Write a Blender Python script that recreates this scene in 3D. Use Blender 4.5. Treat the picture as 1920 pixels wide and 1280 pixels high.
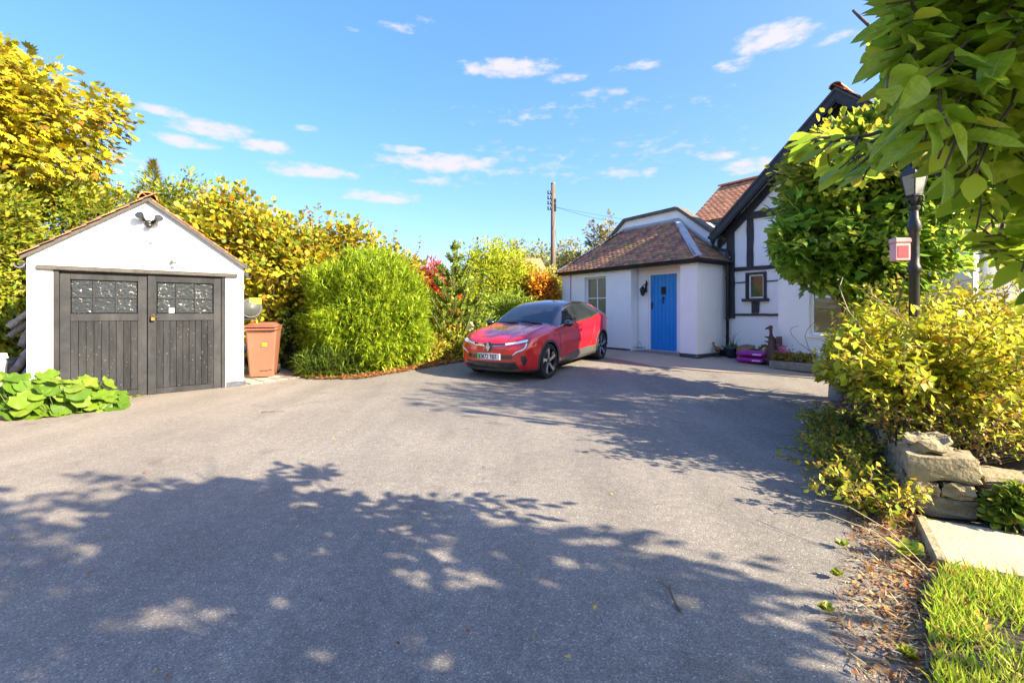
import bpy, bmesh, math, random
import numpy as np
from mathutils import Vector, Matrix, noise
from mathutils.bvhtree import BVHTree

scene = bpy.context.scene
for _o in list(bpy.data.objects):
    bpy.data.objects.remove(_o)
col = scene.collection
R = math.radians
random.seed(7)
rng = np.random.default_rng(11)

# ------------------------------------------------------------------ camera
CAM_H, FPX, HORIZON = 1.36, 853.0, 586.0      # eye height, focal length and horizon row in a 1920 x 1280 frame
cam = bpy.data.cameras.new('camera')
cam.sensor_width = 36.0
cam.lens = 36.0 * FPX / 1920.0
cam.shift_y = (HORIZON - 640.0) / 1920.0
cam.clip_start, cam.clip_end = 0.05, 5000.0
camera = bpy.data.objects.new('camera', cam)
col.objects.link(camera)
camera.location = (0, 0, CAM_H)
camera.rotation_euler = (R(90), 0, 0)
scene.camera = camera

# ------------------------------------------------------------------ light
SUN_AZ = Vector((0.88, -0.47, 0)).normalized()     # horizontal direction towards the sun
SUN_EL = R(29)
to_sun = Vector((SUN_AZ.x * math.cos(SUN_EL), SUN_AZ.y * math.cos(SUN_EL), math.sin(SUN_EL)))
sun = bpy.data.lights.new('sun', 'SUN')
sun.energy, sun.angle, sun.color = 2.45, R(0.55), (1.0, 0.84, 0.60)
sun_ob = bpy.data.objects.new('sun', sun)
col.objects.link(sun_ob)
sun_ob.rotation_euler = (-to_sun).to_track_quat('-Z', 'Y').to_euler()
sun_ob.location = (8, -6, 12)

world = bpy.data.worlds.new('World')
scene.world = world
world.use_nodes = True
wt = world.node_tree
for n in list(wt.nodes):
    wt.nodes.remove(n)
def wn(kind, **kw):
    n = wt.nodes.new(kind)
    for k, v in kw.items():
        setattr(n, k, v)
    return n
def wmath(op, a, b=None, c=None, clamp=False):
    n = wn('ShaderNodeMath', operation=op, use_clamp=clamp)
    for i, v in enumerate((a, b, c)):
        if v is None: continue
        if isinstance(v, (int, float)): n.inputs[i].default_value = v
        else: wt.links.new(v, n.inputs[i])
    return n.outputs[0]
sky = wn('ShaderNodeTexSky', sky_type='NISHITA')
sky.sun_disc = False
sky.sun_elevation = SUN_EL
sky.sun_rotation = math.atan2(SUN_AZ.x, SUN_AZ.y)
sky.air_density, sky.dust_density, sky.ozone_density = 1.0, 2.5, 5.5
hs = wn('ShaderNodeHueSaturation')
hs.inputs['Hue'].default_value = 0.519
hs.inputs['Saturation'].default_value = 1.54
hs.inputs['Value'].default_value = 1.0
gam = wn('ShaderNodeGamma')
gam.inputs[1].default_value = 0.58
wt.links.new(sky.outputs[0], gam.inputs[0])
wt.links.new(gam.outputs[0], hs.inputs['Color'])
# scattered fair-weather clouds: noise-warped puffs in the sky's own directions, all the way round
tc = wn('ShaderNodeTexCoord')
sep = wn('ShaderNodeSeparateXYZ')
wt.links.new(tc.outputs['Generated'], sep.inputs[0])
az = wmath('ARCTAN2', sep.outputs[0], sep.outputs[1])
el = wmath('ARCSINE', sep.outputs[2])
wv = wn('ShaderNodeCombineXYZ')
wt.links.new(wmath('MULTIPLY', az, 1.0), wv.inputs[0])
wt.links.new(wmath('MULTIPLY', el, 2.4), wv.inputs[1])
nz = wn('ShaderNodeTexNoise')
nz.inputs['Scale'].default_value = 26.0
nz.inputs['Detail'].default_value = 6.0
nz.inputs['Roughness'].default_value = 0.6
wt.links.new(wv.outputs[0], nz.inputs['Vector'])
nz2 = wn('ShaderNodeTexNoise')
nz2.inputs['Scale'].default_value = 8.0
nz2.inputs['Detail'].default_value = 3.0
wt.links.new(wv.outputs[0], nz2.inputs['Vector'])
warp = wmath('SUBTRACT', nz.outputs[0], 0.5)
warp2 = wmath('SUBTRACT', nz2.outputs[0], 0.5)
def sky_dir(px, py):
    v = Vector(((px - 960) / FPX, 1.0, (HORIZON - py) / FPX)).normalized()
    return math.atan2(v.x, v.y), math.asin(v.z)
CLOUDS = [  # place and size, strength
    (308, 210, 62, 9, .8), (400, 243, 80, 16, .95), (350, 266, 62, 11, .9), (500, 275, 60, 13, .9), (573, 242, 28, 7, .6), (578, 320, 84, 13, .95),
    (262, 303, 60, 12, .35), (710, 369, 82, 11, .8), (760, 281, 48, 8, .75), (836, 306, 118, 17, 1.0), (955, 322, 55, 9, .5), (812, 343, 46, 9, .55),
    (957, 128, 88, 17, 1.0), (1058, 147, 40, 9, .7), (1195, 122, 50, 10, .7), (1130, 176, 46, 9, .45), (750, 50, 42, 9, .6), (803, 38, 18, 8, .35),
    (665, 56, 16, 5, .3), (1452, 70, 92, 24, 1.0), (1375, 122, 46, 11, .65), (1562, 73, 44, 10, .45), (1350, 294, 48, 8, .75), (1402, 311, 54, 13, .85),
    (1165, 327, 46, 8, .55), (1218, 321, 20, 8, .5), (1065, 213, 190, 14, .16), (1160, 290, 230, 22, .12), (940, 325, 160, 14, .14)]
puffs = []
for (px, py, rx, ry, s) in CLOUDS:
    a, e = sky_dir(px, py)
    a2, _ = sky_dir(px + rx, py); _, e2 = sky_dir(px, py - ry)
    puffs.append((a, e, abs(a2 - a), abs(e2 - e), s))
ae = wn('ShaderNodeCombineXYZ')
wt.links.new(az, ae.inputs[0]); wt.links.new(el, ae.inputs[1])
def wvec(op, a_, b_=None, c_=None):
    n = wn('ShaderNodeVectorMath', operation=op)
    for i, v in enumerate((a_, b_, c_)):
        if v is None: continue
        if isinstance(v, tuple): n.inputs[i].default_value = v
        else: wt.links.new(v, n.inputs[i])
    return n
acc = None
for (a, e, ra, re_, s) in puffs:
    q = wvec('MULTIPLY_ADD', ae.outputs[0], (1 / (ra * 1.15), 1 / (re_ * 1.35), 0), (-a / (ra * 1.15), -e / (re_ * 1.35), 0))
    d2 = wvec('DOT_PRODUCT', q.outputs[0], q.outputs[0]).outputs['Value']
    v = wmath('MULTIPLY_ADD', d2, -s, s)
    acc = v if acc is None else wmath('MAXIMUM', acc, v)
# the rest of the sky carries the same kind of cloud
vr = wn('ShaderNodeTexVoronoi', voronoi_dimensions='2D')
vr.inputs['Scale'].default_value = 1.0
vr.inputs['Randomness'].default_value = .9
q = wvec('MULTIPLY', ae.outputs[0], (4.2, 13.0, 0))
wt.links.new(q.outputs[0], vr.inputs['Vector'])
far_ = wmath('MULTIPLY_ADD', wmath('ABSOLUTE', az), 20.0, -20.0 * .93, clamp=True)
v = wmath('MULTIPLY_ADD', wmath('MULTIPLY', vr.outputs['Distance'], vr.outputs['Distance']), -7.0, .8)
v = wmath('MULTIPLY_ADD', wmath('SUBTRACT', 1.0, far_), -4.0, v)
acc = wmath('MAXIMUM', acc, v)
acc = wmath('MAXIMUM', acc, -1.5)
dens = wmath('ADD', acc, wmath('ADD', wmath('MULTIPLY', warp, 2.4), wmath('MULTIPLY', warp2, 1.0)))
mr = wn('ShaderNodeMapRange', interpolation_type='SMOOTHSTEP')
wt.links.new(dens, mr.inputs['Value'])
mr.inputs['From Min'].default_value = 0.02
mr.inputs['From Max'].default_value = 1.1
mr.inputs['To Max'].default_value = 0.93
cmix = wn('ShaderNodeMix', data_type='RGBA')
wt.links.new(mr.outputs[0], cmix.inputs['Factor'])
wt.links.new(hs.outputs[0], cmix.inputs['A'])
cmix.inputs['B'].default_value = (1.25, 1.19, 1.33, 1)
bg = wn('ShaderNodeBackground')
bg.inputs['Strength'].default_value = 0.097
wt.links.new(cmix.outputs['Result'], bg.inputs['Color'])
wo = wn('ShaderNodeOutputWorld')
wt.links.new(bg.outputs[0], wo.inputs['Surface'])

world.cycles.sampling_method = 'MANUAL'
world.cycles.sample_map_resolution = 512
scene.view_settings.view_transform = 'Standard'
scene.view_settings.look = 'None'
scene.view_settings.gamma = 1.0
scene.view_settings.exposure = 3.0
scene.view_settings.use_curve_mapping = False
scene.render.engine = 'CYCLES'
scene.cycles.max_bounces = 8
scene.cycles.diffuse_bounces = 4
scene.cycles.transmission_bounces = 4
scene.cycles.transparent_max_bounces = 6
scene.cycles.use_denoising = True
scene.cycles.caustics_reflective = False
scene.cycles.caustics_refractive = False

# ------------------------------------------------------------------ helpers
def smooth01(t):
    t = np.clip(t, 0, 1)
    return t * t * (3 - 2 * t)
def g(x, y):
    """height of the driveway: level by the camera, rising gently to the house"""
    return float(0.29 * smooth01((y + 0.15 * x - 6.5) / 7.0))
def at(px, py, Y):
    return Vector(((px - 960) / FPX * Y, Y, CAM_H + (HORIZON - py) / FPX * Y))
def on_ground(px, py):
    lo = 0.5
    for k in range(4000):
        Y = lo + k * 0.01
        z = CAM_H + (HORIZON - py) / FPX * Y
        if z <= g((px - 960) / FPX * Y, Y):
            return Vector(((px - 960) / FPX * Y, Y, z))
    return at(px, py, 40)
def project(P):
    P = np.asarray(P, float)
    Y = np.where(np.abs(P[..., 1]) < 1e-4, 1e-4, P[..., 1])
    return 960 + FPX * P[..., 0] / Y, HORIZON - FPX * (P[..., 2] - CAM_H) / Y

def tag(o, label=None, cat=None, group=None, kind=None):
    if label: o['label'] = label
    if cat: o['category'] = cat
    if group: o['group'] = group
    if kind: o['kind'] = kind
    return o
def empty(name, loc, rz=0.0, label=None, cat=None, group=None):
    o = bpy.data.objects.new(name, None)
    o.empty_display_size = 0.1
    col.objects.link(o)
    o.location = loc
    o.rotation_euler = (0, 0, rz)
    return tag(o, label, cat, group)
def link_mesh(name, me, mat, parent=None, smooth=False):
    if mat is not None:
        me.materials.append(mat)
    if smooth:
        me.polygons.foreach_set('use_smooth', [True] * len(me.polygons))
    o = bpy.data.objects.new(name, me)
    col.objects.link(o)
    if parent is not None:
        o.parent = parent
    return o
def mesh_obj(name, verts, faces, mat, parent=None, smooth=False):
    me = bpy.data.meshes.new(name)
    me.from_pydata([tuple(v) for v in verts], [], [tuple(f) for f in faces])
    me.update()
    return link_mesh(name, me, mat, parent, smooth)
def instance(src, parent=None, loc=None, rot=None, scale=None):
    o = src.copy()
    col.objects.link(o)
    if parent is not None: o.parent = parent
    if loc is not None: o.location = loc
    if rot is not None: o.rotation_euler = rot
    if scale is not None: o.scale = scale
    return o

class MB:
    """collects simple shapes into one mesh"""
    def __init__(s):
        s.v, s.f = [], []
    def add(s, vs, fs):
        b = len(s.v)
        s.v += [tuple(v) for v in vs]
        s.f += [tuple(i + b for i in f) for f in fs]
        return s
    def box(s, x0, x1, y0, y1, z0, z1, bev=0.0, M=None):
        if bev <= 0:
            vs = [(x0,y0,z0),(x1,y0,z0),(x1,y1,z0),(x0,y1,z0),(x0,y0,z1),(x1,y0,z1),(x1,y1,z1),(x0,y1,z1)]
            fs = [(0,3,2,1),(4,5,6,7),(0,1,5,4),(1,2,6,5),(2,3,7,6),(3,0,4,7)]
        else:
            b = bmesh.new()
            bmesh.ops.create_cube(b, size=1.0)
            for v in b.verts:
                v.co = Vector(((x0+x1)/2 + v.co.x*(x1-x0), (y0+y1)/2 + v.co.y*(y1-y0), (z0+z1)/2 + v.co.z*(z1-z0)))
            bmesh.ops.bevel(b, geom=list(b.edges), offset=bev, segments=1, affect='EDGES')
            b.verts.index_update()
            vs = [v.co.copy() for v in b.verts]
            fs = [[v.index for v in f.verts] for f in b.faces]
            b.free()
        if M is not None:
            vs = [M @ Vector(v) for v in vs]
        return s.add(vs, fs)
    def prism(s, poly, fn0, fn1):
        """poly: 2d outline; fn0/fn1 map a 2d point to the two ends"""
        n = len(poly)
        vs = [fn0(*p) for p in poly] + [fn1(*p) for p in poly]
        fs = [tuple(range(n))[::-1], tuple(range(n, 2*n))] + [(i, (i+1) % n, n + (i+1) % n, n + i) for i in range(n)]
        return s.add(vs, fs)
    def tube(s, pts, radii, n=8, caps=True):
        pts = [Vector(p) for p in pts]
        if isinstance(radii, (int, float)): radii = [radii] * len(pts)
        vs, fs = [], []
        up = Vector((0, 0, 1))
        prev = None
        for i, p in enumerate(pts):
            d = (pts[min(i+1, len(pts)-1)] - pts[max(i-1, 0)])
            if d.length < 1e-9: d = Vector((0, 0, 1))
            d.normalize()
            if prev is None:
                a = d.cross(up if abs(d.z) < .9 else Vector((1, 0, 0))).normalized()
            else:
                a = (prev - d * prev.dot(d))
                a = a.normalized() if a.length > 1e-6 else d.orthogonal().normalized()
            prev = a
            b = d.cross(a)
            for k in range(n):
                t = 2 * math.pi * k / n
                vs.append(p + (a * math.cos(t) + b * math.sin(t)) * radii[i])
        for i in range(len(pts) - 1):
            for k in range(n):
                k2 = (k + 1) % n
                fs.append((i*n + k, i*n + k2, (i+1)*n + k2, (i+1)*n + k))
        if caps:
            fs.append(tuple(range(n))[::-1])
            fs.append(tuple(range((len(pts)-1)*n, len(pts)*n)))
        return s.add(vs, fs)
    def lathe(s, prof, n=16, M=None, caps=True):
        """prof: (r, z) pairs about z"""
        vs, fs = [], []
        for (r, z) in prof:
            for k in range(n):
                t = 2 * math.pi * k / n
                vs.append(Vector((r * math.cos(t), r * math.sin(t), z)))
        for i in range(len(prof) - 1):
            for k in range(n):
                k2 = (k + 1) % n
                fs.append((i*n + k, i*n + k2, (i+1)*n + k2, (i+1)*n + k))
        if caps:
            fs.append(tuple(range(n))[::-1])
            fs.append(tuple(range((len(prof)-1)*n, len(prof)*n)))
        if M is not None: vs = [M @ v for v in vs]
        return s.add(vs, fs)
    def ball(s, c, r, nu=10, nv=7, jitter=0.0):
        rx, ry, rz = r if isinstance(r, (tuple, list)) else (r, r, r)
        vs, fs = [], []
        for i in range(nv + 1):
            ph = math.pi * i / nv
            for k in range(nu):
                t = 2 * math.pi * k / nu
                d = Vector((math.sin(ph) * math.cos(t), math.sin(ph) * math.sin(t), -math.cos(ph)))
                q = 1 + jitter * noise.noise(d * 2.3 + Vector(c) * 3)
                vs.append((c[0] + rx*d.x*q, c[1] + ry*d.y*q, c[2] + rz*d.z*q))
        for i in range(nv):
            for k in range(nu):
                k2 = (k + 1) % nu
                fs.append((i*nu + k, i*nu + k2, (i+1)*nu + k2, (i+1)*nu + k))
        return s.add(vs, fs)
    def build(s, name, mat, parent=None, smooth=False):
        o = mesh_obj(name, s.v, s.f, mat, parent, smooth)
        b = bmesh.new(); b.from_mesh(o.data)
        bmesh.ops.remove_doubles(b, verts=b.verts, dist=1e-5)
        bmesh.ops.recalc_face_normals(b, faces=b.faces)
        b.to_mesh(o.data); b.free()
        return o
def auto_smooth(o, ang=40):
    o.data.polygons.foreach_set('use_smooth', [True] * len(o.data.polygons))
    o.data.set_sharp_from_angle(angle=R(ang))
    return o

# ------------------------------------------------------------------ materials
def new_mat(name):
    m = bpy.data.materials.new(name)
    m.use_nodes = True
    nt = m.node_tree
    b = nt.nodes['Principled BSDF']
    return m, nt, b
def pm(name, c, rough=.6, metal=0.0, var=.12, scale=6.0, bump=0.0, bscale=40.0, c2=None, coat=0.0, spec=.5, detail=5, stretch=None, rand=0.0):
    """procedural material: base colour wandering between two tones, with fine relief"""
    m, nt, b = new_mat(name)
    L = nt.links
    tcn = nt.nodes.new('ShaderNodeTexCoord')
    vec = tcn.outputs['Object']
    if stretch:
        mp = nt.nodes.new('ShaderNodeMapping')
        mp.inputs['Scale'].default_value = stretch
        L.new(vec, mp.inputs[0]); vec = mp.outputs[0]
    n1 = nt.nodes.new('ShaderNodeTexNoise')
    n1.inputs['Scale'].default_value = scale
    n1.inputs['Detail'].default_value = detail
    n1.inputs['Roughness'].default_value = .62
    L.new(vec, n1.inputs['Vector'])
    ramp = nt.nodes.new('ShaderNodeValToRGB')
    ramp.color_ramp.elements[0].position = .32
    ramp.color_ramp.elements[1].position = .70
    lo = tuple(max(0, x * (1 - var)) for x in c) if c2 is None else c2
    hi = tuple(min(1, x * (1 + var)) for x in c) if c2 is None else c
    ramp.color_ramp.elements[0].color = (*lo, 1)
    ramp.color_ramp.elements[1].color = (*hi, 1)
    L.new(n1.outputs[0], ramp.inputs[0])
    out = ramp.outputs[0]
    if rand > 0:
        oi = nt.nodes.new('ShaderNodeObjectInfo')
        mrn = nt.nodes.new('ShaderNodeMapRange')
        mrn.inputs['To Min'].default_value = 1 - rand
        mrn.inputs['To Max'].default_value = 1 + rand
        L.new(oi.outputs['Random'], mrn.inputs[0])
        mx = nt.nodes.new('ShaderNodeVectorMath'); mx.operation = 'SCALE'
        L.new(out, mx.inputs[0]); L.new(mrn.outputs[0], mx.inputs['Scale'])
        out = mx.outputs[0]
    L.new(out, b.inputs['Base Color'])
    b.inputs['Roughness'].default_value = rough
    b.inputs['Metallic'].default_value = metal
    b.inputs['Specular IOR Level'].default_value = spec
    b.inputs['Coat Weight'].default_value = coat
    if bump > 0:
        n2 = nt.nodes.new('ShaderNodeTexNoise')
        n2.inputs['Scale'].default_value = bscale
        n2.inputs['Detail'].default_value = 6
        L.new(vec, n2.inputs['Vector'])
        bp = nt.nodes.new('ShaderNodeBump')
        bp.inputs['Strength'].default_value = bump
        bp.inputs['Distance'].default_value = .01
        L.new(n2.outputs[0], bp.inputs['Height'])
        L.new(bp.outputs[0], b.inputs['Normal'])
    return m

def leaf_material(name, trans=.38, rough=.5, spec=.35):
    m, nt, b = new_mat(name)
    L = nt.links
    at_ = nt.nodes.new('ShaderNodeAttribute'); at_.attribute_name = 'Col'
    b.inputs['Roughness'].default_value = rough
    b.inputs['Specular IOR Level'].default_value = spec
    L.new(at_.outputs['Color'], b.inputs['Base Color'])
    tr = nt.nodes.new('ShaderNodeBsdfTranslucent')
    gm = nt.nodes.new('ShaderNodeGamma'); gm.inputs[1].default_value = .85
    L.new(at_.outputs['Color'], gm.inputs[0])
    L.new(gm.outputs[0], tr.inputs['Color'])
    mx = nt.nodes.new('ShaderNodeMixShader'); mx.inputs[0].default_value = trans
    L.new(b.outputs[0], mx.inputs[1]); L.new(tr.outputs[0], mx.inputs[2])
    L.new(mx.outputs[0], nt.nodes['Material Output'].inputs['Surface'])
    return m
LEAF = leaf_material('leaf', .42)
LEAF_GLOSSY = leaf_material('leaf_glossy', .52, .38, .4)
DRY = leaf_material('dry_leaf', .15, .8, .2)

def glass_mat(name, c, rough=.05, bump=0, bscale=12):
    m, nt, b = new_mat(name)
    b.inputs['Base Color'].default_value = (*c, 1)
    b.inputs['Roughness'].default_value = rough
    b.inputs['Specular IOR Level'].default_value = .8
    n1 = nt.nodes.new('ShaderNodeTexNoise'); n1.inputs['Scale'].default_value = bscale; n1.inputs['Detail'].default_value = 3
    n1.inputs['Distortion'].default_value = 1.2
    tcn = nt.nodes.new('ShaderNodeTexCoord'); nt.links.new(tcn.outputs['Object'], n1.inputs['Vector'])
    if bump:
        bp = nt.nodes.new('ShaderNodeBump'); bp.inputs['Strength'].default_value = bump; bp.inputs['Distance'].default_value = .02
        nt.links.new(n1.outputs[0], bp.inputs['Height']); nt.links.new(bp.outputs[0], b.inputs['Normal'])
    rp = nt.nodes.new('ShaderNodeMapRange'); rp.inputs['To Min'].default_value = .7; rp.inputs['To Max'].default_value = 1.3
    nt.links.new(n1.outputs[0], rp.inputs[0])
    sc = nt.nodes.new('ShaderNodeVectorMath'); sc.operation = 'SCALE'; sc.inputs[0].default_value = c
    nt.links.new(rp.outputs[0], sc.inputs['Scale']); nt.links.new(sc.outputs[0], b.inputs['Base Color'])
    return m

M = {}
M['render'] = pm('white_render', (.90, .895, .875), .75, var=.035, scale=2.2, bump=.25, bscale=60)
def add_grime(m, tone, lo, hi, amount):
    """rain streaks and blotches on a wall, running down"""
    nt = m.node_tree; b = nt.nodes['Principled BSDF']; L = nt.links
    src = b.inputs['Base Color'].links[0].from_socket
    tcn = nt.nodes.new('ShaderNodeTexCoord'); mp = nt.nodes.new('ShaderNodeMapping'); mp.inputs['Scale'].default_value = (2.2, 2.2, .8)
    L.new(tcn.outputs['Object'], mp.inputs[0])
    n1 = nt.nodes.new('ShaderNodeTexNoise'); n1.inputs['Scale'].default_value = 1.6; n1.inputs['Detail'].default_value = 8; n1.inputs['Roughness'].default_value = .65
    L.new(mp.outputs[0], n1.inputs['Vector'])
    r_ = nt.nodes.new('ShaderNodeMapRange'); r_.inputs['From Min'].default_value = lo; r_.inputs['From Max'].default_value = hi; r_.inputs['To Max'].default_value = amount
    L.new(n1.outputs[0], r_.inputs[0])
    mx = nt.nodes.new('ShaderNodeMix'); mx.data_type = 'RGBA'
    L.new(r_.outputs[0], mx.inputs['Factor']); L.new(src, mx.inputs['A']); mx.inputs['B'].default_value = (*tone, 1)
    L.new(mx.outputs['Result'], b.inputs['Base Color'])
add_grime(M['render'], (.66, .64, .58), .56, .85, .22)
M['black_wood'] = pm('black_painted_timber', (.022, .023, .027), .55, var=.3, scale=9, bump=.5, bscale=18, stretch=(1, 1, 1))
M['timber'] = pm('timber_framing', (.030, .031, .036), .62, var=.35, scale=7, bump=.6, bscale=22, rand=.15)
M['door_plank'] = pm('weathered_black_board', (.034, .036, .041), .8, spec=.10, c2=(.021, .0225, .026), scale=5, bump=.5, bscale=14, stretch=(7, 7, .7), rand=.22)
M['door_rail'] = pm('weathered_black_rail', (.042, .044, .049), .8, spec=.10, c2=(.027, .029, .033), scale=6, bump=.4, bscale=18, rand=.12)
M['old_wood'] = pm('grey_old_timber', (.095, .088, .082), .85, c2=(.05, .047, .045), scale=8, bump=.7, bscale=30)
M['frost'] = glass_mat('hammered_glass', (.024, .028, .031), .09, .8, 13)
M['pane'] = glass_mat('window_glass', (.035, .04, .04), .03, .05, 3)
M['obscure'] = glass_mat('obscure_window_glass', (.17, .175, .12), .12, .25, 40)
M['white_paint'] = pm('white_gloss_paint', (.86, .86, .85), .35, var=.02, scale=4)
M['blue'] = pm('blue_door_paint', (.003, .245, .66), .42, var=.06, scale=3, bump=.12, bscale=30, stretch=(6, 6, .8))
M['black_metal'] = pm('black_ironwork', (.018, .018, .020), .45, var=.3, scale=20, bump=.2, bscale=60)
M['black_plastic'] = pm('black_plastic', (.020, .021, .023), .38, var=.2, scale=10)
M['lead'] = pm('lead_sheet', (.32, .34, .37), .55, var=.18, scale=7, bump=.3, bscale=15)
M['coping'] = pm('mossy_stone_coping', (.16, .145, .12), .9, c2=(.08, .075, .065), scale=9, bump=.8, bscale=30)
M['terracotta'] = pm('terracotta', (.50, .155, .055), .8, var=.25, scale=9, bump=.3, bscale=40)
M['blue_brick'] = pm('dark_engineering_brick', (.060, .066, .085), .7, var=.3, scale=12, bump=.4, bscale=50, rand=.25)
add_grime(M['blue'], (.01, .16, .45), .5, .8, .5)
def add_chips(m, tone, scale, size):
    """flaked paint: small pale chips, few and uneven"""
    nt = m.node_tree; b = nt.nodes['Principled BSDF']; L = nt.links
    src = b.inputs['Base Color'].links[0].from_socket
    ge = nt.nodes.new('ShaderNodeNewGeometry')
    v = nt.nodes.new('ShaderNodeTexVoronoi'); v.inputs['Scale'].default_value = scale; L.new(ge.outputs['Position'], v.inputs['Vector'])
    n1 = nt.nodes.new('ShaderNodeTexNoise'); n1.inputs['Scale'].default_value = 3.0; n1.inputs['Detail'].default_value = 5; L.new(ge.outputs['Position'], n1.inputs['Vector'])
    k = nt.nodes.new('ShaderNodeMath'); k.operation = 'MULTIPLY'; k.inputs[1].default_value = size; L.new(n1.outputs[0], k.inputs[0])
    lt_ = nt.nodes.new('ShaderNodeMath'); lt_.operation = 'LESS_THAN'; L.new(v.outputs['Distance'], lt_.inputs[0]); L.new(k.outputs[0], lt_.inputs[1])
    mx = nt.nodes.new('ShaderNodeMix'); mx.data_type = 'RGBA'; mk = nt.nodes.new('ShaderNodeMath'); mk.operation = 'MULTIPLY'; mk.inputs[1].default_value = .8; L.new(lt_.outputs[0], mk.inputs[0])
    L.new(mk.outputs[0], mx.inputs['Factor']); L.new(src, mx.inputs['A']); mx.inputs['B'].default_value = (*tone, 1)
    L.new(mx.outputs['Result'], b.inputs['Base Color'])
add_chips(M['door_plank'], (.20, .19, .18), 17, .20)
add_grime(M['door_plank'], (.060, .060, .061), .45, .8, .7)
add_grime(M['door_rail'], (.075, .075, .076), .45, .8, .7)
M['mortar'] = pm('mortar', (.20, .19, .18), .9, var=.2, scale=20, bump=.4, bscale=60)
M['concrete'] = pm('old_concrete', (.40, .335, .26), .88, c2=(.29, .24, .19), scale=1.6, bump=.45, bscale=55, detail=9)
M['pathslab'] = pm('path_concrete', (.42, .375, .29), .88, c2=(.31, .275, .21), scale=2.5, bump=.5, bscale=45, detail=9)
M['slab'] = pm('worn_stone_slab', (.33, .285, .24), .85, c2=(.22, .19, .165), scale=4, bump=.4, bscale=40, rand=.15)
M['soil'] = pm('dark_soil', (.050, .036, .026), .95, c2=(.022, .017, .013), scale=14, bump=1.0, bscale=40)
M['stone'] = pm('mossy_sandstone', (.36, .29, .18), .9, c2=(.17, .15, .09), scale=11, bump=1.0, bscale=42, detail=10, rand=.15)
M['bark'] = pm('bark', (.105, .078, .055), .9, c2=(.045, .035, .027), scale=9, bump=.9, bscale=24, stretch=(3, 3, .6))
M['twig'] = pm('twig', (.16, .115, .07), .85, c2=(.08, .055, .036), scale=15)
M['dry_wood'] = pm('weathered_log', (.34, .29, .26), .9, c2=(.16, .14, .13), scale=10, bump=.8, bscale=25, rand=.25)
M['pole'] = pm('creosoted_pole', (.17, .125, .095), .85, c2=(.09, .066, .052), scale=5, stretch=(4, 4, .4))
M['galv'] = pm('grey_metal', (.22, .22, .22), .5, metal=.6, var=.2, scale=14)
M['white_plastic'] = pm('white_plastic', (.72, .71, .66), .45, var=.04)
M['grey_plastic'] = pm('grey_plastic', (.055, .062, .062), .5, var=.1, scale=6)
M['bin'] = pm('brown_bin_plastic', (.25, .10, .062), .55, c2=(.20, .08, .05), scale=3, bump=.08, bscale=60)
M['yellow'] = pm('yellow_print', (.72, .50, .02), .5, var=.05)
M['rubber'] = pm('tyre_rubber', (.016, .016, .017), .85, var=.25, scale=20, bump=.2, bscale=60)
M['red_box'] = pm('red_box_paint', (.62, .035, .055), .5, c2=(.50, .03, .05), scale=12)
M['pink_paint'] = pm('faded_pink_paint', (.72, .36, .36), .6, var=.08, scale=8)
M['purple'] = pm('purple_film', (.33, .015, .27), .3, c2=(.24, .01, .2), scale=6, bump=.5, bscale=9)
M['blue_pot'] = pm('blue_glazed_pot', (.018, .028, .06), .3, var=.3, scale=5)
M['black_pot'] = pm('black_plant_pot', (.02, .02, .022), .5, var=.2)
M['carved'] = pm('carved_wood', (.115, .072, .055), .8, c2=(.06, .038, .030), scale=11, bump=.6, bscale=25)
M['rust'] = pm('rusted_metal', (.26, .13, .055), .75, c2=(.14, .07, .035), scale=16, bump=.4, bscale=40)
M['trough'] = pm('stone_trough', (.28, .255, .215), .9, c2=(.17, .155, .13), scale=12, bump=.7, bscale=28)

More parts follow.
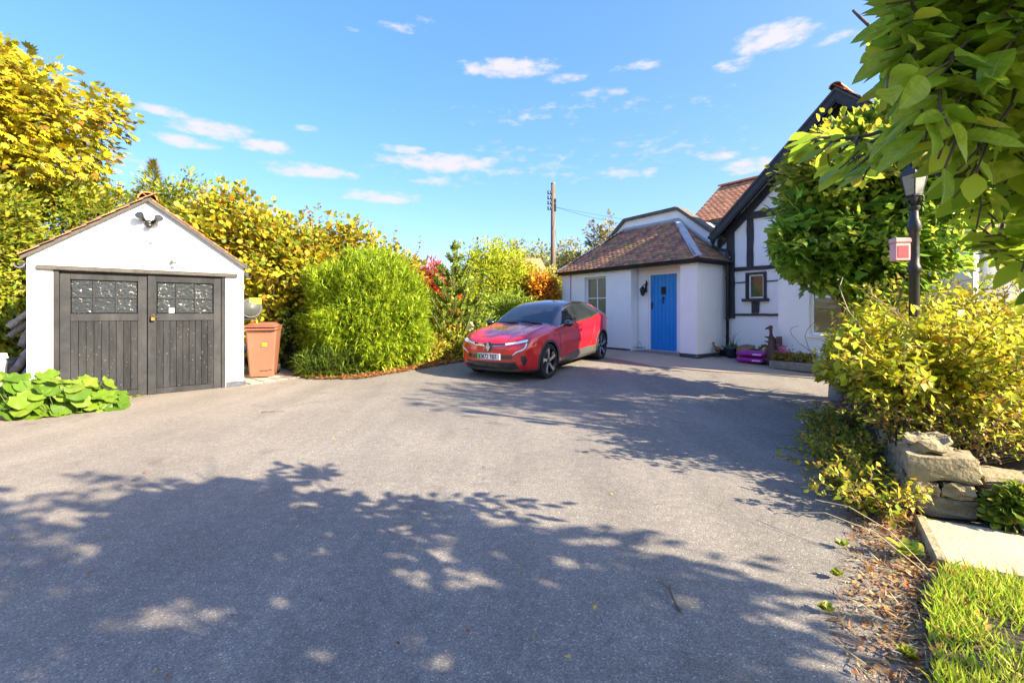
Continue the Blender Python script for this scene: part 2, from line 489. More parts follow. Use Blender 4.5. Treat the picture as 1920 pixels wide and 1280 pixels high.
# roof tiles: every tile its own tone, moss in patches
def tile_mat(name, tones, moss=.5):
    m, nt, b = new_mat(name)
    L = nt.links
    oi = nt.nodes.new('ShaderNodeObjectInfo')
    ge = nt.nodes.new('ShaderNodeNewGeometry')
    ad = nt.nodes.new('ShaderNodeMath'); ad.operation = 'MULTIPLY_ADD'
    ad.inputs[1].default_value = 7.31
    L.new(oi.outputs['Random'], ad.inputs[0]); L.new(ge.outputs['Random Per Island'], ad.inputs[2])
    fr = nt.nodes.new('ShaderNodeMath'); fr.operation = 'FRACT'; L.new(ad.outputs[0], fr.inputs[0])
    rp = nt.nodes.new('ShaderNodeValToRGB'); rp.color_ramp.interpolation = 'CONSTANT'
    while len(rp.color_ramp.elements) < len(tones): rp.color_ramp.elements.new(.5)
    for i, t in enumerate(tones):
        rp.color_ramp.elements[i].position = i / len(tones)
        rp.color_ramp.elements[i].color = (*t, 1)
    L.new(fr.outputs[0], rp.inputs[0])
    n1 = nt.nodes.new('ShaderNodeTexNoise'); n1.inputs['Scale'].default_value = 1.7; n1.inputs['Detail'].default_value = 6
    L.new(ge.outputs['Position'], n1.inputs['Vector'])
    mr_ = nt.nodes.new('ShaderNodeMapRange'); mr_.inputs['From Min'].default_value = .48; mr_.inputs['From Max'].default_value = .66; mr_.inputs['To Max'].default_value = moss
    L.new(n1.outputs[0], mr_.inputs[0])
    mx = nt.nodes.new('ShaderNodeMix'); mx.data_type = 'RGBA'
    L.new(mr_.outputs[0], mx.inputs['Factor']); L.new(rp.outputs[0], mx.inputs['A']); mx.inputs['B'].default_value = (.20, .17, .045, 1)
    n2 = nt.nodes.new('ShaderNodeTexNoise'); n2.inputs['Scale'].default_value = 38; n2.inputs['Detail'].default_value = 5
    L.new(ge.outputs['Position'], n2.inputs['Vector'])
    mr2 = nt.nodes.new('ShaderNodeMapRange'); mr2.inputs['To Min'].default_value = .62; mr2.inputs['To Max'].default_value = 1.4
    L.new(n2.outputs[0], mr2.inputs[0])
    sc = nt.nodes.new('ShaderNodeVectorMath'); sc.operation = 'SCALE'
    L.new(mx.outputs['Result'], sc.inputs[0]); L.new(mr2.outputs[0], sc.inputs['Scale'])
    L.new(sc.outputs[0], b.inputs['Base Color'])
    b.inputs['Roughness'].default_value = .88
    bp = nt.nodes.new('ShaderNodeBump'); bp.inputs['Strength'].default_value = .5; bp.inputs['Distance'].default_value = .01
    L.new(n2.outputs[0], bp.inputs['Height']); L.new(bp.outputs[0], b.inputs['Normal'])
    return m
M['tile'] = tile_mat('plain_clay_tile', [(.30, .135, .075), (.22, .10, .062), (.36, .165, .09), (.18, .09, .062), (.27, .14, .085), (.40, .19, .10), (.15, .085, .062)], .6)
M['tile_red'] = tile_mat('orange_clay_tile', [(.42, .18, .09), (.36, .145, .075), (.46, .22, .115), (.29, .125, .075), (.40, .19, .10)], .15)

# worn asphalt: chippings of many greys in a dark binder
def asphalt():
    m, nt, b = new_mat('worn_asphalt')
    L = nt.links
    tcn = nt.nodes.new('ShaderNodeTexCoord'); P = tcn.outputs['Object']
    vo = nt.nodes.new('ShaderNodeTexVoronoi'); vo.inputs['Scale'].default_value = 170
    L.new(P, vo.inputs['Vector'])
    sp = nt.nodes.new('ShaderNodeSeparateColor'); L.new(vo.outputs['Color'], sp.inputs[0])
    rp = nt.nodes.new('ShaderNodeValToRGB')
    e = rp.color_ramp.elements
    e[0].position, e[0].color = 0, (.128, .121, .113, 1)
    e[1].position, e[1].color = 1, (.46, .43, .39, 1)
    for p, c in ((.30, (.176, .164, .150, 1)), (.60, (.210, .194, .173, 1)), (.85, (.243, .224, .198, 1)), (.965, (.295, .271, .236, 1))):
        x = e.new(p); x.color = c
    L.new(sp.outputs[0], rp.inputs[0])
    # large, slow changes of tone: tyre-worn and dusty patches
    n1 = nt.nodes.new('ShaderNodeTexNoise'); n1.inputs['Scale'].default_value = .55; n1.inputs['Detail'].default_value = 7; n1.inputs['Roughness'].default_value = .6
    L.new(P, n1.inputs['Vector'])
    mr1 = nt.nodes.new('ShaderNodeMapRange'); mr1.inputs['From Min'].default_value = .3; mr1.inputs['From Max'].default_value = .7; mr1.inputs['To Min'].default_value = .84; mr1.inputs['To Max'].default_value = 1.16
    L.new(n1.outputs[0], mr1.inputs[0])
    n3 = nt.nodes.new('ShaderNodeTexNoise'); n3.inputs['Scale'].default_value = 14; n3.inputs['Detail'].default_value = 6
    L.new(P, n3.inputs['Vector'])
    mr3 = nt.nodes.new('ShaderNodeMapRange'); mr3.inputs['From Min'].default_value = .3; mr3.inputs['From Max'].default_value = .7; mr3.inputs['To Min'].default_value = .88; mr3.inputs['To Max'].default_value = 1.12
    L.new(n3.outputs[0], mr3.inputs[0])
    mu = nt.nodes.new('ShaderNodeMath'); mu.operation = 'MULTIPLY'; L.new(mr1.outputs[0], mu.inputs[0]); L.new(mr3.outputs[0], mu.inputs[1])
    sc = nt.nodes.new('ShaderNodeVectorMath'); sc.operation = 'SCALE'
    L.new(rp.outputs[0], sc.inputs[0]); L.new(mu.outputs[0], sc.inputs['Scale'])
    # sandy dust washed towards the garage side
    sx = nt.nodes.new('ShaderNodeSeparateXYZ'); L.new(P, sx.inputs[0])
    mrd = nt.nodes.new('ShaderNodeMapRange'); mrd.inputs['From Min'].default_value = -1.5; mrd.inputs['From Max'].default_value = -6.5; mrd.inputs['To Max'].default_value = .62
    L.new(sx.outputs[0], mrd.inputs[0])
    mud = nt.nodes.new('ShaderNodeMath'); mud.operation = 'MULTIPLY'; L.new(mrd.outputs[0], mud.inputs[0]); L.new(n1.outputs[0], mud.inputs[1])
    mx = nt.nodes.new('ShaderNodeMix'); mx.data_type = 'RGBA'
    L.new(mud.outputs[0], mx.inputs['Factor']); L.new(sc.outputs[0], mx.inputs['A']); mx.inputs['B'].default_value = (.31, .24, .17, 1)
    # stains and repairs with shapes of their own
    n4 = nt.nodes.new('ShaderNodeTexNoise'); n4.inputs['Scale'].default_value = 1.9; n4.inputs['Detail'].default_value = 4; n4.inputs['Distortion'].default_value = .8
    L.new(P, n4.inputs['Vector'])
    mr4 = nt.nodes.new('ShaderNodeMapRange'); mr4.inputs['From Min'].default_value = .60; mr4.inputs['From Max'].default_value = .72; mr4.inputs['To Min'].default_value = 1.0; mr4.inputs['To Max'].default_value = .80
    L.new(n4.outputs[0], mr4.inputs[0])
    mpv = nt.nodes.new('ShaderNodeMapping'); mpv.inputs['Rotation'].default_value = (0, 0, .35); mpv.inputs['Scale'].default_value = (.9, .10, 1)
    L.new(P, mpv.inputs[0])
    n5 = nt.nodes.new('ShaderNodeTexNoise'); n5.inputs['Scale'].default_value = 2.4; n5.inputs['Detail'].default_value = 5
    L.new(mpv.outputs[0], n5.inputs['Vector'])
    mr5 = nt.nodes.new('ShaderNodeMapRange'); mr5.inputs['From Min'].default_value = .35; mr5.inputs['From Max'].default_value = .65; mr5.inputs['To Min'].default_value = .90; mr5.inputs['To Max'].default_value = 1.08
    L.new(n5.outputs[0], mr5.inputs[0])
    m45 = nt.nodes.new('ShaderNodeMath'); m45.operation = 'MULTIPLY'; L.new(mr4.outputs[0], m45.inputs[0]); L.new(mr5.outputs[0], m45.inputs[1])
    s45 = nt.nodes.new('ShaderNodeVectorMath'); s45.operation = 'SCALE'; L.new(mx.outputs['Result'], s45.inputs[0]); L.new(m45.outputs[0], s45.inputs['Scale'])
    L.new(s45.outputs[0], b.inputs['Base Color'])
    b.inputs['Roughness'].default_value = .85
    b.inputs['Specular IOR Level'].default_value = .3
    mb_ = nt.nodes.new('ShaderNodeMath'); mb_.operation = 'MULTIPLY_ADD'; mb_.inputs[1].default_value = -.6
    L.new(vo.outputs['Distance'], mb_.inputs[0]); L.new(sp.outputs[1], mb_.inputs[2])
    bp = nt.nodes.new('ShaderNodeBump'); bp.inputs['Strength'].default_value = .55; bp.inputs['Distance'].default_value = .006
    L.new(mb_.outputs[0], bp.inputs['Height']); L.new(bp.outputs[0], b.inputs['Normal'])
    return m
M['asphalt'] = asphalt()
M['earth'] = pm('rough_grass_ground', (.075, .085, .03), .95, c2=(.045, .05, .022), scale=3, bump=.8, bscale=20)
# ================================================================== the setting
def sheet(name, poly, lift, mat, step=.3, skirt=.12, noise_amp=0.0, kind='structure', parent=None, zfun=None):
    """a surface that follows the lie of the land, with a turned-down edge"""
    pts = []
    n = len(poly)
    for i in range(n):
        a, b2 = Vector(poly[i]), Vector(poly[(i+1) % n])
        k = max(1, int((b2 - a).length / step))
        pts += [a.lerp(b2, t / k) for t in range(k)]
    bm = bmesh.new()
    vs = [bm.verts.new((p.x, p.y, 0)) for p in pts]
    bm.faces.new(vs)
    bmesh.ops.triangulate(bm, faces=bm.faces)
    for _ in range(6):
        long = [e for e in bm.edges if e.calc_length() > step * 1.6 and not e.is_boundary]
        if not long: break
        bmesh.ops.subdivide_edges(bm, edges=long, cuts=1)
        bmesh.ops.triangulate(bm, faces=bm.faces)
    be = [e for e in bm.edges if e.is_boundary]
    bverts = {v for e in be for v in e.verts}
    zf = zfun or (lambda x, y: g(x, y) + lift)
    for v in bm.verts:
        z = zf(v.co.x, v.co.y)
        if noise_amp and v not in bverts:
            z += noise_amp * (.5 + noise.noise(Vector((v.co.x * 1.7, v.co.y * 1.7, 3.1))))
        v.co.z = z
    r = bmesh.ops.extrude_edge_only(bm, edges=be)
    for v in [x for x in r['geom'] if isinstance(x, bmesh.types.BMVert)]:
        v.co.z -= skirt
    bmesh.ops.recalc_face_normals(bm, faces=bm.faces)
    me = bpy.data.meshes.new(name)
    bm.to_mesh(me); bm.free()
    o = link_mesh(name, me, mat, parent)
    auto_smooth(o, 50)
    if kind and parent is None: o['kind'] = kind
    return o

# ground: one sheet out to the horizon, just under the driveway
def grid_sheet(name, xs, ys, zf, mat):
    vs = [(x, y, zf(x, y)) for y in ys for x in xs]
    nx = len(xs)
    fs = [(j*nx+i, j*nx+i+1, (j+1)*nx+i+1, (j+1)*nx+i) for j in range(len(ys)-1) for i in range(nx-1)]
    return mesh_obj(name, vs, fs, mat, None, True)
gx = [-1500, -300, -80, -30] + list(np.arange(-18, 18.1, 1.0)) + [30, 80, 300, 1500]
gy = [-900, -200, -60, -20] + list(np.arange(-10, 30.1, 1.0)) + [50, 100, 400, 1800]
tag(grid_sheet('ground', gx, gy, lambda x, y: g(x, y) - .06 if abs(x) < 40 and y < 60 else -.06 + .29 * (y > 10), M['earth']), kind='structure')
dx = list(np.arange(-9.6, 8.01, .4)); dy = list(np.arange(-6, 16.41, .4))
tag(grid_sheet('driveway', dx, dy, lambda x, y: g(x, y), M['asphalt']), kind='structure')

# concrete apron in front of the house
APRON = [(1.2, 12.2), (2.5, 11.0), (3.1, 10.0), (4.1, 9.35), (5.1, 8.95), (6.3, 8.2), (8.2, 8.2), (8.2, 11.5), (5.0, 14.2), (1.2, 15.2)]
sheet('apron', APRON, .022, M['concrete'], .35, .06)
# planting bed along the far side of the drive
BED_L = [(-4.55, 9.55), (-3.9, 9.15), (-3.1, 9.12), (-2.55, 9.75), (-1.9, 10.6), (-1.15, 11.35), (-.4, 12.2), (.6, 13.2), (1.15, 14.2), (1.15, 20), (-9.5, 20), (-7.0, 12.2)]
sheet('planting_bed', BED_L, .03, M['soil'], .4, .1, .06)
# raised bed on the near side, held by the stone wall
EDGE = [(1.42, 1.67), (1.95, 2.25), (2.52, 2.98), (3.0, 3.75), (4.05, 5.4), (4.9, 6.9), (5.7, 8.2)]
W_A, W_DIR = Vector((2.66, 3.06)), Vector((.905, -.425)).normalized()      # wall's driveway end and its run to the side
W_BACK = Vector((.56, .83)).normalized()
BED_R = [(2.78, 3.16), (3.14, 3.72), (4.15, 5.4), (5.0, 6.9), (5.85, 8.1), (9.5, 8.0), (9.5, .2)]
sheet('raised_bed', BED_R, .0, M['soil'], .4, .4, .05, zfun=lambda x, y: g(x, y) + .10 + .22 * float(smooth01(((x - 2.6) * .83 - (y - 3.0) * .56) / .8)))
# garden path and its lawn
PA = Vector((2.62, 2.92)); PB = PA + W_DIR * 5.5; PC = PB - W_BACK * .62; PD = PA - W_BACK * .62
sheet('garden_path', [PA, PB, PC, PD], .045, M['pathslab'], .3, .1)
LAWN = [(PD.x - .02, PD.y - .05), (PC.x, PC.y - .05), (7.0, -1.5), (1.2, -1.5), (1.0, .9), (1.50, 1.62), (1.92, 2.10)]
sheet('lawn_soil', LAWN, .035, M['soil'], .2, .08, .02)

# ================================================================== garage
GA = math.atan2(.626, .78)
garage = empty('garage', (-7.093, 6.649, -.03), GA, 'small white garage with black double doors and pitched roof', 'garage')
GW, GH, GAP, GD = 2.76, 2.22, 3.24, 4.6          # width, eaves, apex, depth
DX0, DX1, DTOP = .275, 2.475, 2.03               # door opening
mb = MB()
front = [(0, 0), (DX0, 0), (DX0, DTOP), (DX1, DTOP), (DX1, 0), (GW, 0), (GW, GH), (GW/2, GAP), (0, GH)]
mb.prism(front, lambda x, z: (x, 0, z), lambda x, z: (x, .22, z))
mb.box(0, .22, .2201, GD, 0, GH); mb.box(GW - .22, GW, .2201, GD, 0, GH); mb.box(.2201, GW - .2201, GD - .2, GD, 0, GH)
o = mb.build('wall', M['render'], garage)
mb = MB()
for s in (0, 1):
    x0, x1 = (-.05, GW/2) if s == 0 else (GW/2, GW + .05)
    sl = (GAP - GH) / (GW / 2)
    def zt(x): return GAP - abs(x - GW/2) * sl + .012
    mb.add([(x0, -.05, zt(x0)), (x1, -.05, zt(x1)), (x1, GD + .05, zt(x1)), (x0, GD + .05, zt(x0)),
            (x0, -.05, zt(x0) + .035), (x1, -.05, zt(x1) + .035), (x1, GD + .05, zt(x1) + .035), (x0, GD + .05, zt(x0) + .035)],
           [(0,3,2,1),(4,5,6,7),(0,1,5,4),(1,2,6,5),(2,3,7,6),(3,0,4,7)])
groof = mb.build('roof', M['old_wood'], garage)
# tile courses on the garage roof, one mesh per slope
def tile_grid(e0, eu, ev, ulen, vlen, w, gauge, inside, jit=.006):
    """matrices of tiles on a slope: e0 eave corner, eu along the eave, ev up the slope"""
    en = eu.cross(ev).normalized()
    out = []
    rows = int(vlen / gauge) + 1
    for j in range(rows):
        off = (j % 2) * w * .5
        for i in range(-1, int(ulen / w) + 2):
            u, v = i * w + off, j * gauge
            if not inside(u + w * .5, v + gauge * .5): continue
            lift = math.atan2(.020, gauge * 2.6) + random.uniform(-.012, .012)
            ev2 = (ev * math.cos(lift) - en * math.sin(lift))
            en2 = eu.cross(ev2)
            rot = Matrix((eu, ev2, en2)).transposed().to_4x4() @ Matrix.Rotation(random.uniform(-.012, .012), 4, 'Z')
            p = e0 + eu * (u + random.uniform(-jit, jit) * .4) + ev * (v + random.uniform(-jit, jit)) + en * (.034 + random.uniform(0, .004))
            out.append(Matrix.Translation(p) @ rot)
    return out
def tile_mesh(w, l, t=.013):
    mb_ = MB()
    q = .006
    vs = []
    for z in (0, t):
        for (x, y) in ((0.002, 0), (w*.5, 0), (w - .002, 0), (w - .002, l), (w*.5, l), (.002, l)):
            vs.append((x, y, z + (q if x == w*.5 else 0)))
    fs = [(0,5,4,1), (1,4,3,2), (6,7,10,11), (7,8,9,10), (0,1,7,6), (1,2,8,7), (2,3,9,8), (3,4,10,9), (4,5,11,10), (5,0,6,11)]
    return vs, fs
def tiles_joined(name, mats, vs, fs, mat, parent):
    V = np.array(vs); allv = []; allf = []
    for k, m_ in enumerate(mats):
        A = np.array(m_)
        allv.append(V @ A[:3, :3].T + A[:3, 3])
        allf += [tuple(i + k * len(vs) for i in f) for f in fs]
    o = mesh_obj(name, np.concatenate(allv), allf, mat, parent)
    o['kind'] = 'stuff'
    return o
tv, tf = tile_mesh(.165, .265)
for s in (-1, 1):
    a = math.atan2(GAP - GH, GW/2)
    e0 = Vector((-.06 if s < 0 else GW + .06, -.06 if s > 0 else GD + .06, GH - .06 * math.tan(a) + .015))
    eu = Vector((0, 1 if s > 0 else -1, 0)); ev = Vector((-s * math.cos(a), 0, math.sin(a)))
    L_ = (GW/2 + .06) / math.cos(a)
    ms = tile_grid(e0, eu, ev, GD + .1, L_, .165, .105, lambda u, v: 0 < u < GD + .12 and v < L_ - .02)
    tiles_joined('tile_courses', ms, tv, tf, M['tile'], groof)
for k in range(10):                          # half-round ridge tiles
    mb = MB(); prof = []
    for t in range(9):
        th = math.pi * t / 8
        prof.append((math.cos(th) * .135, math.sin(th) * .125))
    ring = prof + [(x * .86, z * .86) for x, z in prof[::-1]]
    y0 = -.07 + k * .468
    mb.prism(ring, lambda x, z: (GW/2 + x, y0, GAP + .01 + z), lambda x, z: (GW/2 + x, y0 + .46, GAP + .01 + z))
    auto_smooth(mb.build('ridge_tile', M['terracotta'], groof), 50)
# verge boards
for s in (0, 1):
    mb = MB()
    x0, x1 = (-.06, GW/2 - .001) if s == 0 else (GW/2 + .001, GW + .06)
    sl = (GAP - GH) / (GW / 2)
    def zt(x): return GAP - abs(x - GW/2) * sl - .018
    mb.add([(x0, -.075, zt(x0)), (x1, -.075, zt(x1)), (x1, -.052, zt(x1)), (x0, -.052, zt(x0)),
            (x0, -.075, zt(x0) + .05), (x1, -.075, zt(x1) + .05), (x1, -.052, zt(x1) + .05), (x0, -.052, zt(x0) + .05)],
           [(0,3,2,1),(4,5,6,7),(0,1,5,4),(1,2,6,5),(2,3,7,6),(3,0,4,7)])
    mb.build('verge_board', M['old_wood'], groof)
for s, x in ((-1, -.075), (1, GW + .075)):     # gutters
    mb = MB(); ring = [(math.cos(math.pi * (1 + t / 8)) * .06, math.sin(math.pi * (1 + t / 8)) * .06) for t in range(9)]
    ring += [(a_ * .85, b_ * .85) for a_, b_ in ring[::-1]]
    mb.prism(ring, lambda a_, b_: (x + a_, -.03, 2.10 + b_), lambda a_, b_: (x + a_, GD, 2.10 + b_))
    auto_smooth(mb.build('gutter', M['black_plastic'] if s > 0 else M['galv'], garage), 40)
    mb = MB(); mb.box(x - .06 if s > 0 else x, x if s > 0 else x + .06, -.01, .03, 2.05, 2.13); mb.build('gutter_bracket', M['black_plastic'], garage)
mb = MB(); mb.box(.10, 2.66, -.055, .12, 2.031, 2.098, .006)
mb.build('lintel', M['old_wood'], garage)
for x0, x1 in ((DX0 + .001, DX0 + .062), (DX1 - .062, DX1 - .001)):
    MB().box(x0, x1, -.012, .10, .0, 2.030, .004).build('door_post', M['door_rail'], garage)
MB().box(2.49, 2.79, -.025, -.001, .0, .145, .004).build('plinth', M['blue_brick'], garage)
def pane_panel(door, xs, zs, y, mat_rail):
    """glazing bars and panes; xs, zs: edges of the glazed field"""
    bw = .026
    nx, nz_ = len(xs) - 1, len(zs) - 1
    for i in range(nx):
        for j in range(nz_):
            MB().box(xs[i] + bw/2 + .001, xs[i+1] - bw/2 - .001, y + .018, y + .024, zs[j] + bw/2 + .001, zs[j+1] - bw/2 - .001).build('pane', M['frost'], door)
    for i in range(1, nx):
        MB().box(xs[i] - bw/2, xs[i] + bw/2, y, y + .03, zs[0] + .012, zs[-1] - .012, .003).build('glazing_bar', mat_rail, door)
    for j in range(1, nz_):
        for i in range(nx):
            MB().box(xs[i] + bw/2 + .001, xs[i+1] - bw/2 - .001, y + .002, y + .028, zs[j] - bw/2, zs[j] + bw/2, .003).build('glazing_bar', mat_rail, door)
def garage_door(x0, x1, y, latch):
    w = x1 - x0
    door = empty('door', (0, 0, 0)); door.parent = garage
    door['label'] = 'black boarded garage door leaf with six frosted panes' 
    st = .115
    zb, zt_ = .035, 2.022
    MB().box(x0, x0 + st, y, y + .045, zb, zt_, .004).build('stile', M['door_rail'], door)
    MB().box(x1 - st, x1, y, y + .045, zb, zt_, .004).build('stile', M['door_rail'], door)
    gx0, gx1 = x0 + st + .001, x1 - st - .001
    MB().box(gx0, gx1, y + .001, y + .044, 1.90, zt_, .004).build('rail', M['door_rail'], door)
    MB().box(gx0, gx1, y - .004, y + .046, 1.255, 1.372, .006).build('rail', M['door_rail'], door)
    MB().box(gx0, gx1, y + .002, y + .043, zb, .13, .004).build('rail', M['door_rail'], door)
    pane_panel(door, [gx0 + (gx1 - gx0) * k / 3 for k in range(4)], [1.372, 1.636, 1.90], y + .006, M['door_rail'])
    n = 9
    for k in range(n):                    # boards, each a little proud or shy of the next
        a = gx0 + (gx1 - gx0) * k / n; b_ = gx0 + (gx1 - gx0) * (k + 1) / n
        dy_ = random.uniform(-.003, .003)
        MB().box(a + .0022, b_ - .0022, y + .008 + dy_, y + .030 + dy_, .1315 + random.uniform(0, .006), 1.254, .0035).build('board', M['door_plank'], door)
    MB().box(gx0, gx1, y + .0335, y + .040, .131, 1.256).build('backing', M['black_wood'], door)
    return door
xm = DX0 + .062 + (DX1 - DX0 - .124) * .5
d1 = garage_door(DX0 + .065, xm - .006, .030, False)
d2 = garage_door(xm + .006, DX1 - .065, .010, True)
d1['label'] = 'black boarded garage door leaf standing a little shy of the other'
d2['label'] = 'black boarded garage door leaf with brass padlock and white notice'
mb = MB(); mb.box(xm + .03, xm + .17, -.006, .009, 1.30, 1.33, .003)
mb.build('hasp', M['black_metal'], d2)
mb = MB(); mb.box(xm + .045, xm + .10, -.045, -.008, 1.255, 1.315, .006); mb.tube([(xm + .055, -.026, 1.31), (xm + .057, -.026, 1.345), (xm + .073, -.026, 1.36), (xm + .089, -.026, 1.345), (xm + .091, -.026, 1.31)], .006, 6)
mb.build('padlock', pm('brass', (.42, .27, .09), .35, metal=.9, var=.2), d2)
gx0 = xm + .006 + .116; gx1 = DX1 - .065 - .116
MB().box(gx0 + (gx1 - gx0) / 3 - .10, gx0 + (gx1 - gx0) / 3 - .03, .016, .020, 1.385, 1.47).build('notice', M['white_plastic'], d2)
# black sheet standing in for the shade inside
MB().box(DX0 + .07, DX1 - .07, .085, .095, .01, 2.02).build('interior_shade_sheet', M['black_wood'], garage)

# fittings on the gable
def on_garage(x, y, z):
    return garage.matrix_world @ Vector((x, y, z))
bpy.context.view_layer.update()
fl = empty('floodlight', on_garage(1.40, 0, 2.88), GA, 'twin-headed black floodlight high on the garage gable', 'floodlight')
MB().lathe([(.055, 0), (.062, .02), (.05, .05), (.03, .06)], 14, Matrix.Translation((0, -.001, -.02)) @ Matrix.Rotation(R(90), 4, 'X')).build('mount', M['black_plastic'], fl, True)
MB().ball((0, -.085, -.065), (.052, .045, .045)).build('sensor', M['black_plastic'], fl, True)
for s in (-1, 1):
    mb = MB()
    Mx = Matrix.Translation((s * .10, -.11, .05 if s < 0 else .035)) @ Matrix.Rotation(R(25 * s), 4, 'Z') @ Matrix.Rotation(R(62), 4, 'X')
    mb.lathe([(.02, -.09), (.038, -.06), (.045, .0), (.060, .055), (.062, .075)], 14, Mx)
    mb.tube([(s * .02, -.05, 0), (s * .06, -.085, .03), (s * .095, -.10, .045)], .014, 6)
    h = auto_smooth(mb.build('lamp_head', M['black_plastic'], fl), 40)
    mb = MB(); mb.lathe([(.001, .072), (.054, .0765)], 14, Mx); mb.build('lens', M['pane'], h)
pir = empty('motion_sensor', on_garage(1.455, 0, 2.63), GA, 'white box motion sensor below the floodlight on the garage', 'sensor')
MB().box(-.05, .05, -.045, -.001, -.02, .07, .008).build('housing', M['white_plastic'], pir)
MB().ball((.0, -.055, -.055), (.04, .04, .035)).build('sensor_eye', M['white_plastic'], pir, True)
MB().box(-.085, -.048, -.075, -.03, -.05, -.015, .006).build('side_eye', M['white_plastic'], pir)
gl = empty('bulkhead_lamp', on_garage(1.72, 0, 2.22), GA, 'small round grey lamp just above the garage door lintel', 'lamp')
MB().lathe([(.045, 0), (.05, .02), (.04, .06), (.02, .075)], 14, Matrix.Translation((0, 0, .03)) @ Matrix.Rotation(R(90), 4, 'X')).build('cap', M['galv'], gl, True)
MB().ball((.005, -.05, -.035), .034).build('globe', M['white_plastic'], gl, True)
hk = empty('wall_hook', on_garage(2.62, 0, 2.14), GA, 'tiny grey hook on the garage wall near the eaves corner', 'hook')
MB().tube([(0, 0, .02), (0, -.03, .02), (0, -.04, 0), (0, -.03, -.02)], .006, 6).build('hook_bar', M['galv'], hk)

# ================================================================== house
HA = math.atan2(-.811, .585)
HZ = .235
house = empty('house', (4.43, 10.9, HZ), HA, 'white cottage with black timber framing, tiled roofs and a blue door', 'house')
bpy.context.view_layer.update()
HM = Matrix.Translation((4.43, 10.9, HZ)) @ Matrix.Rotation(HA, 4, 'Z')
def hw(x, y, z): return HM @ Vector((x, y, z))
PL, GY = -4.79, 1.30           # left end of the porch wing; plane of the timbered gable
EZ = 2.42                      # porch eaves
RX0, RX1 = -1.985, -.458       # recess
WX0, WX1, WZ0, WZ1 = -3.77, -2.90, .93, 2.19
# porch wing walls
mb = MB()
mb.box(PL, WX0, 0, .28, 0, EZ); mb.box(WX0, WX1, 0, .28, 0, WZ0); mb.box(WX0, WX1, 0, .28, WZ1, EZ)
mb.box(WX1, RX0, 0, .28, 0, EZ)
mb.box(RX1, 0, 0, .3149, 0, EZ)
mb.box(-.30, 0, .315, GY - .002, 0, EZ)
mb.box(PL, PL + .28, .2801, GY + 2.0, 0, EZ)
mb.build('porch_wall', M['render'], house)
mb = MB()
DXL, DXR, DZB, DZT = -1.585, -.775, .125, 2.135
mb.box(RX0 - .25, DXL - .072, .315, .50, 0, EZ); mb.box(DXR + .072, RX1 + .14, .315, .50, 0, EZ); mb.box(DXL - .071, DXR + .071, .315, .50, DZT + .072, EZ)
mb.build('recess_wall', M['render'], house)
MB().box(RX0 + .003, RX1 - .003, -.03, .312, 0, .075, .012).build('doorstep', M['slab'], house)
MB().box(DXL - .10, RX1 - .006, .10, .3125, .0755, .118, .01).build('threshold', M['slab'], house)
# blue door
door = empty('front_door', (0, 0, 0)); door.parent = house
door['label'] = 'bright blue boarded front door with little square window'
for nm, a in (('frame', (DXL - .07, DXL - .003, .325, .42, .0, DZT + .07)), ('frame', (DXR + .003, DXR + .07, .325, .42, .0, DZT + .07)), ('frame', (DXL - .0025, DXR + .0025, .325, .42, DZT + .003, DZT + .07)), ('frame', (DXL - .0025, DXR + .0025, .325, .42, .10, DZB - .004))):
    MB().box(*a, .004).build(nm, M['white_paint'], door)
npl = 7
for k in range(npl):
    a = DXL + (DXR - DXL) * k / npl; b_ = DXL + (DXR - DXL) * (k + 1) / npl
    vz = [(DZB, DZT)]
    if k == 3: vz = [(DZB, 1.62), (1.80, DZT)]
    for z0, z1 in vz:
        MB().box(a + .0015, b_ - .0015, .345, .385, z0, z1, .005).build('board', M['blue'], door)
MB().box(DXL + .003, DXR - .003, .3865, .40, DZB, DZT).build('ledge', M['blue'], door)
cx_ = (DXL + DXR) / 2
lt = MB().box(cx_ - .055, cx_ + .055, .362, .37, 1.625, 1.795).build('pane', M['pane'], door)
mb = MB(); mb.box(cx_ - .075, cx_ + .075, .335, .3445, 1.785, 1.815, .003); mb.box(cx_ - .075, cx_ + .075, .335, .3445, 1.605, 1.635, .003); mb.box(cx_ - .075, cx_ - .05, .336, .3442, 1.636, 1.784); mb.box(cx_ + .05, cx_ + .075, .336, .3442, 1.636, 1.784); mb.box(cx_ - .007, cx_ + .007, .338, .343, 1.636, 1.784); mb.box(cx_ - .049, cx_ + .049, .339, .3425, 1.70, 1.712)
mb.build('grille', M['black_metal'], door)
mb = MB(); mb.ball((cx_, .33, 1.52), (.028, .018, .032)); mb.tube([(cx_ + .02, .325, 1.50), (cx_ + .03, .315, 1.45), (cx_, .312, 1.385), (cx_ - .03, .315, 1.45), (cx_ - .02, .325, 1.50)], .009, 6); mb.ball((cx_, .315, 1.385), .02)
mb.build('knocker', M['black_metal'], door, True)
mb = MB(); mb.box(DXL + .02, DXL + .06, .335, .3445, 1.22, 1.42, .004); mb.tube([(DXL + .04, .335, 1.35), (DXL + .04, .29, 1.35), (DXL + .14, .285, 1.345)], .01, 6); mb.ball((DXL + .04, .33, 1.27), .016)
mb.build('handle', M['black_metal'], door)
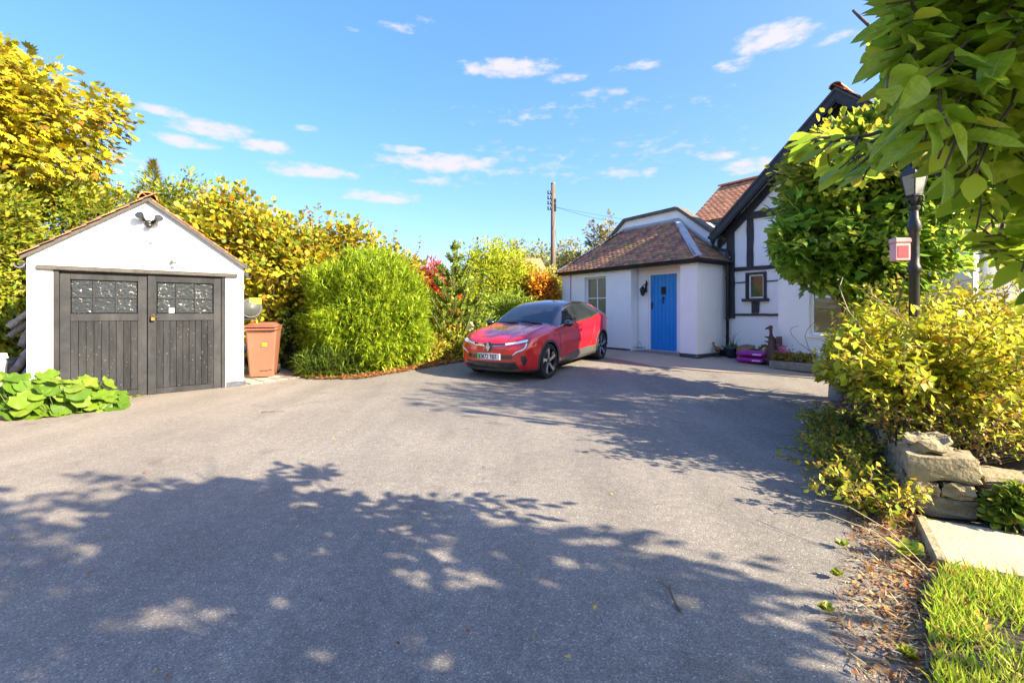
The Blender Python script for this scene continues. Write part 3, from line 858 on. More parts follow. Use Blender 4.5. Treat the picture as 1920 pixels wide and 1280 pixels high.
# porch window
def window(name, x0, x1, z0, z1, y, nx, nz_, pane_mat, frame_mat, label=None, fw=.05, bar=.022, sill=True, dark=False):
    w = empty(name, (0, 0, 0)); w.parent = house
    if label: w['label'] = label
    for a in ((x0, x0 + fw, z0, z1), (x1 - fw, x1, z0, z1), (x0 + fw + .0005, x1 - fw - .0005, z0, z0 + fw), (x0 + fw + .0005, x1 - fw - .0005, z1 - fw, z1)):
        MB().box(a[0] + .001, a[1] - .001, y, y + .06, a[2] + .001, a[3] - .001, .003).build('frame', frame_mat, w)
    ix0, ix1, iz0, iz1 = x0 + fw, x1 - fw, z0 + fw, z1 - fw
    for i in range(nx):
        for j in range(nz_):
            a = ix0 + (ix1 - ix0) * i / nx; b_ = ix0 + (ix1 - ix0) * (i + 1) / nx
            c = iz0 + (iz1 - iz0) * j / nz_; d = iz0 + (iz1 - iz0) * (j + 1) / nz_
            MB().box(a + .002, b_ - .002, y + .03, y + .036, c + .002, d - .002).build('pane', pane_mat, w)
    for i in range(1, nx):
        a = ix0 + (ix1 - ix0) * i / nx
        MB().box(a - bar, a + bar, y + .004, y + .052, iz0, iz1, .003).build('glazing_bar', frame_mat, w)
    for j in range(1, nz_):
        c = iz0 + (iz1 - iz0) * j / nz_
        for i in range(nx):
            a = ix0 + (ix1 - ix0) * i / nx; b_ = ix0 + (ix1 - ix0) * (i + 1) / nx
            MB().box(a + bar + .001, b_ - bar - .001, y + .006, y + .05, c - bar, c + bar, .003).build('glazing_bar', frame_mat, w)
    MB().box(x0, x1, y + .065, y + .075, z0, z1).build('interior_shade_sheet', M['black_wood'], w)  # black sheet painted in place of the unlit room behind
    if sill:
        MB().box(x0 - .03, x1 + .03, -.03 if y < .5 else y - .1, y, z0 - .05, z0 - .001, .006).build('sill', frame_mat, w)
    return w
window('window', WX0 + .003, WX1 - .003, WZ0, WZ1 - .003, .10, 2, 2, M['obscure'], M['white_paint'], 'four-pane white window with obscured glass in the porch wall', .045, .016, False)
MB().box(WX0 - .02, WX1 + .02, -.035, .099, WZ0 - .05, WZ0 - .002, .006).build('window_sill', M['white_paint'], house)
# blue-brick plinth: single bricks standing a little proud
pbr = empty('plinth', (0, 0, 0)); pbr.parent = house
bv = MB().box(-.1045, .1045, 0, .05, 0, .058, .004)
proto_b = None
def brick(x, y, z, rz):
    global proto_b
    if proto_b is None:
        proto_b = bv.build('brick', M['blue_brick'], pbr); b_ = proto_b
    else:
        b_ = instance(proto_b, pbr)
    b_.location = (x, y, z); b_.rotation_euler = (0, 0, rz)
for row in range(2):
    z = .0 + row * .066
    off = .11 * row
    x = RX1 + .13 + off * 0
    for xx in (RX1 + .107, RX1 + .325):
        brick(xx + random.uniform(-.002, .002), -.028 + random.uniform(-.002, .002), z, 0)
    xx = RX0 - .11 - off
    while xx > PL + .1:
        brick(xx, -.028 + random.uniform(-.002, .002), z, 0); xx -= .218
    yy = .085 + off * .5
    while yy < GY - .1:
        brick(.028 + random.uniform(-.002, .002), yy, z, R(90)); yy += .218
mb = MB(); mb.box(RX1 + .005, .016, -.012, -.001, 0, .128); mb.box(PL, RX0 - .005, -.012, -.001, 0, .128); mb.box(.001, .013, 0, GY - .005, 0, .128)
mb.build('mortar', M['mortar'], pbr)
# porch roof: hipped, leaning on the wall behind
ZR = 3.68
ov = .13
EL, ER, EF = PL - ov, ov, -ov
RL, RR = -3.27, -1.43
ez = EZ - .02
mb = MB()
A_, B_, C_, D_ = (EL, EF, ez), (ER, EF, ez), (RR, GY - .003, ZR), (RL, GY - .003, ZR)
E_, F_ = (ER, GY - .003, ez), (EL, GY - .003, ez)
mb.add([A_, B_, C_, D_, E_, F_], [(0, 1, 2, 3), (1, 4, 2), (5, 0, 3), (5, 4, 1, 0), (3, 2, 4, 5)])
proof = mb.build('porch_roof', M['tile'], house)
def slope_tiles(P0, P1, P2, P3, w, gauge):
    """tiles on the quad/triangle P0 P1 (eave) P2 P3 (top)"""
    P0, P1, P2, P3 = map(Vector, (P0, P1, P2, P3))
    eu = (P1 - P0).normalized()
    n = eu.cross(P3 - P0).normalized()
    ev = n.cross(eu)
    ulen = (P1 - P0).length; vlen = (P3 - P0).dot(ev)
    u3, u2 = (P3 - P0).dot(eu), (P2 - P0).dot(eu)
    def inside(u, v):
        t = v / vlen
        return t < .985 and u > u3 * t + .03 and u < ulen + (u2 - ulen) * t - .03
    return tile_grid(P0 - ev * .03, eu, ev, ulen, vlen, w, gauge, inside)
ms_f = slope_tiles(A_, B_, C_, D_, .165, .1)
ms_r = slope_tiles(B_, E_, C_, C_, .165, .1)
ms_l = slope_tiles(F_, A_, D_, D_, .165, .1)
camw = Vector((0, 0, CAM_H))
vis = sorted(ms_f + ms_r, key=lambda m_: (HM @ m_.translation - camw).length)
proto_t = mesh_obj('roof_tile', tv, tf, M['tile'], proof)
proto_t.matrix_basis = vis[0]
for m_ in vis[1:300]:
    o = instance(proto_t, proof); o.matrix_basis = m_
tiles_joined('tile_courses', vis[300:] + ms_l, tv, tf, M['tile'], proof)
def strip(name, P, Q, w, up, mat, parent, t=.03):
    P, Q = Vector(P), Vector(Q)
    d = (Q - P).normalized(); s_ = d.cross(Vector(up)).normalized(); n = s_.cross(d).normalized()
    mb_ = MB(); vs = []
    for q in (P, Q):
        for (a, b_) in ((-w, 0), (w, 0), (w * .55, t), (-w * .55, t)):
            vs.append(q + s_ * a + n * b_)
    mb_.add(vs, [(0,3,2,1), (4,5,6,7), (0,1,5,4), (1,2,6,5), (2,3,7,6), (3,0,4,7)])
    return mb_.build(name, mat, parent)
strip('hip_flashing', Vector(B_) + Vector((-.02, .02, .055)), Vector(C_) + Vector((.0, -.02, .075)), .095, (0, -.2, 1), M['lead'], proof)
strip('hip_flashing', Vector(A_) + Vector((.02, .02, .055)), Vector(D_) + Vector((.0, -.02, .075)), .06, (0, -.2, 1), M['lead'], proof)
strip('wall_flashing', (RL - .05, GY - .05, ZR + .045), (RR + .03, GY - .05, ZR + .045), .06, (0, -1, .6), M['lead'], proof)
strip('wall_flashing', (RR, GY - .04, ZR + .06), (ER, GY - .04, ez + .10), .045, (.5, -1, .6), M['lead'], proof)
# gutters of the porch
def gutter(P, Q, r=.05, parent=house):
    P, Q = Vector(P), Vector(Q); d = (Q - P).normalized(); s_ = d.cross(Vector((0, 0, 1)))
    ring = [(math.cos(math.pi * (1 + t / 8)) * r, math.sin(math.pi * (1 + t / 8)) * r) for t in range(9)]
    ring += [(a_ * .82, b_ * .82) for a_, b_ in ring[::-1]]
    mb_ = MB(); mb_.prism(ring, lambda a_, b_: P + s_ * a_ + Vector((0, 0, b_)), lambda a_, b_: Q + s_ * a_ + Vector((0, 0, b_)))
    return auto_smooth(mb_.build('gutter', M['black_plastic'], parent), 40)
gutter((EL, EF - .05, ez + .015), (ER + .05, EF - .05, ez + .015))
gutter((ER + .05, EF + .01, ez + .015), (ER + .05, GY - .06, ez + .015))
mb = MB(); mb.box(PL - .1, ER - .02, EF + .02, EF + .045, ez - .09, ez - .002); mb.box(ER - .045, ER - .02, EF + .05, GY - .01, ez - .09, ez - .002)
mb.build('fascia', M['black_wood'], house)
mb = MB(); mb.box(PL - .08, ER - .05, EF + .046, -.001, ez - .05, ez - .03); mb.box(.001, ER - .046, 0, GY - .01, ez - .05, ez - .03)
mb.build('soffit', M['white_paint'], house)
MB().tube([(PL + .42, -.012, .14), (PL + .42, -.012, EZ - .08)], .010, 6).build('cable', M['black_plastic'], house)
# wall behind the porch roof, with its broken-backed coping
TOP = [(-5.0, 2.55), (-3.93, 3.48), (-3.28, 3.99), (-1.43, 4.02), (-.29, 3.13), (-.02, 2.95)]
mb = MB(); poly = [(-5.0, 0), (-.02, 0)] + TOP[::-1]
mb.prism(poly, lambda x, z: (x, GY + .01, z), lambda x, z: (x, GY + .30, z))
mb.build('parapet_wall', M['render'], house)
for (a, b_) in zip(TOP[:-1], TOP[1:]):
    a, b_ = Vector((a[0], 0, a[1])), Vector((b_[0], 0, b_[1]))
    d = (b_ - a).normalized(); n = Vector((-d.z, 0, d.x))
    q = [a - d * .012, b_ + d * .012, b_ + d * .012 + n * .085, a - d * .012 + n * .085]
    mb = MB(); mb.add([Vector((p.x, GY - .07, p.z)) for p in q] + [Vector((p.x, GY + .36, p.z)) for p in q], [(0,1,2,3), (7,6,5,4), (0,4,5,1), (1,5,6,2), (2,6,7,3), (3,7,4,0)])
    mb.build('coping', M['coping'], house)
# wing behind the parapet
mb = MB(); mb.prism([(-4.9, 0), (-.05, 0), (-.05, 2.8), (-1.45, 3.85), (-3.27, 3.85), (-4.9, 2.5)], lambda x, z: (x, GY + .301, z), lambda x, z: (x, GY + 6, z))
mb.build('rear_wing', M['render'], house)
# timbered gable
GX1 = 5.08; APX, APZ, GEZ = 2.54, 5.72, 3.27
slp = (APZ - GEZ) / (APX + .05)
SWX0, SWX1, SWZ0, SWZ1 = .545, .975, 1.465, 2.085
def gz(x): return APZ - abs(x - APX) * slp - .06
mb = MB()
mb.prism([(0, 0), (SWX0, 0), (SWX0, 3.0), (SWX0, gz(SWX0)), (0, gz(0))], lambda x, z: (x, GY, z), lambda x, z: (x, GY + .25, z))
mb.prism([(SWX0, 0), (SWX1, 0), (SWX1, SWZ0), (SWX0, SWZ0)], lambda x, z: (x, GY, z), lambda x, z: (x, GY + .25, z))
mb.prism([(SWX0, SWZ1), (SWX1, SWZ1), (SWX1, gz(SWX1)), (SWX0, gz(SWX0))], lambda x, z: (x, GY, z), lambda x, z: (x, GY + .25, z))
mb.prism([(SWX1, 0), (GX1, 0), (GX1, gz(GX1)), (APX, gz(APX)), (SWX1, gz(SWX1))], lambda x, z: (x, GY, z), lambda x, z: (x, GY + .25, z))
mb.box(0, .25, GY + .2501, GY + 3.0, 0, gz(0)); mb.box(GX1 - .25, GX1, GY + .2501, GY + 6.0, 0, gz(GX1))
mb.build('gable_wall', M['render'], house)
def timber(pts, t=.035, name='timber'):
    """a beam face from an outline in the wall plane, edges a little wavy"""
    mb_ = MB(); out = []
    n = len(pts)
    for i in range(n):
        a, b_ = Vector(pts[i]), Vector(pts[(i+1) % n])
        k = max(1, int((b_ - a).length / .22))
        for q in range(k):
            p = a.lerp(b_, q / k)
            j = .009
            out.append((p.x + random.uniform(-j, j), p.y + random.uniform(-j, j)))
    mb_.prism(out, lambda x, z: (x, GY - t, z), lambda x, z: (x, GY - .001, z))
    return mb_.build(name, M['timber'], house)
timber([(.035, .98), (.235, .98), (.235, gz(.235) - .02), (.035, gz(.035) - .02)], .05)
timber([(.545, 2.255), (.70, 2.255), (.70, 3.405), (.545, 3.405)])
timber([(.255, 3.41), (3.6, 3.41), (3.6, 3.58), (.40, 3.58), (.255, 3.44)], .042)
timber([(.245, 2.155), (4.9, 2.155), (4.9, 2.25), (.245, 2.25)], .036)
timber([(.245, 1.045), (4.9, 1.045), (4.9, 1.105), (.245, 1.105)], .036)
timber([(.66, 1.115), (.84, 1.115), (.84, 1.39), (.66, 1.39)])
timber([(.245, 1.86), (.50, 1.86), (.50, 1.885), (.245, 1.885)], .02)
timber([(1.02, 1.86), (1.6, 1.86), (1.6, 1.885), (1.02, 1.885)], .02)
timber([(1.75, 2.255), (1.90, 2.255), (1.90, 3.405), (1.75, 3.405)])
timber([(2.47, 3.585), (2.61, 3.585), (2.61, 5.2), (2.47, 5.2)])
timber([(3.2, 2.255), (3.35, 2.255), (3.35, 3.405), (3.2, 3.405)])
# little casement
cas = window('casement_window', SWX0 + .03, SWX1 - .03, SWZ0 + .005, SWZ1 - .03, GY + .02, 1, 1, M['pane'], M['white_paint'], 'small white casement in a black surround', .042, .02, False)
for a in ((SWX0 - .03, SWX0 + .029, GY - .045, GY + .05, SWZ0 + .002, SWZ1 + .02), (SWX1 - .029, SWX1 + .03, GY - .045, GY + .05, SWZ0 + .002, SWZ1 + .02), (SWX0 + .0295, SWX1 - .0295, GY - .045, GY + .05, SWZ1 - .029, SWZ1 + .02)):
    MB().box(*a, .004).build('surround', M['timber'], cas)
MB().box(SWX0 - .09, SWX1 + .09, GY - .12, GY + .03, SWZ0 - .07, SWZ0 + .0, .008).build('sill', M['timber'], cas)
# gable roof: boards, verge and tile edges
BY = GY - .34
gr = MB()
for s in (-1, 1):
    xe = APX + s * (APX + .22)
    ze = APZ - (APX + .22) * slp
    P = [(APX, APZ), (xe, ze), (xe, ze + .05), (APX, APZ + .05)]
    gr.prism(P if s > 0 else P[::-1], lambda x, z: (x, BY + .02, z), lambda x, z: (x, GY + 6.5, z))
groof2 = gr.build('gable_roof', M['old_wood'], house)
for s in (-1, 1):
    def bz(x, d): return APZ - abs(x - APX) * slp - d
    xe = APX + s * (APX + .20)
    xm_ = APX + s * .001
    for nm, d0, d1, y0, y1, mt in (('bargeboard', .012, .20, BY - .03, BY + .0, M['black_wood']), ('verge_trim', -.055, .010, BY - .05, BY + .02, M['old_wood']), ('bargeboard', .20, .245, BY - .012, BY + .02, M['black_wood']), ('wall_plate', .15, .40, GY - .06, GY - .037, M['timber'])):
        P = [(xm_, bz(xm_, d1)), (xe, bz(xe, d1)), (xe, bz(xe, d0)), (xm_, bz(xm_, d0))]
        MB().prism(P, lambda x, z: (x, y0, z), lambda x, z: (x, y1, z)).build(nm, mt, groof2)
    # soffit boards
    P = [(xm_, bz(xm_, .03)), (xe, bz(xe, .03)), (xe, bz(xe, .012)), (xm_, bz(xm_, .012))]
    MB().prism(P, lambda x, z: (x, BY + .021, z), lambda x, z: (x, GY - .01, z)).build('soffit', M['black_wood'], groof2)
    a = math.atan(slp)
    e0 = Vector((xe, BY - .06 if s > 0 else GY + 4.4, bz(xe, 0) + .055)); eu = Vector((0, s, 0)); ev = Vector((-s * math.cos(a), 0, math.sin(a)))
    L_ = (APX + .20) / math.cos(a)
    ms = tile_grid(e0, eu, ev, 4.4 + .4, L_, .165, .1, lambda u, v: .05 < u < 4.4 - BY + .06 and v < L_ - .05)
    tiles_joined('tile_courses', ms, tv, tf, M['tile_red'], groof2)
for k in range(14):
    mb = MB(); ring = [(math.cos(math.pi * t / 8) * .12, math.sin(math.pi * t / 8) * .10) for t in range(9)]; ring += [(x * .85, z * .85) for x, z in ring[::-1]]
    y0 = BY - .05 + k * .35
    mb.prism(ring, lambda x, z: (APX + x, y0, APZ + .06 + z), lambda x, z: (APX + x, y0 + .342, APZ + .06 + z))
    auto_smooth(mb.build('ridge_tile', M['tile_red'], groof2), 50)
# hopper and downpipe in the corner
mb = MB(); mb.box(-.33, -.13, GY - .30, GY - .12, 3.02, 3.10, .01); mb.lathe([(.085, 0), (.05, -.10)], 8, Matrix.Translation((-.23, GY - .21, 3.02)))
mb.build('hopper', M['black_plastic'], house)
MB().tube([(-.23, GY - .21, 2.93), (-.23, GY - .21, 2.84), (-.12, GY - .20, 2.76), (.06, GY - .14, 2.70), (.11, GY - .13, 2.62), (.11, GY - .13, .02)], .038, 10).build('downpipe', M['black_plastic'], house, True)
gutter((-.20, BY - .02, 3.14), (-.20, GY + 2.9, 3.14), .055)
for z in (.98, 2.0):
    MB().lathe([(.05, -.03), (.055, -.02), (.055, .02), (.05, .03)], 10, Matrix.Translation((.11, GY - .13, z))).build('pipe_collar', M['black_plastic'], house)
# main range behind
MY, MX0, MX1, MEZ, MRZ = 3.35, -2.30, 7.0, 4.02, 5.42
mb = MB(); mb.prism([(MY, 0), (MY + 3.6, 0), (MY + 3.6, MEZ), (MY + 1.7, MRZ - .05), (MY, MEZ)], lambda y, z: (MX0 + .12, y, z), lambda y, z: (MX1, y, z))
mb.build('main_wall', M['render'], house)
mr_e = Vector((MX0, MY - .15, MEZ - .10)); 
P0, P1, P2, P3 = (MX0, MY - .18, MEZ - .06), (MX1, MY - .18, MEZ - .06), (MX1, MY + 1.7, MRZ), (MX0, MY + 1.7, MRZ)
mb = MB(); mb.add([P0, P1, P2, P3, (MX0, MY + 3.75, MEZ - .06), (MX1, MY + 3.75, MEZ - .06)] , [(0, 1, 2, 3), (3, 2, 5, 4)])
mroof = mb.build('main_roof', M['tile_red'], house)
tiles_joined('tile_courses', slope_tiles(P0, (2.6, P1[1], P1[2]), (2.6, P2[1], P2[2]), P3, .165, .1), tv, tf, M['tile_red'], mroof)
mb = MB(); mb.box(MX0, MX1, MY - .20, MY - .17, MEZ - .19, MEZ - .07); mb.build('fascia', M['black_wood'], house)
for k in range(12):
    mb = MB(); ring = [(math.cos(math.pi * t / 6) * .11, math.sin(math.pi * t / 6) * .09) for t in range(7)]; ring += [(x * .85, z * .85) for x, z in ring[::-1]]
    x0 = MX0 - .02 + k * .40
    mb.prism(ring, lambda a_, z: (x0, MY + 1.7 + a_, MRZ + .04 + z), lambda a_, z: (x0 + .392, MY + 1.7 + a_, MRZ + .04 + z))
    auto_smooth(mb.build('ridge_tile', M['tile_red'], mroof), 50)
# bay at the gable's foot
BX0, BX1, BYF, BZ = 1.53, 4.6, .70, 2.66
BWX0, BWX1, BWZ0, BWZ1 = 2.14, 3.5, .66, 2.25
mb = MB(); mb.box(BX0, BWX0, BYF, BYF + .25, 0, BZ); mb.box(BWX0, BWX1, BYF, BYF + .25, 0, BWZ0); mb.box(BWX0, BWX1, BYF, BYF + .25, BWZ1, BZ); mb.box(BWX1, BX1, BYF, BYF + .25, 0, BZ)
mb.box(BX0, BX0 + .2, BYF + .2501, GY - .052, 0, BZ); mb.box(BX1 - .2, BX1, BYF + .2501, GY - .052, 0, BZ)
mb.build('bay_wall', M['render'], house)
window('bay_window', BWX0 + .003, BWX1 - .003, BWZ0, BWZ1 - .003, BYF + .09, 2, 2, glass_mat('reflecting_glass', (.20, .15, .075), .06, .2, 2), M['white_paint'], 'white window in the bay beside the shrubs', .055, .022, False)
MB().box(BWX0 - .04, BWX1 + .04, BYF - .04, BYF + .088, BWZ0 - .06, BWZ0 - .002, .008).build('window_sill', M['white_paint'], house)
P0, P1, P2, P3 = (BX0 - .12, BYF - .14, BZ - .03), (BX1 + .12, BYF - .14, BZ - .03), (BX1 + .12, GY - .055, BZ + .42), (BX0 - .12, GY - .055, BZ + .42)
mb = MB(); mb.add([P0, P1, P2, P3] + [(p[0], p[1], p[2] - .04) for p in (P0, P1, P2, P3)], [(0, 1, 2, 3), (7, 6, 5, 4), (0, 4, 5, 1), (1, 5, 6, 2), (2, 6, 7, 3), (3, 7, 4, 0)])
broof = mb.build('bay_roof', M['old_wood'], house)
tiles_joined('tile_courses', slope_tiles(P0, P1, P2, P3, .165, .1), tv, tf, M['tile_red'], broof)
gutter((BX0 - .14, BYF - .19, BZ - .02), (BX1 + .12, BYF - .19, BZ - .02))
# ================================================================== car
def car_paint():
    m, nt, b = new_mat('red_car_paint')
    b.inputs['Base Color'].default_value = (.46, .008, .014, 1)
    b.inputs['Metallic'].default_value = .1
    b.inputs['Roughness'].default_value = .32
    b.inputs['Coat Weight'].default_value = 1.0
    b.inputs['Coat Roughness'].default_value = .03
    n1 = nt.nodes.new('ShaderNodeTexNoise'); n1.inputs['Scale'].default_value = 900; n1.inputs['Detail'].default_value = 2
    rp = nt.nodes.new('ShaderNodeValToRGB'); rp.color_ramp.elements[0].color = (.50, .006, .010, 1); rp.color_ramp.elements[1].color = (.60, .009, .013, 1)
    nt.links.new(n1.outputs[0], rp.inputs[0]); nt.links.new(rp.outputs[0], b.inputs['Base Color'])
    return m
M['car_red'] = car_paint()
M['car_black'] = pm('gloss_black', (.012, .013, .015), .12, var=.1, coat=1.0)
M['car_clad'] = pm('grey_cladding', (.045, .045, .046), .45, var=.12, scale=20)
M['car_sill'] = pm('satin_sill_trim', (.20, .19, .175), .32, metal=.7, var=.1, scale=8)
M['car_glass'] = glass_mat('car_glass', (.016, .022, .026), .02)
M['chrome'] = pm('satin_chrome', (.62, .61, .58), .22, metal=1.0, var=.06)
M['alloy'] = pm('machined_alloy', (.66, .66, .66), .25, metal=.9, var=.08, scale=15)
M['alloy_dark'] = pm('black_alloy', (.02, .02, .021), .35, var=.15)
M['lamp'] = pm('headlamp_lens', (.70, .73, .76), .12, var=.12, scale=25, coat=1.0)
M['plate'] = pm('plate_white', (.80, .80, .77), .45, var=.02)
M['plate_green'] = pm('plate_green', (.10, .50, .12), .45, var=.02)
M['plate_ink'] = pm('plate_ink', (.01, .01, .01), .5, var=.05)
M['tail'] = pm('tail_lamp', (.45, .01, .012), .15, var=.1, coat=1.0)

car = empty('parked_car', (0, 0, 0), 0, 'glossy red hatchback with black roof parked before the porch', 'car')
cz0, cz1 = .075, .215
car_f = Vector((-.43, 8.66, 0)); car_dir = Vector((.545, .839, 0)).normalized()
pitch = math.atan2(cz1 - cz0, 2.68)
car.location = (car_f.x, car_f.y, cz0 - .8 * math.tan(pitch))
car.rotation_mode = 'XYZ'
car.rotation_euler = (Matrix.Rotation(math.atan2(car_dir.y, car_dir.x), 4, 'Z') @ Matrix.Rotation(-pitch, 4, 'Y')).to_euler()

CL = 4.20
def keyed(keys):
    xs, ys = np.array([k[0] for k in keys]), np.array([k[1] for k in keys])
    def f(x):
        # monotone-ish cubic through the keys
        i = np.clip(np.searchsorted(xs, x) - 1, 0, len(xs) - 2)
        h = xs[i+1] - xs[i]; t = (x - xs[i]) / h
        def slope(j):
            if j <= 0: return (ys[1] - ys[0]) / (xs[1] - xs[0])
            if j >= len(xs) - 1: return (ys[-1] - ys[-2]) / (xs[-1] - xs[-2])
            a, b_ = (ys[j] - ys[j-1]) / (xs[j] - xs[j-1]), (ys[j+1] - ys[j]) / (xs[j+1] - xs[j])
            return 0 if a * b_ <= 0 else 2 * a * b_ / (a + b_)
        m0, m1 = slope(i), slope(i+1)
        return float((2*t**3 - 3*t**2 + 1)*ys[i] + (t**3 - 2*t**2 + t)*h*m0 + (-2*t**3 + 3*t**2)*ys[i+1] + (t**3 - t**2)*h*m1)
    return f
kW = keyed([(0, .66), (.04, .735), (.10, .785), (.22, .835), (.45, .875), (.8, .888), (1.3, .876), (2.2, .874), (3.0, .882), (3.5, .892), (3.85, .868), (4.05, .80), (4.15, .73), (4.2, .66)])
kB = keyed([(0, .72), (.06, .765), (.15, .80), (.3, .845), (.8, .925), (1.2, .965), (1.6, .985), (2.4, 1.015), (3.2, 1.075), (3.7, 1.115), (4.0, 1.10), (4.12, 1.04), (4.2, .94)])
kC = keyed([(0, .745), (.05, .80), (.12, .835), (.25, .875), (.6, .955), (1.0, 1.015), (1.16, 1.035), (1.30, 1.115), (1.60, 1.275), (1.90, 1.405), (2.15, 1.470), (2.45, 1.497), (2.8, 1.49), (3.2, 1.458), (3.6, 1.395), (3.82, 1.335), (3.92, 1.25), (4.06, 1.15), (4.14, 1.07), (4.2, .96)])
kR = keyed([(0, .50), (.1, .62), (.3, .70), (.8, .72), (1.16, .72), (1.5, .665), (1.95, .595), (2.4, .575), (3.0, .565), (3.5, .56), (3.82, .56), (4.0, .62), (4.2, .55)])
kZb = keyed([(0, .205), (.4, .17), (1.0, .165), (3.3, .165), (3.9, .20), (4.2, .27)])
def section(x):
    W, B, C_, Rr, zb = kW(x), kB(x), kC(x), kR(x), kZb(x)
    glass = C_ - B > .10
    ze = C_ - (.055 if glass else max(.012, (C_ - B) * .35))
    re_ = Rr if glass else min(Rr, W * .82)
    w_in = .93 * W
    return [(0, zb), (.55 * W, zb), (.84 * W, zb + .01), (.955 * W, zb + .07), (.985 * W, zb + .20), (W, .60), (.992 * W, .74 if B > .85 else B - .1), (.975 * W, B - .055), (w_in, B), (re_ + .02, ze - .012), (re_ - .06, ze + .022), (re_ * .45, C_ - .010), (0, C_)]
SEG = [4, 3, 3, 5, 9, 5, 5, 5, 16, 4, 6, 6]
def sample_section(x):
    P_ = [Vector((0, p[0], p[1])) for p in section(x)]
    out = []
    for i in range(len(P_) - 1):
        p0 = P_[max(0, i-1)]; p1 = P_[i]; p2 = P_[i+1]; p3 = P_[min(len(P_)-1, i+2)]
        if i == 0: p0 = Vector((0, -P_[1].y, P_[1].z))
        if i == len(P_) - 2: p3 = Vector((0, -P_[-2].y, P_[-2].z))
        tens = .32
        lin_ = i in (8,)             # side glass stays nearly flat
        d = (p2 - p1).length
        m1 = (p2 - p0) / max((p2 - p1).length + (p1 - p0).length, 1e-6) * d * (2 * tens + .2)
        m2 = (p3 - p1) / max((p3 - p2).length + (p2 - p1).length, 1e-6) * d * (2 * tens + .2)
        if lin_: m1 = m2 = (p2 - p1)
        if i == 7: m2 = (p2 - p1) * .8
        if i == 9: m1 = (P_[9] - P_[8]).normalized() * d
        for q in range(SEG[i]):
            t = q / SEG[i]
            out.append((2*t**3 - 3*t**2 + 1) * p1 + (t**3 - 2*t**2 + t) * m1 + (-2*t**3 + 3*t**2) * p2 + (t**3 - t**2) * m2)
    out.append(P_[-1])
    return out
IDX = np.cumsum([0] + SEG)            # where each control point sits along the section
XS = list(np.concatenate([np.linspace(0, .3, 25), np.linspace(.312, 1.10, 55), np.linspace(1.115, 2.1, 66), np.linspace(2.12, 3.7, 80), np.linspace(3.715, 4.2, 34)]))
NS = IDX[-1] + 1
grid = np.zeros((len(XS), NS, 3))
for i, x in enumerate(XS):
    for j, p in enumerate(sample_section(x)):
        y, z = p.y, p.z
        xx = x
        # nose and tail profiles lean with height
        if x < .7:
            f = (1 - x / .7) ** 2
            xx += f * (.10 * max(0, (.36 - z) / .16) ** 1.5 + .06 * max(0, (z - .62) / .2) ** 1.6 + .085 * (abs(y) / .66) ** 2.4 * (1 if x < .3 else 1))
        if x > 3.7:
            f = ((x - 3.7) / .5) ** 2
            xx -= f * (.07 * (abs(y) / .66) ** 2 + .05 * max(0, (.45 - z) / .2))
        # waist: hollow between the wheels, flare over them
        side = smooth01((abs(y) - .6) / .2)
        if side > 0:
            y -= side * .030 * math.exp(-((z - .46) / .13) ** 2) * float(smooth01((x - 1.2) / .4) * smooth01((3.1 - x) / .4))
            for xw in (.80, 3.485):
                y += side * .016 * math.exp(-((math.hypot(x - xw, z - .34) - .42) / .08) ** 2)
            y -= side * .012 * math.exp(-((z - .80) / .05) ** 2) * float(smooth01((x - .6) / .4) * smooth01((3.9 - x) / .4))
        # creases on the bonnet
        if .15 < x < 1.15 and abs(y) < .7 and j > IDX[8]:
            z += .010 * math.exp(-((abs(y) - (.26 + .16 * x)) / .035) ** 2) * float(smooth01((x - .15) / .2) * smooth01((1.15 - x) / .1))
        grid[i, j] = (xx, y, z)
# faces: both halves plus nose and tail, sorted into parts
parts = {k: ([], []) for k in ('body', 'windscreen', 'roof', 'side_window', 'pillar', 'sill', 'arch', 'underside', 'rear_window', 'window_trim', 'bumper')}
FAC = {}
def face_part(i, j):
    x = (XS[i] + XS[i+1]) / 2
    c_ = grid[i:i+2, j:j+2].reshape(-1, 3).mean(0)
    y, z = abs(c_[1]), c_[2]
    for xw in (.80, 3.485):
        rr = math.hypot(c_[0] - xw, z - .345)
        if y > .55 and z < .9:
            if rr < .372: return None
            if rr < .425 and j < IDX[8]: return 'arch'
    if j < IDX[2]: return 'underside'
    seg = np.searchsorted(IDX, j, side='right') - 1
    if seg >= 9 or seg == 8:
        B, C_ = kB(x), kC(x)
        tall = C_ - B
        if seg == 8:
            t = (j - IDX[8] + .5) / SEG[8]
            if 1.30 < x < 3.62 and tall > .10:
                # outline of the side glass
                lo = .10 if x < 3.0 else .10 + (x - 3.0) * .28
                hi = .90
                front = 1.36 + t * .50
                back = 3.62 - max(0, t - .35) * .30
                if t > lo and t < hi and front < x < back:
                    if abs(x - (2.30 + .02 * t)) < .035 or abs(x - (3.16 - .10 * t)) < .022: return 'pillar'
                    return 'side_window'
                if lo - .11 < t <= lo and front - .05 < x < back + .05: return 'window_trim'
                if hi <= t < hi + .06 and front < x < back: return 'window_trim'
                if t > lo: return 'pillar' if x < 3.3 else 'body'
                return 'body'
            if x < 1.36 and tall > .09 and t > .15: return 'pillar'
            return 'body'
        if 1.155 < x < 1.93:
            return 'windscreen' if seg >= 10 or (seg == 9 and j >= IDX[10] - 1) else 'pillar'
        if 1.93 <= x < 3.80: return 'roof'
        if 3.80 <= x < 4.07: return 'rear_window' if seg >= 10 else 'body'
        return 'body'
    if 1.05 < x < 3.25:
        lim = .285 + .0 * x
        if z < lim: return 'arch'
        if z < .30 + .105 * float(smooth01((x - 1.15) / 1.4)) + .02: return 'sill'
    elif z < .25: return 'arch'
    return 'body'
def emit(part, quad):
    V, F = parts[part]
    b_ = len(V); V += [tuple(q) for q in quad]; F.append(tuple(range(b_, b_ + len(quad))))
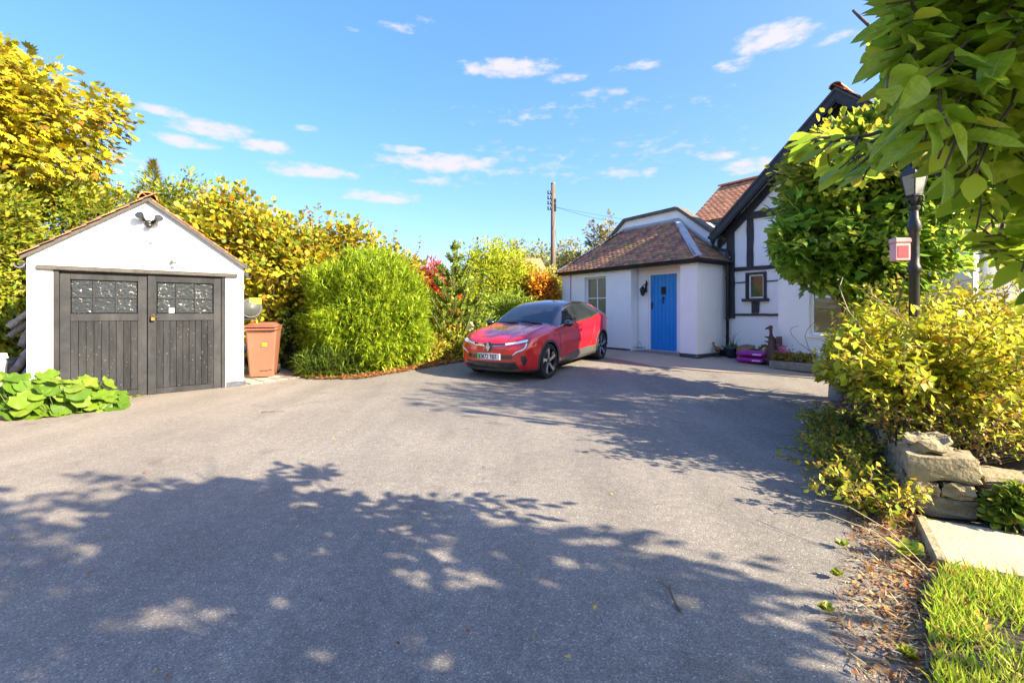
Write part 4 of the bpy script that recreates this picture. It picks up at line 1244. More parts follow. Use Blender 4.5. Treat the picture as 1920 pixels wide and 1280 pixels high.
for i in range(len(XS) - 1):
    for j in range(NS - 1):
        p_ = face_part(i, j)
        if p_ is None: continue
        q = [grid[i, j], grid[i+1, j], grid[i+1, j+1], grid[i, j+1]]
        emit(p_, q)
        emit(p_, [(v[0], -v[1], v[2]) for v in q[::-1]])
for end, i in ((0, 0), (1, len(XS) - 1)):        # nose and tail skins
    ncol = 22
    for j in range(NS - 1):
        for k in range(ncol):
            def pt(jj, kk):
                s_ = kk / ncol * 2 - 1
                v = grid[i, jj]; base_x = XS[i]
                w = v[1]
                dx_ = v[0] - base_x
                z = v[2]
                if end == 0:
                    x_ = (.10 * max(0, (.36 - z) / .16) ** 1.5 + .06 * max(0, (z - .62) / .2) ** 1.6) + .085 * (abs(s_ * w) / .66) ** 2.4
                else:
                    x_ = CL - (.07 * (abs(s_ * w) / .66) ** 2 + .05 * max(0, (.45 - z) / .2))
                return (x_, s_ * w, z)
            q = [pt(j, k), pt(j + 1, k), pt(j + 1, k + 1), pt(j, k + 1)]
            zc = sum(p[2] for p in q) / 4
            part = 'arch' if zc < .265 else 'body'
            emit(part, q if end == 0 else q[::-1])
cmat = {'body': 'car_red', 'windscreen': 'car_glass', 'roof': 'car_black', 'side_window': 'car_glass', 'pillar': 'car_black', 'sill': 'car_sill', 'arch': 'car_clad', 'underside': 'car_clad', 'rear_window': 'car_glass', 'window_trim': 'chrome'}
cname = {'arch': 'cladding', 'sill': 'sill_trim', 'pillar': 'pillar'}
def split_loose(o):
    """every separate piece of a mesh becomes a part of its own"""
    me = o.data; n = len(me.vertices)
    par = list(range(n))
    def find(a):
        while par[a] != a:
            par[a] = par[par[a]]; a = par[a]
        return a
    for e in me.edges:
        a, b_ = find(e.vertices[0]), find(e.vertices[1])
        if a != b_: par[a] = b_
    groups = {}
    for p in me.polygons: groups.setdefault(find(p.vertices[0]), []).append(tuple(p.vertices))
    if len(groups) < 2: return
    co = [v.co.copy() for v in me.vertices]
    first = True
    for fs in groups.values():
        ids = sorted({i for f in fs for i in f}); mp_ = {i: k_ for k_, i in enumerate(ids)}
        m2 = bpy.data.meshes.new(me.name); m2.from_pydata([co[i] for i in ids], [], [tuple(mp_[i] for i in f) for f in fs]); m2.update()
        m2.materials.append(me.materials[0]); m2.polygons.foreach_set('use_smooth', [True] * len(m2.polygons)); m2.set_sharp_from_angle(angle=R(55))
        if first: o.data = m2; first = False
        else:
            o2 = o.copy(); o2.data = m2; col.objects.link(o2)
full = bmesh.new()
car_body = None
for k, (V, F) in parts.items():
    if not F: continue
    bm = bmesh.new()
    vs = [bm.verts.new(v) for v in V]
    for f in F:
        try: bm.faces.new([vs[i] for i in f])
        except ValueError: pass
    bmesh.ops.remove_doubles(bm, verts=bm.verts, dist=2e-4)
    bmesh.ops.dissolve_degenerate(bm, edges=bm.edges, dist=1e-5)
    me = bpy.data.meshes.new(k); bm.to_mesh(me); bm.free()
    o = link_mesh(cname.get(k, k), me, M[cmat[k]], car)
    o.data.polygons.foreach_set('use_smooth', [True] * len(o.data.polygons))
    o.data.set_sharp_from_angle(angle=R(55))
    full.from_mesh(me)
    if k in ('side_window', 'window_trim', 'sill', 'pillar'): split_loose(o)
    if k == 'body': car_body = o
bvh = BVHTree.FromBMesh(full)
full.free()
def decal(name, poly, mat, parent, origin='front', lift=.006, div=.03, thick=.006, ang=0.0):
    """a shaped piece lying on the car's skin; poly in (lateral, height) seen from that side"""
    if origin == 'front': ray = Vector((math.cos(ang), math.sin(ang), 0)); lat = Vector((-math.sin(ang), math.cos(ang), 0)); o0 = Vector((0, 0, 0)) - ray * 2
    else: ray = Vector((0, 1, 0)); lat = Vector((1, 0, 0)); o0 = Vector((0, -3, 0))
    bm = bmesh.new()
    n = len(poly); pts = []
    for i in range(n):
        a, b_ = Vector(poly[i]), Vector(poly[(i+1) % n])
        k = max(1, int((b_ - a).length / div))
        pts += [a.lerp(b_, t / k) for t in range(k)]
    f = bm.faces.new([bm.verts.new((p.x, p.y, 0)) for p in pts])
    bmesh.ops.triangulate(bm, faces=[f])
    for _ in range(4):
        long = [e for e in bm.edges if e.calc_length() > div * 1.5 and not e.is_boundary]
        if not long: break
        bmesh.ops.subdivide_edges(bm, edges=long, cuts=1); bmesh.ops.triangulate(bm, faces=bm.faces)
    for v in bm.verts:
        o_ = o0 + lat * v.co.x + Vector((0, 0, v.co.y))
        hit = bvh.ray_cast(o_, ray)
        p = hit[0] if hit[0] is not None else o_ + ray * 2.3
        v.co = p - ray * lift
    r_ = bmesh.ops.extrude_face_region(bm, geom=bm.faces[:])
    for v in [x for x in r_['geom'] if isinstance(x, bmesh.types.BMVert)]:
        v.co += ray * thick
    bmesh.ops.recalc_face_normals(bm, faces=bm.faces)
    me = bpy.data.meshes.new(name); bm.to_mesh(me); bm.free()
    return auto_smooth(link_mesh(name, me, M[mat] if isinstance(mat, str) else mat, parent), 40)
def mirror(poly): return [(-a, b_) for a, b_ in poly[::-1]]
# face: grille bar, badge, lamps, intakes, plate
decal('grille_bar', [(-.40, .755), (0, .735), (.40, .755), (.40, .725), (0, .700), (-.40, .725)], 'car_black', car, lift=.004)
decal('grille_chrome', [(-.40, .722), (0, .697), (.40, .722), (.40, .714), (0, .689), (-.40, .714)], 'chrome', car, lift=.005)
badge = decal('badge_surround', [(0, .775), (.075, .735), (.082, .68), (.055, .615), (0, .575), (-.055, .615), (-.082, .68), (-.075, .735)], 'car_black', car, lift=.012, thick=.01)
mbb = MB()
outer = [(0, .760), (.050, .675), (0, .590), (-.050, .675)]; inner_ = [(0, .728), (.026, .675), (0, .622), (-.026, .675)]
xb = bvh.ray_cast(Vector((-2, 0, .675)), Vector((1, 0, 0)))[0].x - .024
ring = outer + inner_
for s in range(4):
    a, b_ = s, (s + 1) % 4
    q = [outer[a], outer[b_], inner_[b_], inner_[a]]
    mbb.add([(xb - .006, *p) for p in q] + [(xb + .012, *p) for p in q], [(0,1,2,3), (7,6,5,4), (0,4,5,1), (1,5,6,2), (2,6,7,3), (3,7,4,0)])
mbb.build('badge', M['chrome'], badge)
mbb = MB(); mbb.add([(xb - .0, *p) for p in inner_] + [(xb + .012, *p) for p in inner_], [(0,1,2,3), (7,6,5,4)]); mbb.build('badge_centre', M['lamp'], badge)
HL = [(.36, .755), (.52, .775), (.70, .815), (.735, .812), (.735, .775), (.60, .745), (.37, .722)]
for s in (-1, 1):
    mir = (lambda p: p) if s > 0 else mirror
    hs_ = decal('headlight_surround', mir([(.34, .765), (.52, .787), (.72, .830), (.775, .825), (.765, .70), (.735, .69), (.735, .755), (.60, .735), (.34, .713)]), 'car_black', car, lift=.005)
    decal('headlight', mir(HL), 'lamp', hs_, lift=.012)
    decal('running_light', mir([(.735, .755), (.750, .752), (.742, .665), (.70, .625), (.60, .585), (.52, .535), (.505, .538), (.575, .602), (.68, .645), (.722, .675)]), 'lamp', hs_, lift=.010, div=.02)
    decal('air_curtain', mir([(.665, .52), (.735, .53), (.755, .45), (.735, .36), (.70, .33), (.67, .42)]), 'car_black', car, lift=.004, div=.02)
decal('upper_intake', [(-.53, .535), (.53, .535), (.49, .455), (-.49, .455)], 'car_black', car, lift=.004)
li = decal('lower_intake', [(-.56, .415), (-.42, .405), (.42, .405), (.56, .415), (.62, .29), (.40, .268), (-.40, .268), (-.62, .29)], 'car_black', car, lift=.004)
for k in range(26):
    y_ = -.5 + k * .04
    decal('grille_vane', [(y_, .395), (y_ + .012, .395), (y_ + .030, .285), (y_ + .018, .285)], 'car_clad', li, lift=.012, div=.06, thick=.008)
decal('front_lip', [(-.66, .262), (.66, .262), (.64, .232), (-.64, .232)], 'car_sill', car, lift=.010)
pl = decal('number_plate', [(-.262, .558), (.262, .558), (.262, .442), (-.262, .442)], 'plate', car, lift=.022, thick=.012, div=.2)
decal('plate_band', [(-.260, .556), (-.215, .556), (-.215, .444), (-.260, .444)], 'plate_green', pl, lift=.0235, thick=.003, div=.2)
# plate lettering: strokes on a 5 x 7 grid
GLY = {'E': [((0, 0), (0, 6)), ((0, 6), (4, 6)), ((0, 3), (3, 3)), ((0, 0), (4, 0))], 'N': [((0, 0), (0, 6)), ((0, 6), (4, 0)), ((4, 0), (4, 6))], '7': [((0, 6), (4, 6)), ((4, 6), (1.5, 0))],
       '2': [((0, 5), (1, 6)), ((1, 6), (3, 6)), ((3, 6), (4, 5)), ((4, 5), (4, 4)), ((4, 4), (0, 0)), ((0, 0), (4, 0))], 'T': [((0, 6), (4, 6)), ((2, 6), (2, 0))], 'G': [((4, 5), (3, 6)), ((3, 6), (1, 6)), ((1, 6), (0, 5)), ((0, 5), (0, 1)), ((0, 1), (1, 0)), ((1, 0), (3, 0)), ((3, 0), (4, 1)), ((4, 1), (4, 3)), ((4, 3), (2.3, 3))]}
xp = bvh.ray_cast(Vector((-2, .0, .50)), Vector((1, 0, 0)))[0].x - .0245
xp = min(xp, min(v.co.x for v in pl.data.vertices) - .002)
mbp = MB()
u = -.198
for ch in 'EN72 TGT':
    if ch == ' ': u += .028; continue
    for (a, b_) in GLY[ch]:
        A2 = Vector((u + a[0] / 4 * .036, .4615 + a[1] / 6 * .077)); B2 = Vector((u + b_[0] / 4 * .036, .4615 + b_[1] / 6 * .077))
        d = (B2 - A2).normalized(); n = Vector((-d.y, d.x)) * .006; A2 -= d * .005; B2 += d * .005
        # seen from the front the car's own left-right runs the other way
        q = [A2 + n, B2 + n, B2 - n, A2 - n]
        mbp.add([(xp - .001, -p.x, p.y) for p in q] + [(xp + .002, -p.x, p.y) for p in q], [(0,1,2,3), (7,6,5,4), (0,4,5,1), (1,5,6,2), (2,6,7,3), (3,7,4,0)])
    u += .054
lt_o = mbp.build('plate_lettering', M['plate_ink'], pl)
# the lettering has to read from the front: x runs to the car's rear, so left of the picture is +y
for o_ in [c_ for c_ in pl.children if c_.name.startswith('plate_band')]:
    for v in o_.data.vertices: v.co.y = -v.co.y
# shut lines along the visible side and the other
for s in (-1, 1):
    def side_line(name, pts, w=.004, mat='plate_ink', parent=car_body):
        mb_ = MB(); P3 = []
        for (x_, z_) in pts:
            h = bvh.ray_cast(Vector((x_, s * 3, z_)), Vector((0, -s, 0)))
            if h[0] is not None: P3.append(h[0] + Vector((0, s * .0006, 0)))
        if len(P3) > 1: mb_.tube(P3, w, 4); mb_.build(name, M[mat], parent)
    side_line('door_gap', [(1.30, .965 - t * .6 / 10) for t in range(11)] + [(1.30 + t * .97 / 10, .365 + .04 * t / 10) for t in range(11)] + [(2.27 + .035 * math.sin(t / 10 * 3.1), .405 + t * .59 / 10) for t in range(11)])
    side_line('door_gap', [(2.27 + t * .83 / 10, .405 + .03 * t / 10) for t in range(6)] + [(2.70 + t * .4 / 5, .42 + .02 * t + max(0, t - 2) * .11) for t in range(6)] + [(3.12, .85 + t * .05) for t in range(4)])
    side_line('door_handle', [(2.06 + t * .03, .895 + .002 * t) for t in range(6)], .010, 'car_black')
    side_line('crease', [(.55 + t * .11, .865 + t * .0045) for t in range(30)], .003, 'car_red')
# bonnet shut line
for s in (-1, 1):
    mbl = MB(); P3 = []
    for t in range(14):
        x_ = .16 + t * .075; y_ = s * min(kW(x_) * .80, .69)
        h = bvh.ray_cast(Vector((x_, y_, 3)), Vector((0, 0, -1)))
        if h[0] is not None: P3.append(h[0])
    mbl.tube(P3, .004, 4)
    mbl.build('bonnet_gap', M['plate_ink'], car_body)
# wipers, mirrors
for (y0, y1) in ((-.5, .02), (.08, .58)):
    mbl = MB(); P3 = []
    for t in range(8):
        y_ = y0 + (y1 - y0) * t / 7; x_ = 1.19 + .05 * t / 7
        h = bvh.ray_cast(Vector((x_, y_, 3)), Vector((0, 0, -1))); P3.append(h[0] + Vector((0, 0, .010)))
    mbl.tube(P3, .008, 4)
    mbl.build('wiper', M['black_plastic'], car)
h = bvh.ray_cast(Vector((1.75, 0, 3)), Vector((0, 0, -1)))
MB().box(1.77, 1.83, -.07, .07, 1.315, 1.355, .01).build('rear_view_mirror', M['black_plastic'], car)
for s in (-1, 1):
    mb = MB()
    prof = [(0, .0), (.03, .045), (.09, .062), (.16, .055), (.205, .03), (.215, .0)]
    bm = bmesh.new(); bmesh.ops.create_uvsphere(bm, u_segments=16, v_segments=10, radius=1)
    for v in bm.verts:
        c_ = v.co
        v.co = Vector((1.47 + c_.x * .085 * (1.15 if c_.x < 0 else .55), s * (.985 + c_.y * .105), 1.035 + c_.z * .072 + .012 * c_.y * s))
    me = bpy.data.meshes.new('mirror'); bm.to_mesh(me); bm.free()
    mo = link_mesh('door_mirror', me, M['car_black'], car, True)
    MB().tube([(1.50, s * .855, .985), (1.49, s * .93, 1.0)], [.03, .022], 8).build('mirror_arm', M['car_black'], mo)
# tail lamps
for s in (-1, 1):
    mb = MB(); P3 = []
    for t in range(9):
        x_ = 3.93 + t * .026
        h = bvh.ray_cast(Vector((x_, s * 3, .985)), Vector((0, -s, 0)))
        if h[0] is not None: P3.append(h[0])
    if len(P3) > 1: mb.tube(P3, .022, 6); mb.build('tail_lamp', M['tail'], car)
# wheels
WR = .345
def wheel(x, y, s):
    w = empty('wheel', (x, y, WR)); w.parent = car
    w.rotation_euler = (R(-90) if s > 0 else R(90), 0, 0)         # local z points outwards
    hw_ = .108
    mb_ = MB(); mb_.lathe([(.262, -hw_ + .01), (.30, -hw_), (.328, -hw_ + .008), (.342, -hw_ + .035), (WR, -hw_ + .06), (WR, hw_ - .06), (.342, hw_ - .035), (.328, hw_ - .008), (.30, hw_), (.262, hw_ - .006)], 44, caps=False)
    auto_smooth(mb_.build('tyre', M['rubber'], w), 30)
    mb_ = MB(); mb_.lathe([(.264, -hw_ + .01), (.255, -hw_ + .02), (.245, -.02), (.245, hw_ - .03), (.262, hw_ - .012), (.268, hw_ - .004), (.262, hw_ + .001), (.248, hw_ - .008)], 44, caps=False)
    mb_.lathe([(.002, .01), (.243, .01)], 36, caps=False)
    rim = auto_smooth(mb_.build('rim', M['alloy_dark'], w), 30)
    for k in range(5):
        a = 2 * math.pi * k / 5 + .35
        def pr(rad, off, z): return (rad * math.cos(a) - off * math.sin(a), rad * math.sin(a) + off * math.cos(a), z)
        mb_ = MB()
        vs = [pr(.035, -.030, hw_ - .035), pr(.035, .030, hw_ - .035), pr(.150, .024, hw_ - .014), pr(.258, .058, hw_ - .004), pr(.258, -.020, hw_ - .004), pr(.150, -.030, hw_ - .014)]
        vs2 = [(p[0], p[1], p[2] - .045) for p in vs]
        mb_.add(vs + vs2, [(0,1,2,5), (5,2,3,4), (11,8,7,6), (10,9,8,11)] + [(i, (i+1) % 6, 6 + (i+1) % 6, 6 + i) for i in range(6)])
        mb_.build('spoke', M['alloy'], rim)
        mb_ = MB()
        vs = [pr(.16, .045, hw_ - .022), pr(.255, .085, hw_ - .008), pr(.250, .115, hw_ - .010)]
        mb_.add(vs + [(p[0], p[1], p[2] - .03) for p in vs], [(0,1,2), (5,4,3), (0,3,4,1), (1,4,5,2), (2,5,3,0)])
        mb_.build('spoke', M['alloy'], rim)
    mb_ = MB(); mb_.lathe([(.045, hw_ - .06), (.042, hw_ - .028), (.03, hw_ - .022), (.002, hw_ - .021)], 16, caps=False); mb_.build('hub_cap', M['alloy_dark'], rim)
    mb_ = MB(); mb_.lathe([(.002, -.03), (.16, -.03), (.16, -.015), (.002, -.014)], 24, caps=False); mb_.build('brake_disc', M['galv'], w)
for x in (.80, 3.485):
    wheel(x, -.775, -1); wheel(x, .775, 1)
# dark wheel housings and floor
for x in (.80, 3.485):
    for s in (-1, 1):
        mb = MB()
        ring = [(x + math.cos(t / 12 * math.pi) * .40, .345 + math.sin(t / 12 * math.pi) * .40) for t in range(13)]
        prof = ring + [(a + (x - a) * .03, b_ - .012) for a, b_ in ring[::-1]]
        mb.prism(prof, lambda a, b_: (a, s * .50, b_), lambda a, b_: (a, s * .865, b_))
        mb.box(x - .39, x + .39, min(s * .49, s * .505), max(s * .49, s * .505), .2, .74)
        mb.build('wheel_housing', M['black_plastic'], car)
# ================================================================== foliage
def unit(a):
    return a / np.maximum(np.linalg.norm(a, axis=-1, keepdims=True), 1e-9)
LT = {}     # leaf templates: (x across, y along, z up) in leaf lengths, and faces
LT['oval'] = (np.array([(0, 0, 0), (.20, .28, .05), (.26, .55, .06), (.15, .82, .03), (0, 1, -.04), (-.15, .82, .03), (-.26, .55, .06), (-.20, .28, .05), (0, .5, 0)], float),
              [(0, 1, 8), (1, 2, 8), (2, 3, 8), (3, 4, 8), (4, 5, 8), (5, 6, 8), (6, 7, 8), (7, 0, 8)])
LT['round'] = (np.array([(0, 0, 0), (.36, .30, .06), (.36, .68, .03), (0, 1, -.05), (-.36, .68, .03), (-.36, .30, .06)], float), [(0, 1, 2, 3), (0, 3, 4, 5)])
LT['small'] = (np.array([(0, 0, 0), (.24, .5, .05), (0, 1, -.03), (-.24, .5, .05)], float), [(0, 1, 2), (0, 2, 3)])
LT['blade'] = (np.array([(-.035, 0, 0), (.035, 0, 0), (.055, .45, .07), (-.055, .45, .07), (0, 1, -.10)], float), [(0, 1, 2, 3), (3, 2, 4)])
LT['needle'] = (np.array([(-.05, 0, 0), (.05, 0, 0), (0, 1, .03)], float), [(0, 1, 2)])
LT['ivy'] = (np.array([(0, .12, 0), (.30, 0, .02), (.46, .34, .05), (.25, .50, .05), (0, 1, -.06), (-.25, .50, .05), (-.46, .34, .05), (-.30, 0, .02)], float), [(0, 1, 2, 3), (0, 3, 4), (0, 4, 5), (0, 5, 6, 7)])
LT['palm'] = (np.array([(0, 0, 0), (.30, .10, .04), (.52, .42, -.03), (.24, .46, .05), (.34, .82, -.02), (.10, .62, .05), (0, 1, -.05), (-.10, .62, .05), (-.34, .82, -.02), (-.24, .46, .05), (-.52, .42, -.03), (-.30, .10, .04)], float),
               [(0, 1, 2, 3), (0, 3, 4, 5), (0, 5, 6), (0, 6, 7), (0, 7, 8, 9), (0, 9, 10, 11)])
def leaves_mesh(name, kind, P, D, N, S, C, widen=1.0):
    """one mesh of leaves: P base points, D pointing directions, N face normals, S lengths, C colours"""
    T, F = LT[kind]
    P = np.asarray(P, float); n = len(P)
    D = unit(np.asarray(D, float))
    X = np.cross(D, N); X = unit(X + 1e-6)
    Nn = np.cross(X, D)
    S = np.asarray(S, float).reshape(-1, 1, 1)
    V = P[:, None, :] + S * (T[None, :, 0:1] * widen * X[:, None, :] + T[None, :, 1:2] * D[:, None, :] + T[None, :, 2:3] * Nn[:, None, :])
    k = len(T)
    V = V.reshape(-1, 3)
    me = bpy.data.meshes.new(name)
    sizes = np.array([len(f) for f in F]); loops = np.concatenate([np.array(f) for f in F])
    allloops = (loops[None, :] + (np.arange(n) * k)[:, None]).ravel()
    allsizes = np.tile(sizes, n)
    starts = np.concatenate([[0], np.cumsum(allsizes)[:-1]])
    me.vertices.add(len(V)); me.vertices.foreach_set('co', V.astype(np.float32).ravel())
    me.loops.add(len(allloops)); me.loops.foreach_set('vertex_index', allloops.astype(np.int32))
    me.polygons.add(len(allsizes)); me.polygons.foreach_set('loop_start', starts.astype(np.int32)); me.polygons.foreach_set('loop_total', allsizes.astype(np.int32))
    me.update(calc_edges=True)
    ca = me.color_attributes.new('Col', 'FLOAT_COLOR', 'POINT')
    cc = np.ones((n, k, 4), np.float32); cc[:, :, :3] = np.asarray(C, np.float32)[:, None, :]
    ca.data.foreach_set('color', cc.ravel())
    return me
def leaves(name, kind, P, D, N, S, C, mat=None, parent=None, widen=1.0):
    return link_mesh(name, leaves_mesh(name, kind, P, D, N, S, C, widen), mat or LEAF, parent)
def tints(n, cols, jitter=.18, weights=None):
    cols = np.array(cols, float)
    i = rng.choice(len(cols), n, p=None if weights is None else np.array(weights) / sum(weights))
    return np.clip(cols[i] * (1 + rng.normal(0, jitter, (n, 1))) * (1 + rng.normal(0, jitter * .3, (n, 3))), .003, .95)
def rdir(n):
    return unit(rng.normal(size=(n, 3)))
def shell(n, c, r, inner=.55, power=1.0, lump=.22, seed=0.0, flat_bottom=None):
    """points through the outer part of a lumpy ellipsoid; also their outward directions"""
    d = rdir(n)
    q = np.array([1 + lump * noise.noise(Vector(v) * 1.9 + Vector((seed, seed * 1.3, 2.0))) * 1.6 + lump * .6 * noise.noise(Vector(v) * 4.7 + Vector((seed, 1.0, seed))) for v in d])
    rad = (inner + (1 - inner) * rng.random(n) ** power) * q
    P = np.array(c) + d * np.array(r) * rad[:, None]
    if flat_bottom is not None:
        keep = P[:, 2] > flat_bottom
        P, d = P[keep], d[keep]
    return P, d
def clump_leaves(C0, D0, per, cr, kind, smin, smax, cols, weights=None, up=.6, out=.9, droop=.15, jit=.18, name='crown', mat=None, parent=None, clumptint=.12, keep=None, widen=1.0):
    """leaf clumps round the points C0 that face D0"""
    n = len(C0)
    base = np.repeat(C0, per, 0); od = np.repeat(D0, per, 0)
    m = n * per
    off = rdir(m) * (rng.random((m, 1)) ** .45) * cr
    P = base + off
    D = unit(od * out + unit(off) * .8 + rdir(m) * .55 + np.array([0, 0, -droop]))
    Nn = unit(rdir(m) * .65 + np.array([0, 0, up]) + od * .4 + np.array(to_sun) * .45)
    S = rng.uniform(smin, smax, m)
    C = tints(m, cols, jit, weights) * np.repeat(1 + rng.normal(0, clumptint, (n, 1)), per, 0)
    if keep is not None:
        k = keep(P)
        P, D, Nn, S, C = P[k], D[k], Nn[k], S[k], C[k]
    return leaves(name, kind, P, D, Nn, S, np.clip(C, .003, .95), mat, parent, widen)
def limb(mb_, A, B, r0, r1, bend=.12, n=6, seg=5):
    A, B = Vector(A), Vector(B)
    d = (B - A); L_ = d.length
    k = Vector((random.uniform(-1, 1), random.uniform(-1, 1), random.uniform(.0, .8))) * L_ * bend
    pts = [A.lerp(B, t / seg) + k * math.sin(math.pi * t / seg) + Vector((random.uniform(-1, 1), random.uniform(-1, 1), random.uniform(-1, 1))) * L_ * .012 for t in range(seg + 1)]
    pts[0] = A
    mb_.tube(pts, [r0 + (r1 - r0) * t / seg for t in range(seg + 1)], n)
    return pts
def branches(name, root, base, targets, r0, parent, mat='bark', forks=5, trunk_top=None, twig=.006):
    """trunk, limbs to the middle of groups of targets, twigs on to each target"""
    mb_ = MB()
    base = Vector(base); T = np.array(targets)
    top = Vector(trunk_top) if trunk_top is not None else base.lerp(Vector(T.mean(0)), .55)
    limb(mb_, base - Vector((0, 0, .08)), top, r0, r0 * .6, .04, 9, 6)
    cen = T[rng.choice(len(T), min(forks, len(T)), replace=False)]
    lab = np.argmin(((T[:, None] - cen[None]) ** 2).sum(-1), 1)
    for k in range(len(cen)):
        mem = T[lab == k]
        if len(mem) == 0: continue
        mid = Vector(mem.mean(0))
        start = base.lerp(top, random.uniform(.65, 1.0))
        e = start.lerp(mid, .75)
        pts = limb(mb_, start, e, r0 * .42, r0 * .16, .10, 7, 5)
        for q in mem:
            s_ = pts[random.randint(2, 5)]
            limb(mb_, s_, Vector(q), r0 * .11 + twig * .5, twig, .10, 4, 3)
    return mb_.build(name, M[mat], parent, True)
def stems(name, base, tips, r0, r1, parent, mat='twig', bend=.1, spread=.12, seg=4):
    mb_ = MB()
    for q in tips:
        b_ = Vector(base) + Vector((random.uniform(-spread, spread), random.uniform(-spread, spread), 0))
        b_.z = g(b_.x, b_.y) if base[2] is None else base[2]
        limb(mb_, b_, Vector(q), r0, r1, bend, 4, seg)
    return mb_.build(name, M[mat], parent, True)

YEL = [(0.520, 0.442, 0.019), (0.461, 0.413, 0.019), (0.404, 0.404, 0.029), (0.558, 0.424, 0.019), (0.346, 0.365, 0.029)]
# ---- big yellow maple behind the garage
t = empty('maple_tree', (-11.2, 10.2, 0), 0, 'tall golden yellow maple rising above the garage roof', 'tree', 'trees')
c, r = (-.15, -.6, 5.35), (2.25, 2.2, 1.95)
P, d = shell(430, c, r, .45, .8, .20, 3.1)
P2, d2_ = shell(90, (-.9, -.3, 5.0), (2.4, 2.0, 1.9), .2, 1, .2, 5)
clump_leaves(np.concatenate([P, P2]), np.concatenate([d, d2_]), 30, .34, 'palm', .13, .22, YEL + [(.22, .24, .03), (.38, .22, .03), (.30, .18, .04)], [4, 4, 3, 3, 2, 2, 1, 1], .7, .7, .35, .16, 'crown', parent=t)
branches('trunk', t, (0, 0, 0), P[:150], .19, t, forks=8, trunk_top=(.2, -.2, 3.9))

# ---- green-gold hedge behind the garage, on its far side
def hedge_mass(name, label, blobs, kind, smin, smax, cols, weights, per=24, cr=.26, dens=26, cat='shrub', group=None, inner=.55, lump=.24, up=.5, mat=None, stem_mat='bark', base=None, keep=None, widen=1.0, droop=.2, nstems=60):
    base = base or (blobs[0][0][0], blobs[0][0][1])
    root = empty(name, (0, 0, 0), 0, label, cat, group)
    CP, CD = [], []
    for (c_, r_) in blobs:
        area = 4 * math.pi * ((r_[0] * r_[1]) ** 1.6 + (r_[0] * r_[2]) ** 1.6 + (r_[1] * r_[2]) ** 1.6) ** (1 / 1.6) / 3 ** (1 / 1.6)
        p_, d_ = shell(int(area * dens), c_, r_, inner, .8, lump, c_[0] * 1.7 + c_[1], g(c_[0], c_[1]) + .05)
        CP.append(p_); CD.append(d_)
    CP, CD = np.concatenate(CP), np.concatenate(CD)
    clump_leaves(CP, CD, per, cr, kind, smin, smax, cols, weights, up, .8, droop, .18, 'foliage', mat, root, keep=keep, widen=widen)
    sel = CP[rng.choice(len(CP), min(nstems, len(CP)), replace=False)]
    mb_ = MB()
    for q in sel:
        b_ = Vector((q[0] * .35 + base[0] * .65 + random.uniform(-.2, .2), q[1] * .35 + base[1] * .65 + random.uniform(-.2, .2), 0)); b_.z = g(b_.x, b_.y) - .03
        limb(mb_, b_, Vector(q), .022, .005, .12, 4, 4)
    mb_.build('stems', M[stem_mat], root, True)
    return root
GRN = [(0.155, 0.224, 0.017), (0.224, 0.276, 0.022), (0.293, 0.301, 0.025), (0.113, 0.164, 0.017)]
hedge_mass('hedge_shrub', 'olive green leafy hedge behind the garage under the maple', [((-10.6, 8.6, 1.9), (1.5, 1.3, 2.1)), ((-10.3, 10.4, 2.6), (1.8, 1.2, 1.9)), ((-8.9, 11.8, 3.1), (1.7, 1.2, 1.5))], 'small', .09, .17,
           GRN + [(.34, .30, .03)], [3, 4, 4, 2, 3], 26, .30, 22, group='shrubs')
def behind_garage(P):
    """keeps leaves out of the garage itself"""
    q = (P - np.array([-7.093, 6.649, 0])); c_, s_ = math.cos(GA), math.sin(GA)
    lx = q[:, 0] * c_ + q[:, 1] * s_; ly = -q[:, 0] * s_ + q[:, 1] * c_
    roof = GAP - np.abs(lx - GW/2) * (GAP - GH) / (GW/2) + .10
    return ~((lx > -.22) & (lx < GW + .22) & (ly > -.15) & (ly < GD + .1) & (P[:, 2] < roof))
AUT = [(0.449, 0.362, 0.017), (0.380, 0.362, 0.026), (0.276, 0.311, 0.026), (0.502, 0.362, 0.026), (0.467, 0.242, 0.026), (0.173, 0.242, 0.026)]
hedge_mass('climber', 'yellow and orange leafed climber massed behind the garage', [((-6.6, 10.9, 2.4), (1.5, 1.0, 1.75)), ((-5.35, 11.0, 2.0), (1.35, 1.1, 1.65)), ((-4.3, 11.6, 1.75), (1.25, 1.0, 1.75)), ((-3.35, 12.4, 1.6), (1.0, .9, 1.65))], 'round', .09, .16,
           AUT, [4, 5, 4, 2, 2, 4], 20, .30, 24, cat='climber', group='shrubs', keep=behind_garage, inner=.5, lump=.30)
# long shoots that stand out of the climber against the sky
sh = empty('climber_shoots', (-5.0, 11.0, 1.8), 0, 'loose upright shoots topping the yellow climber against the sky', 'climber')
mb = MB(); PP, DD = [], []
for k in range(34):
    x = random.uniform(-7.6, -2.8); y = 10.9 + (x + 7.6) * .32 + random.uniform(-.4, .4)
    top = 3.75 - max(0, x + 5.4) * .26
    A0 = Vector((x, y, top - .5)); B0 = A0 + Vector((random.uniform(-.35, .35), random.uniform(-.3, .3), random.uniform(.55, 1.0)))
    pts = limb(mb, A0 - Vector((-5.0, 11.0, 1.8)), B0 - Vector((-5.0, 11.0, 1.8)), .010, .003, .16, 4, 7)
    for p in pts[1:]:
        for q in range(3):
            PP.append(p); DD.append(Vector((random.uniform(-1, 1), random.uniform(-1, 1), random.uniform(-.4, .7))))
mb.build('stems', M['twig'], sh)
PP, DD = np.array(PP), np.array(DD)
leaves('foliage', 'round', PP, DD, rdir(len(PP)) * .6 + np.array([0, 0, .7]), rng.uniform(.06, .11, len(PP)), tints(len(PP), AUT + [(.35, .12, .06)]), parent=sh)
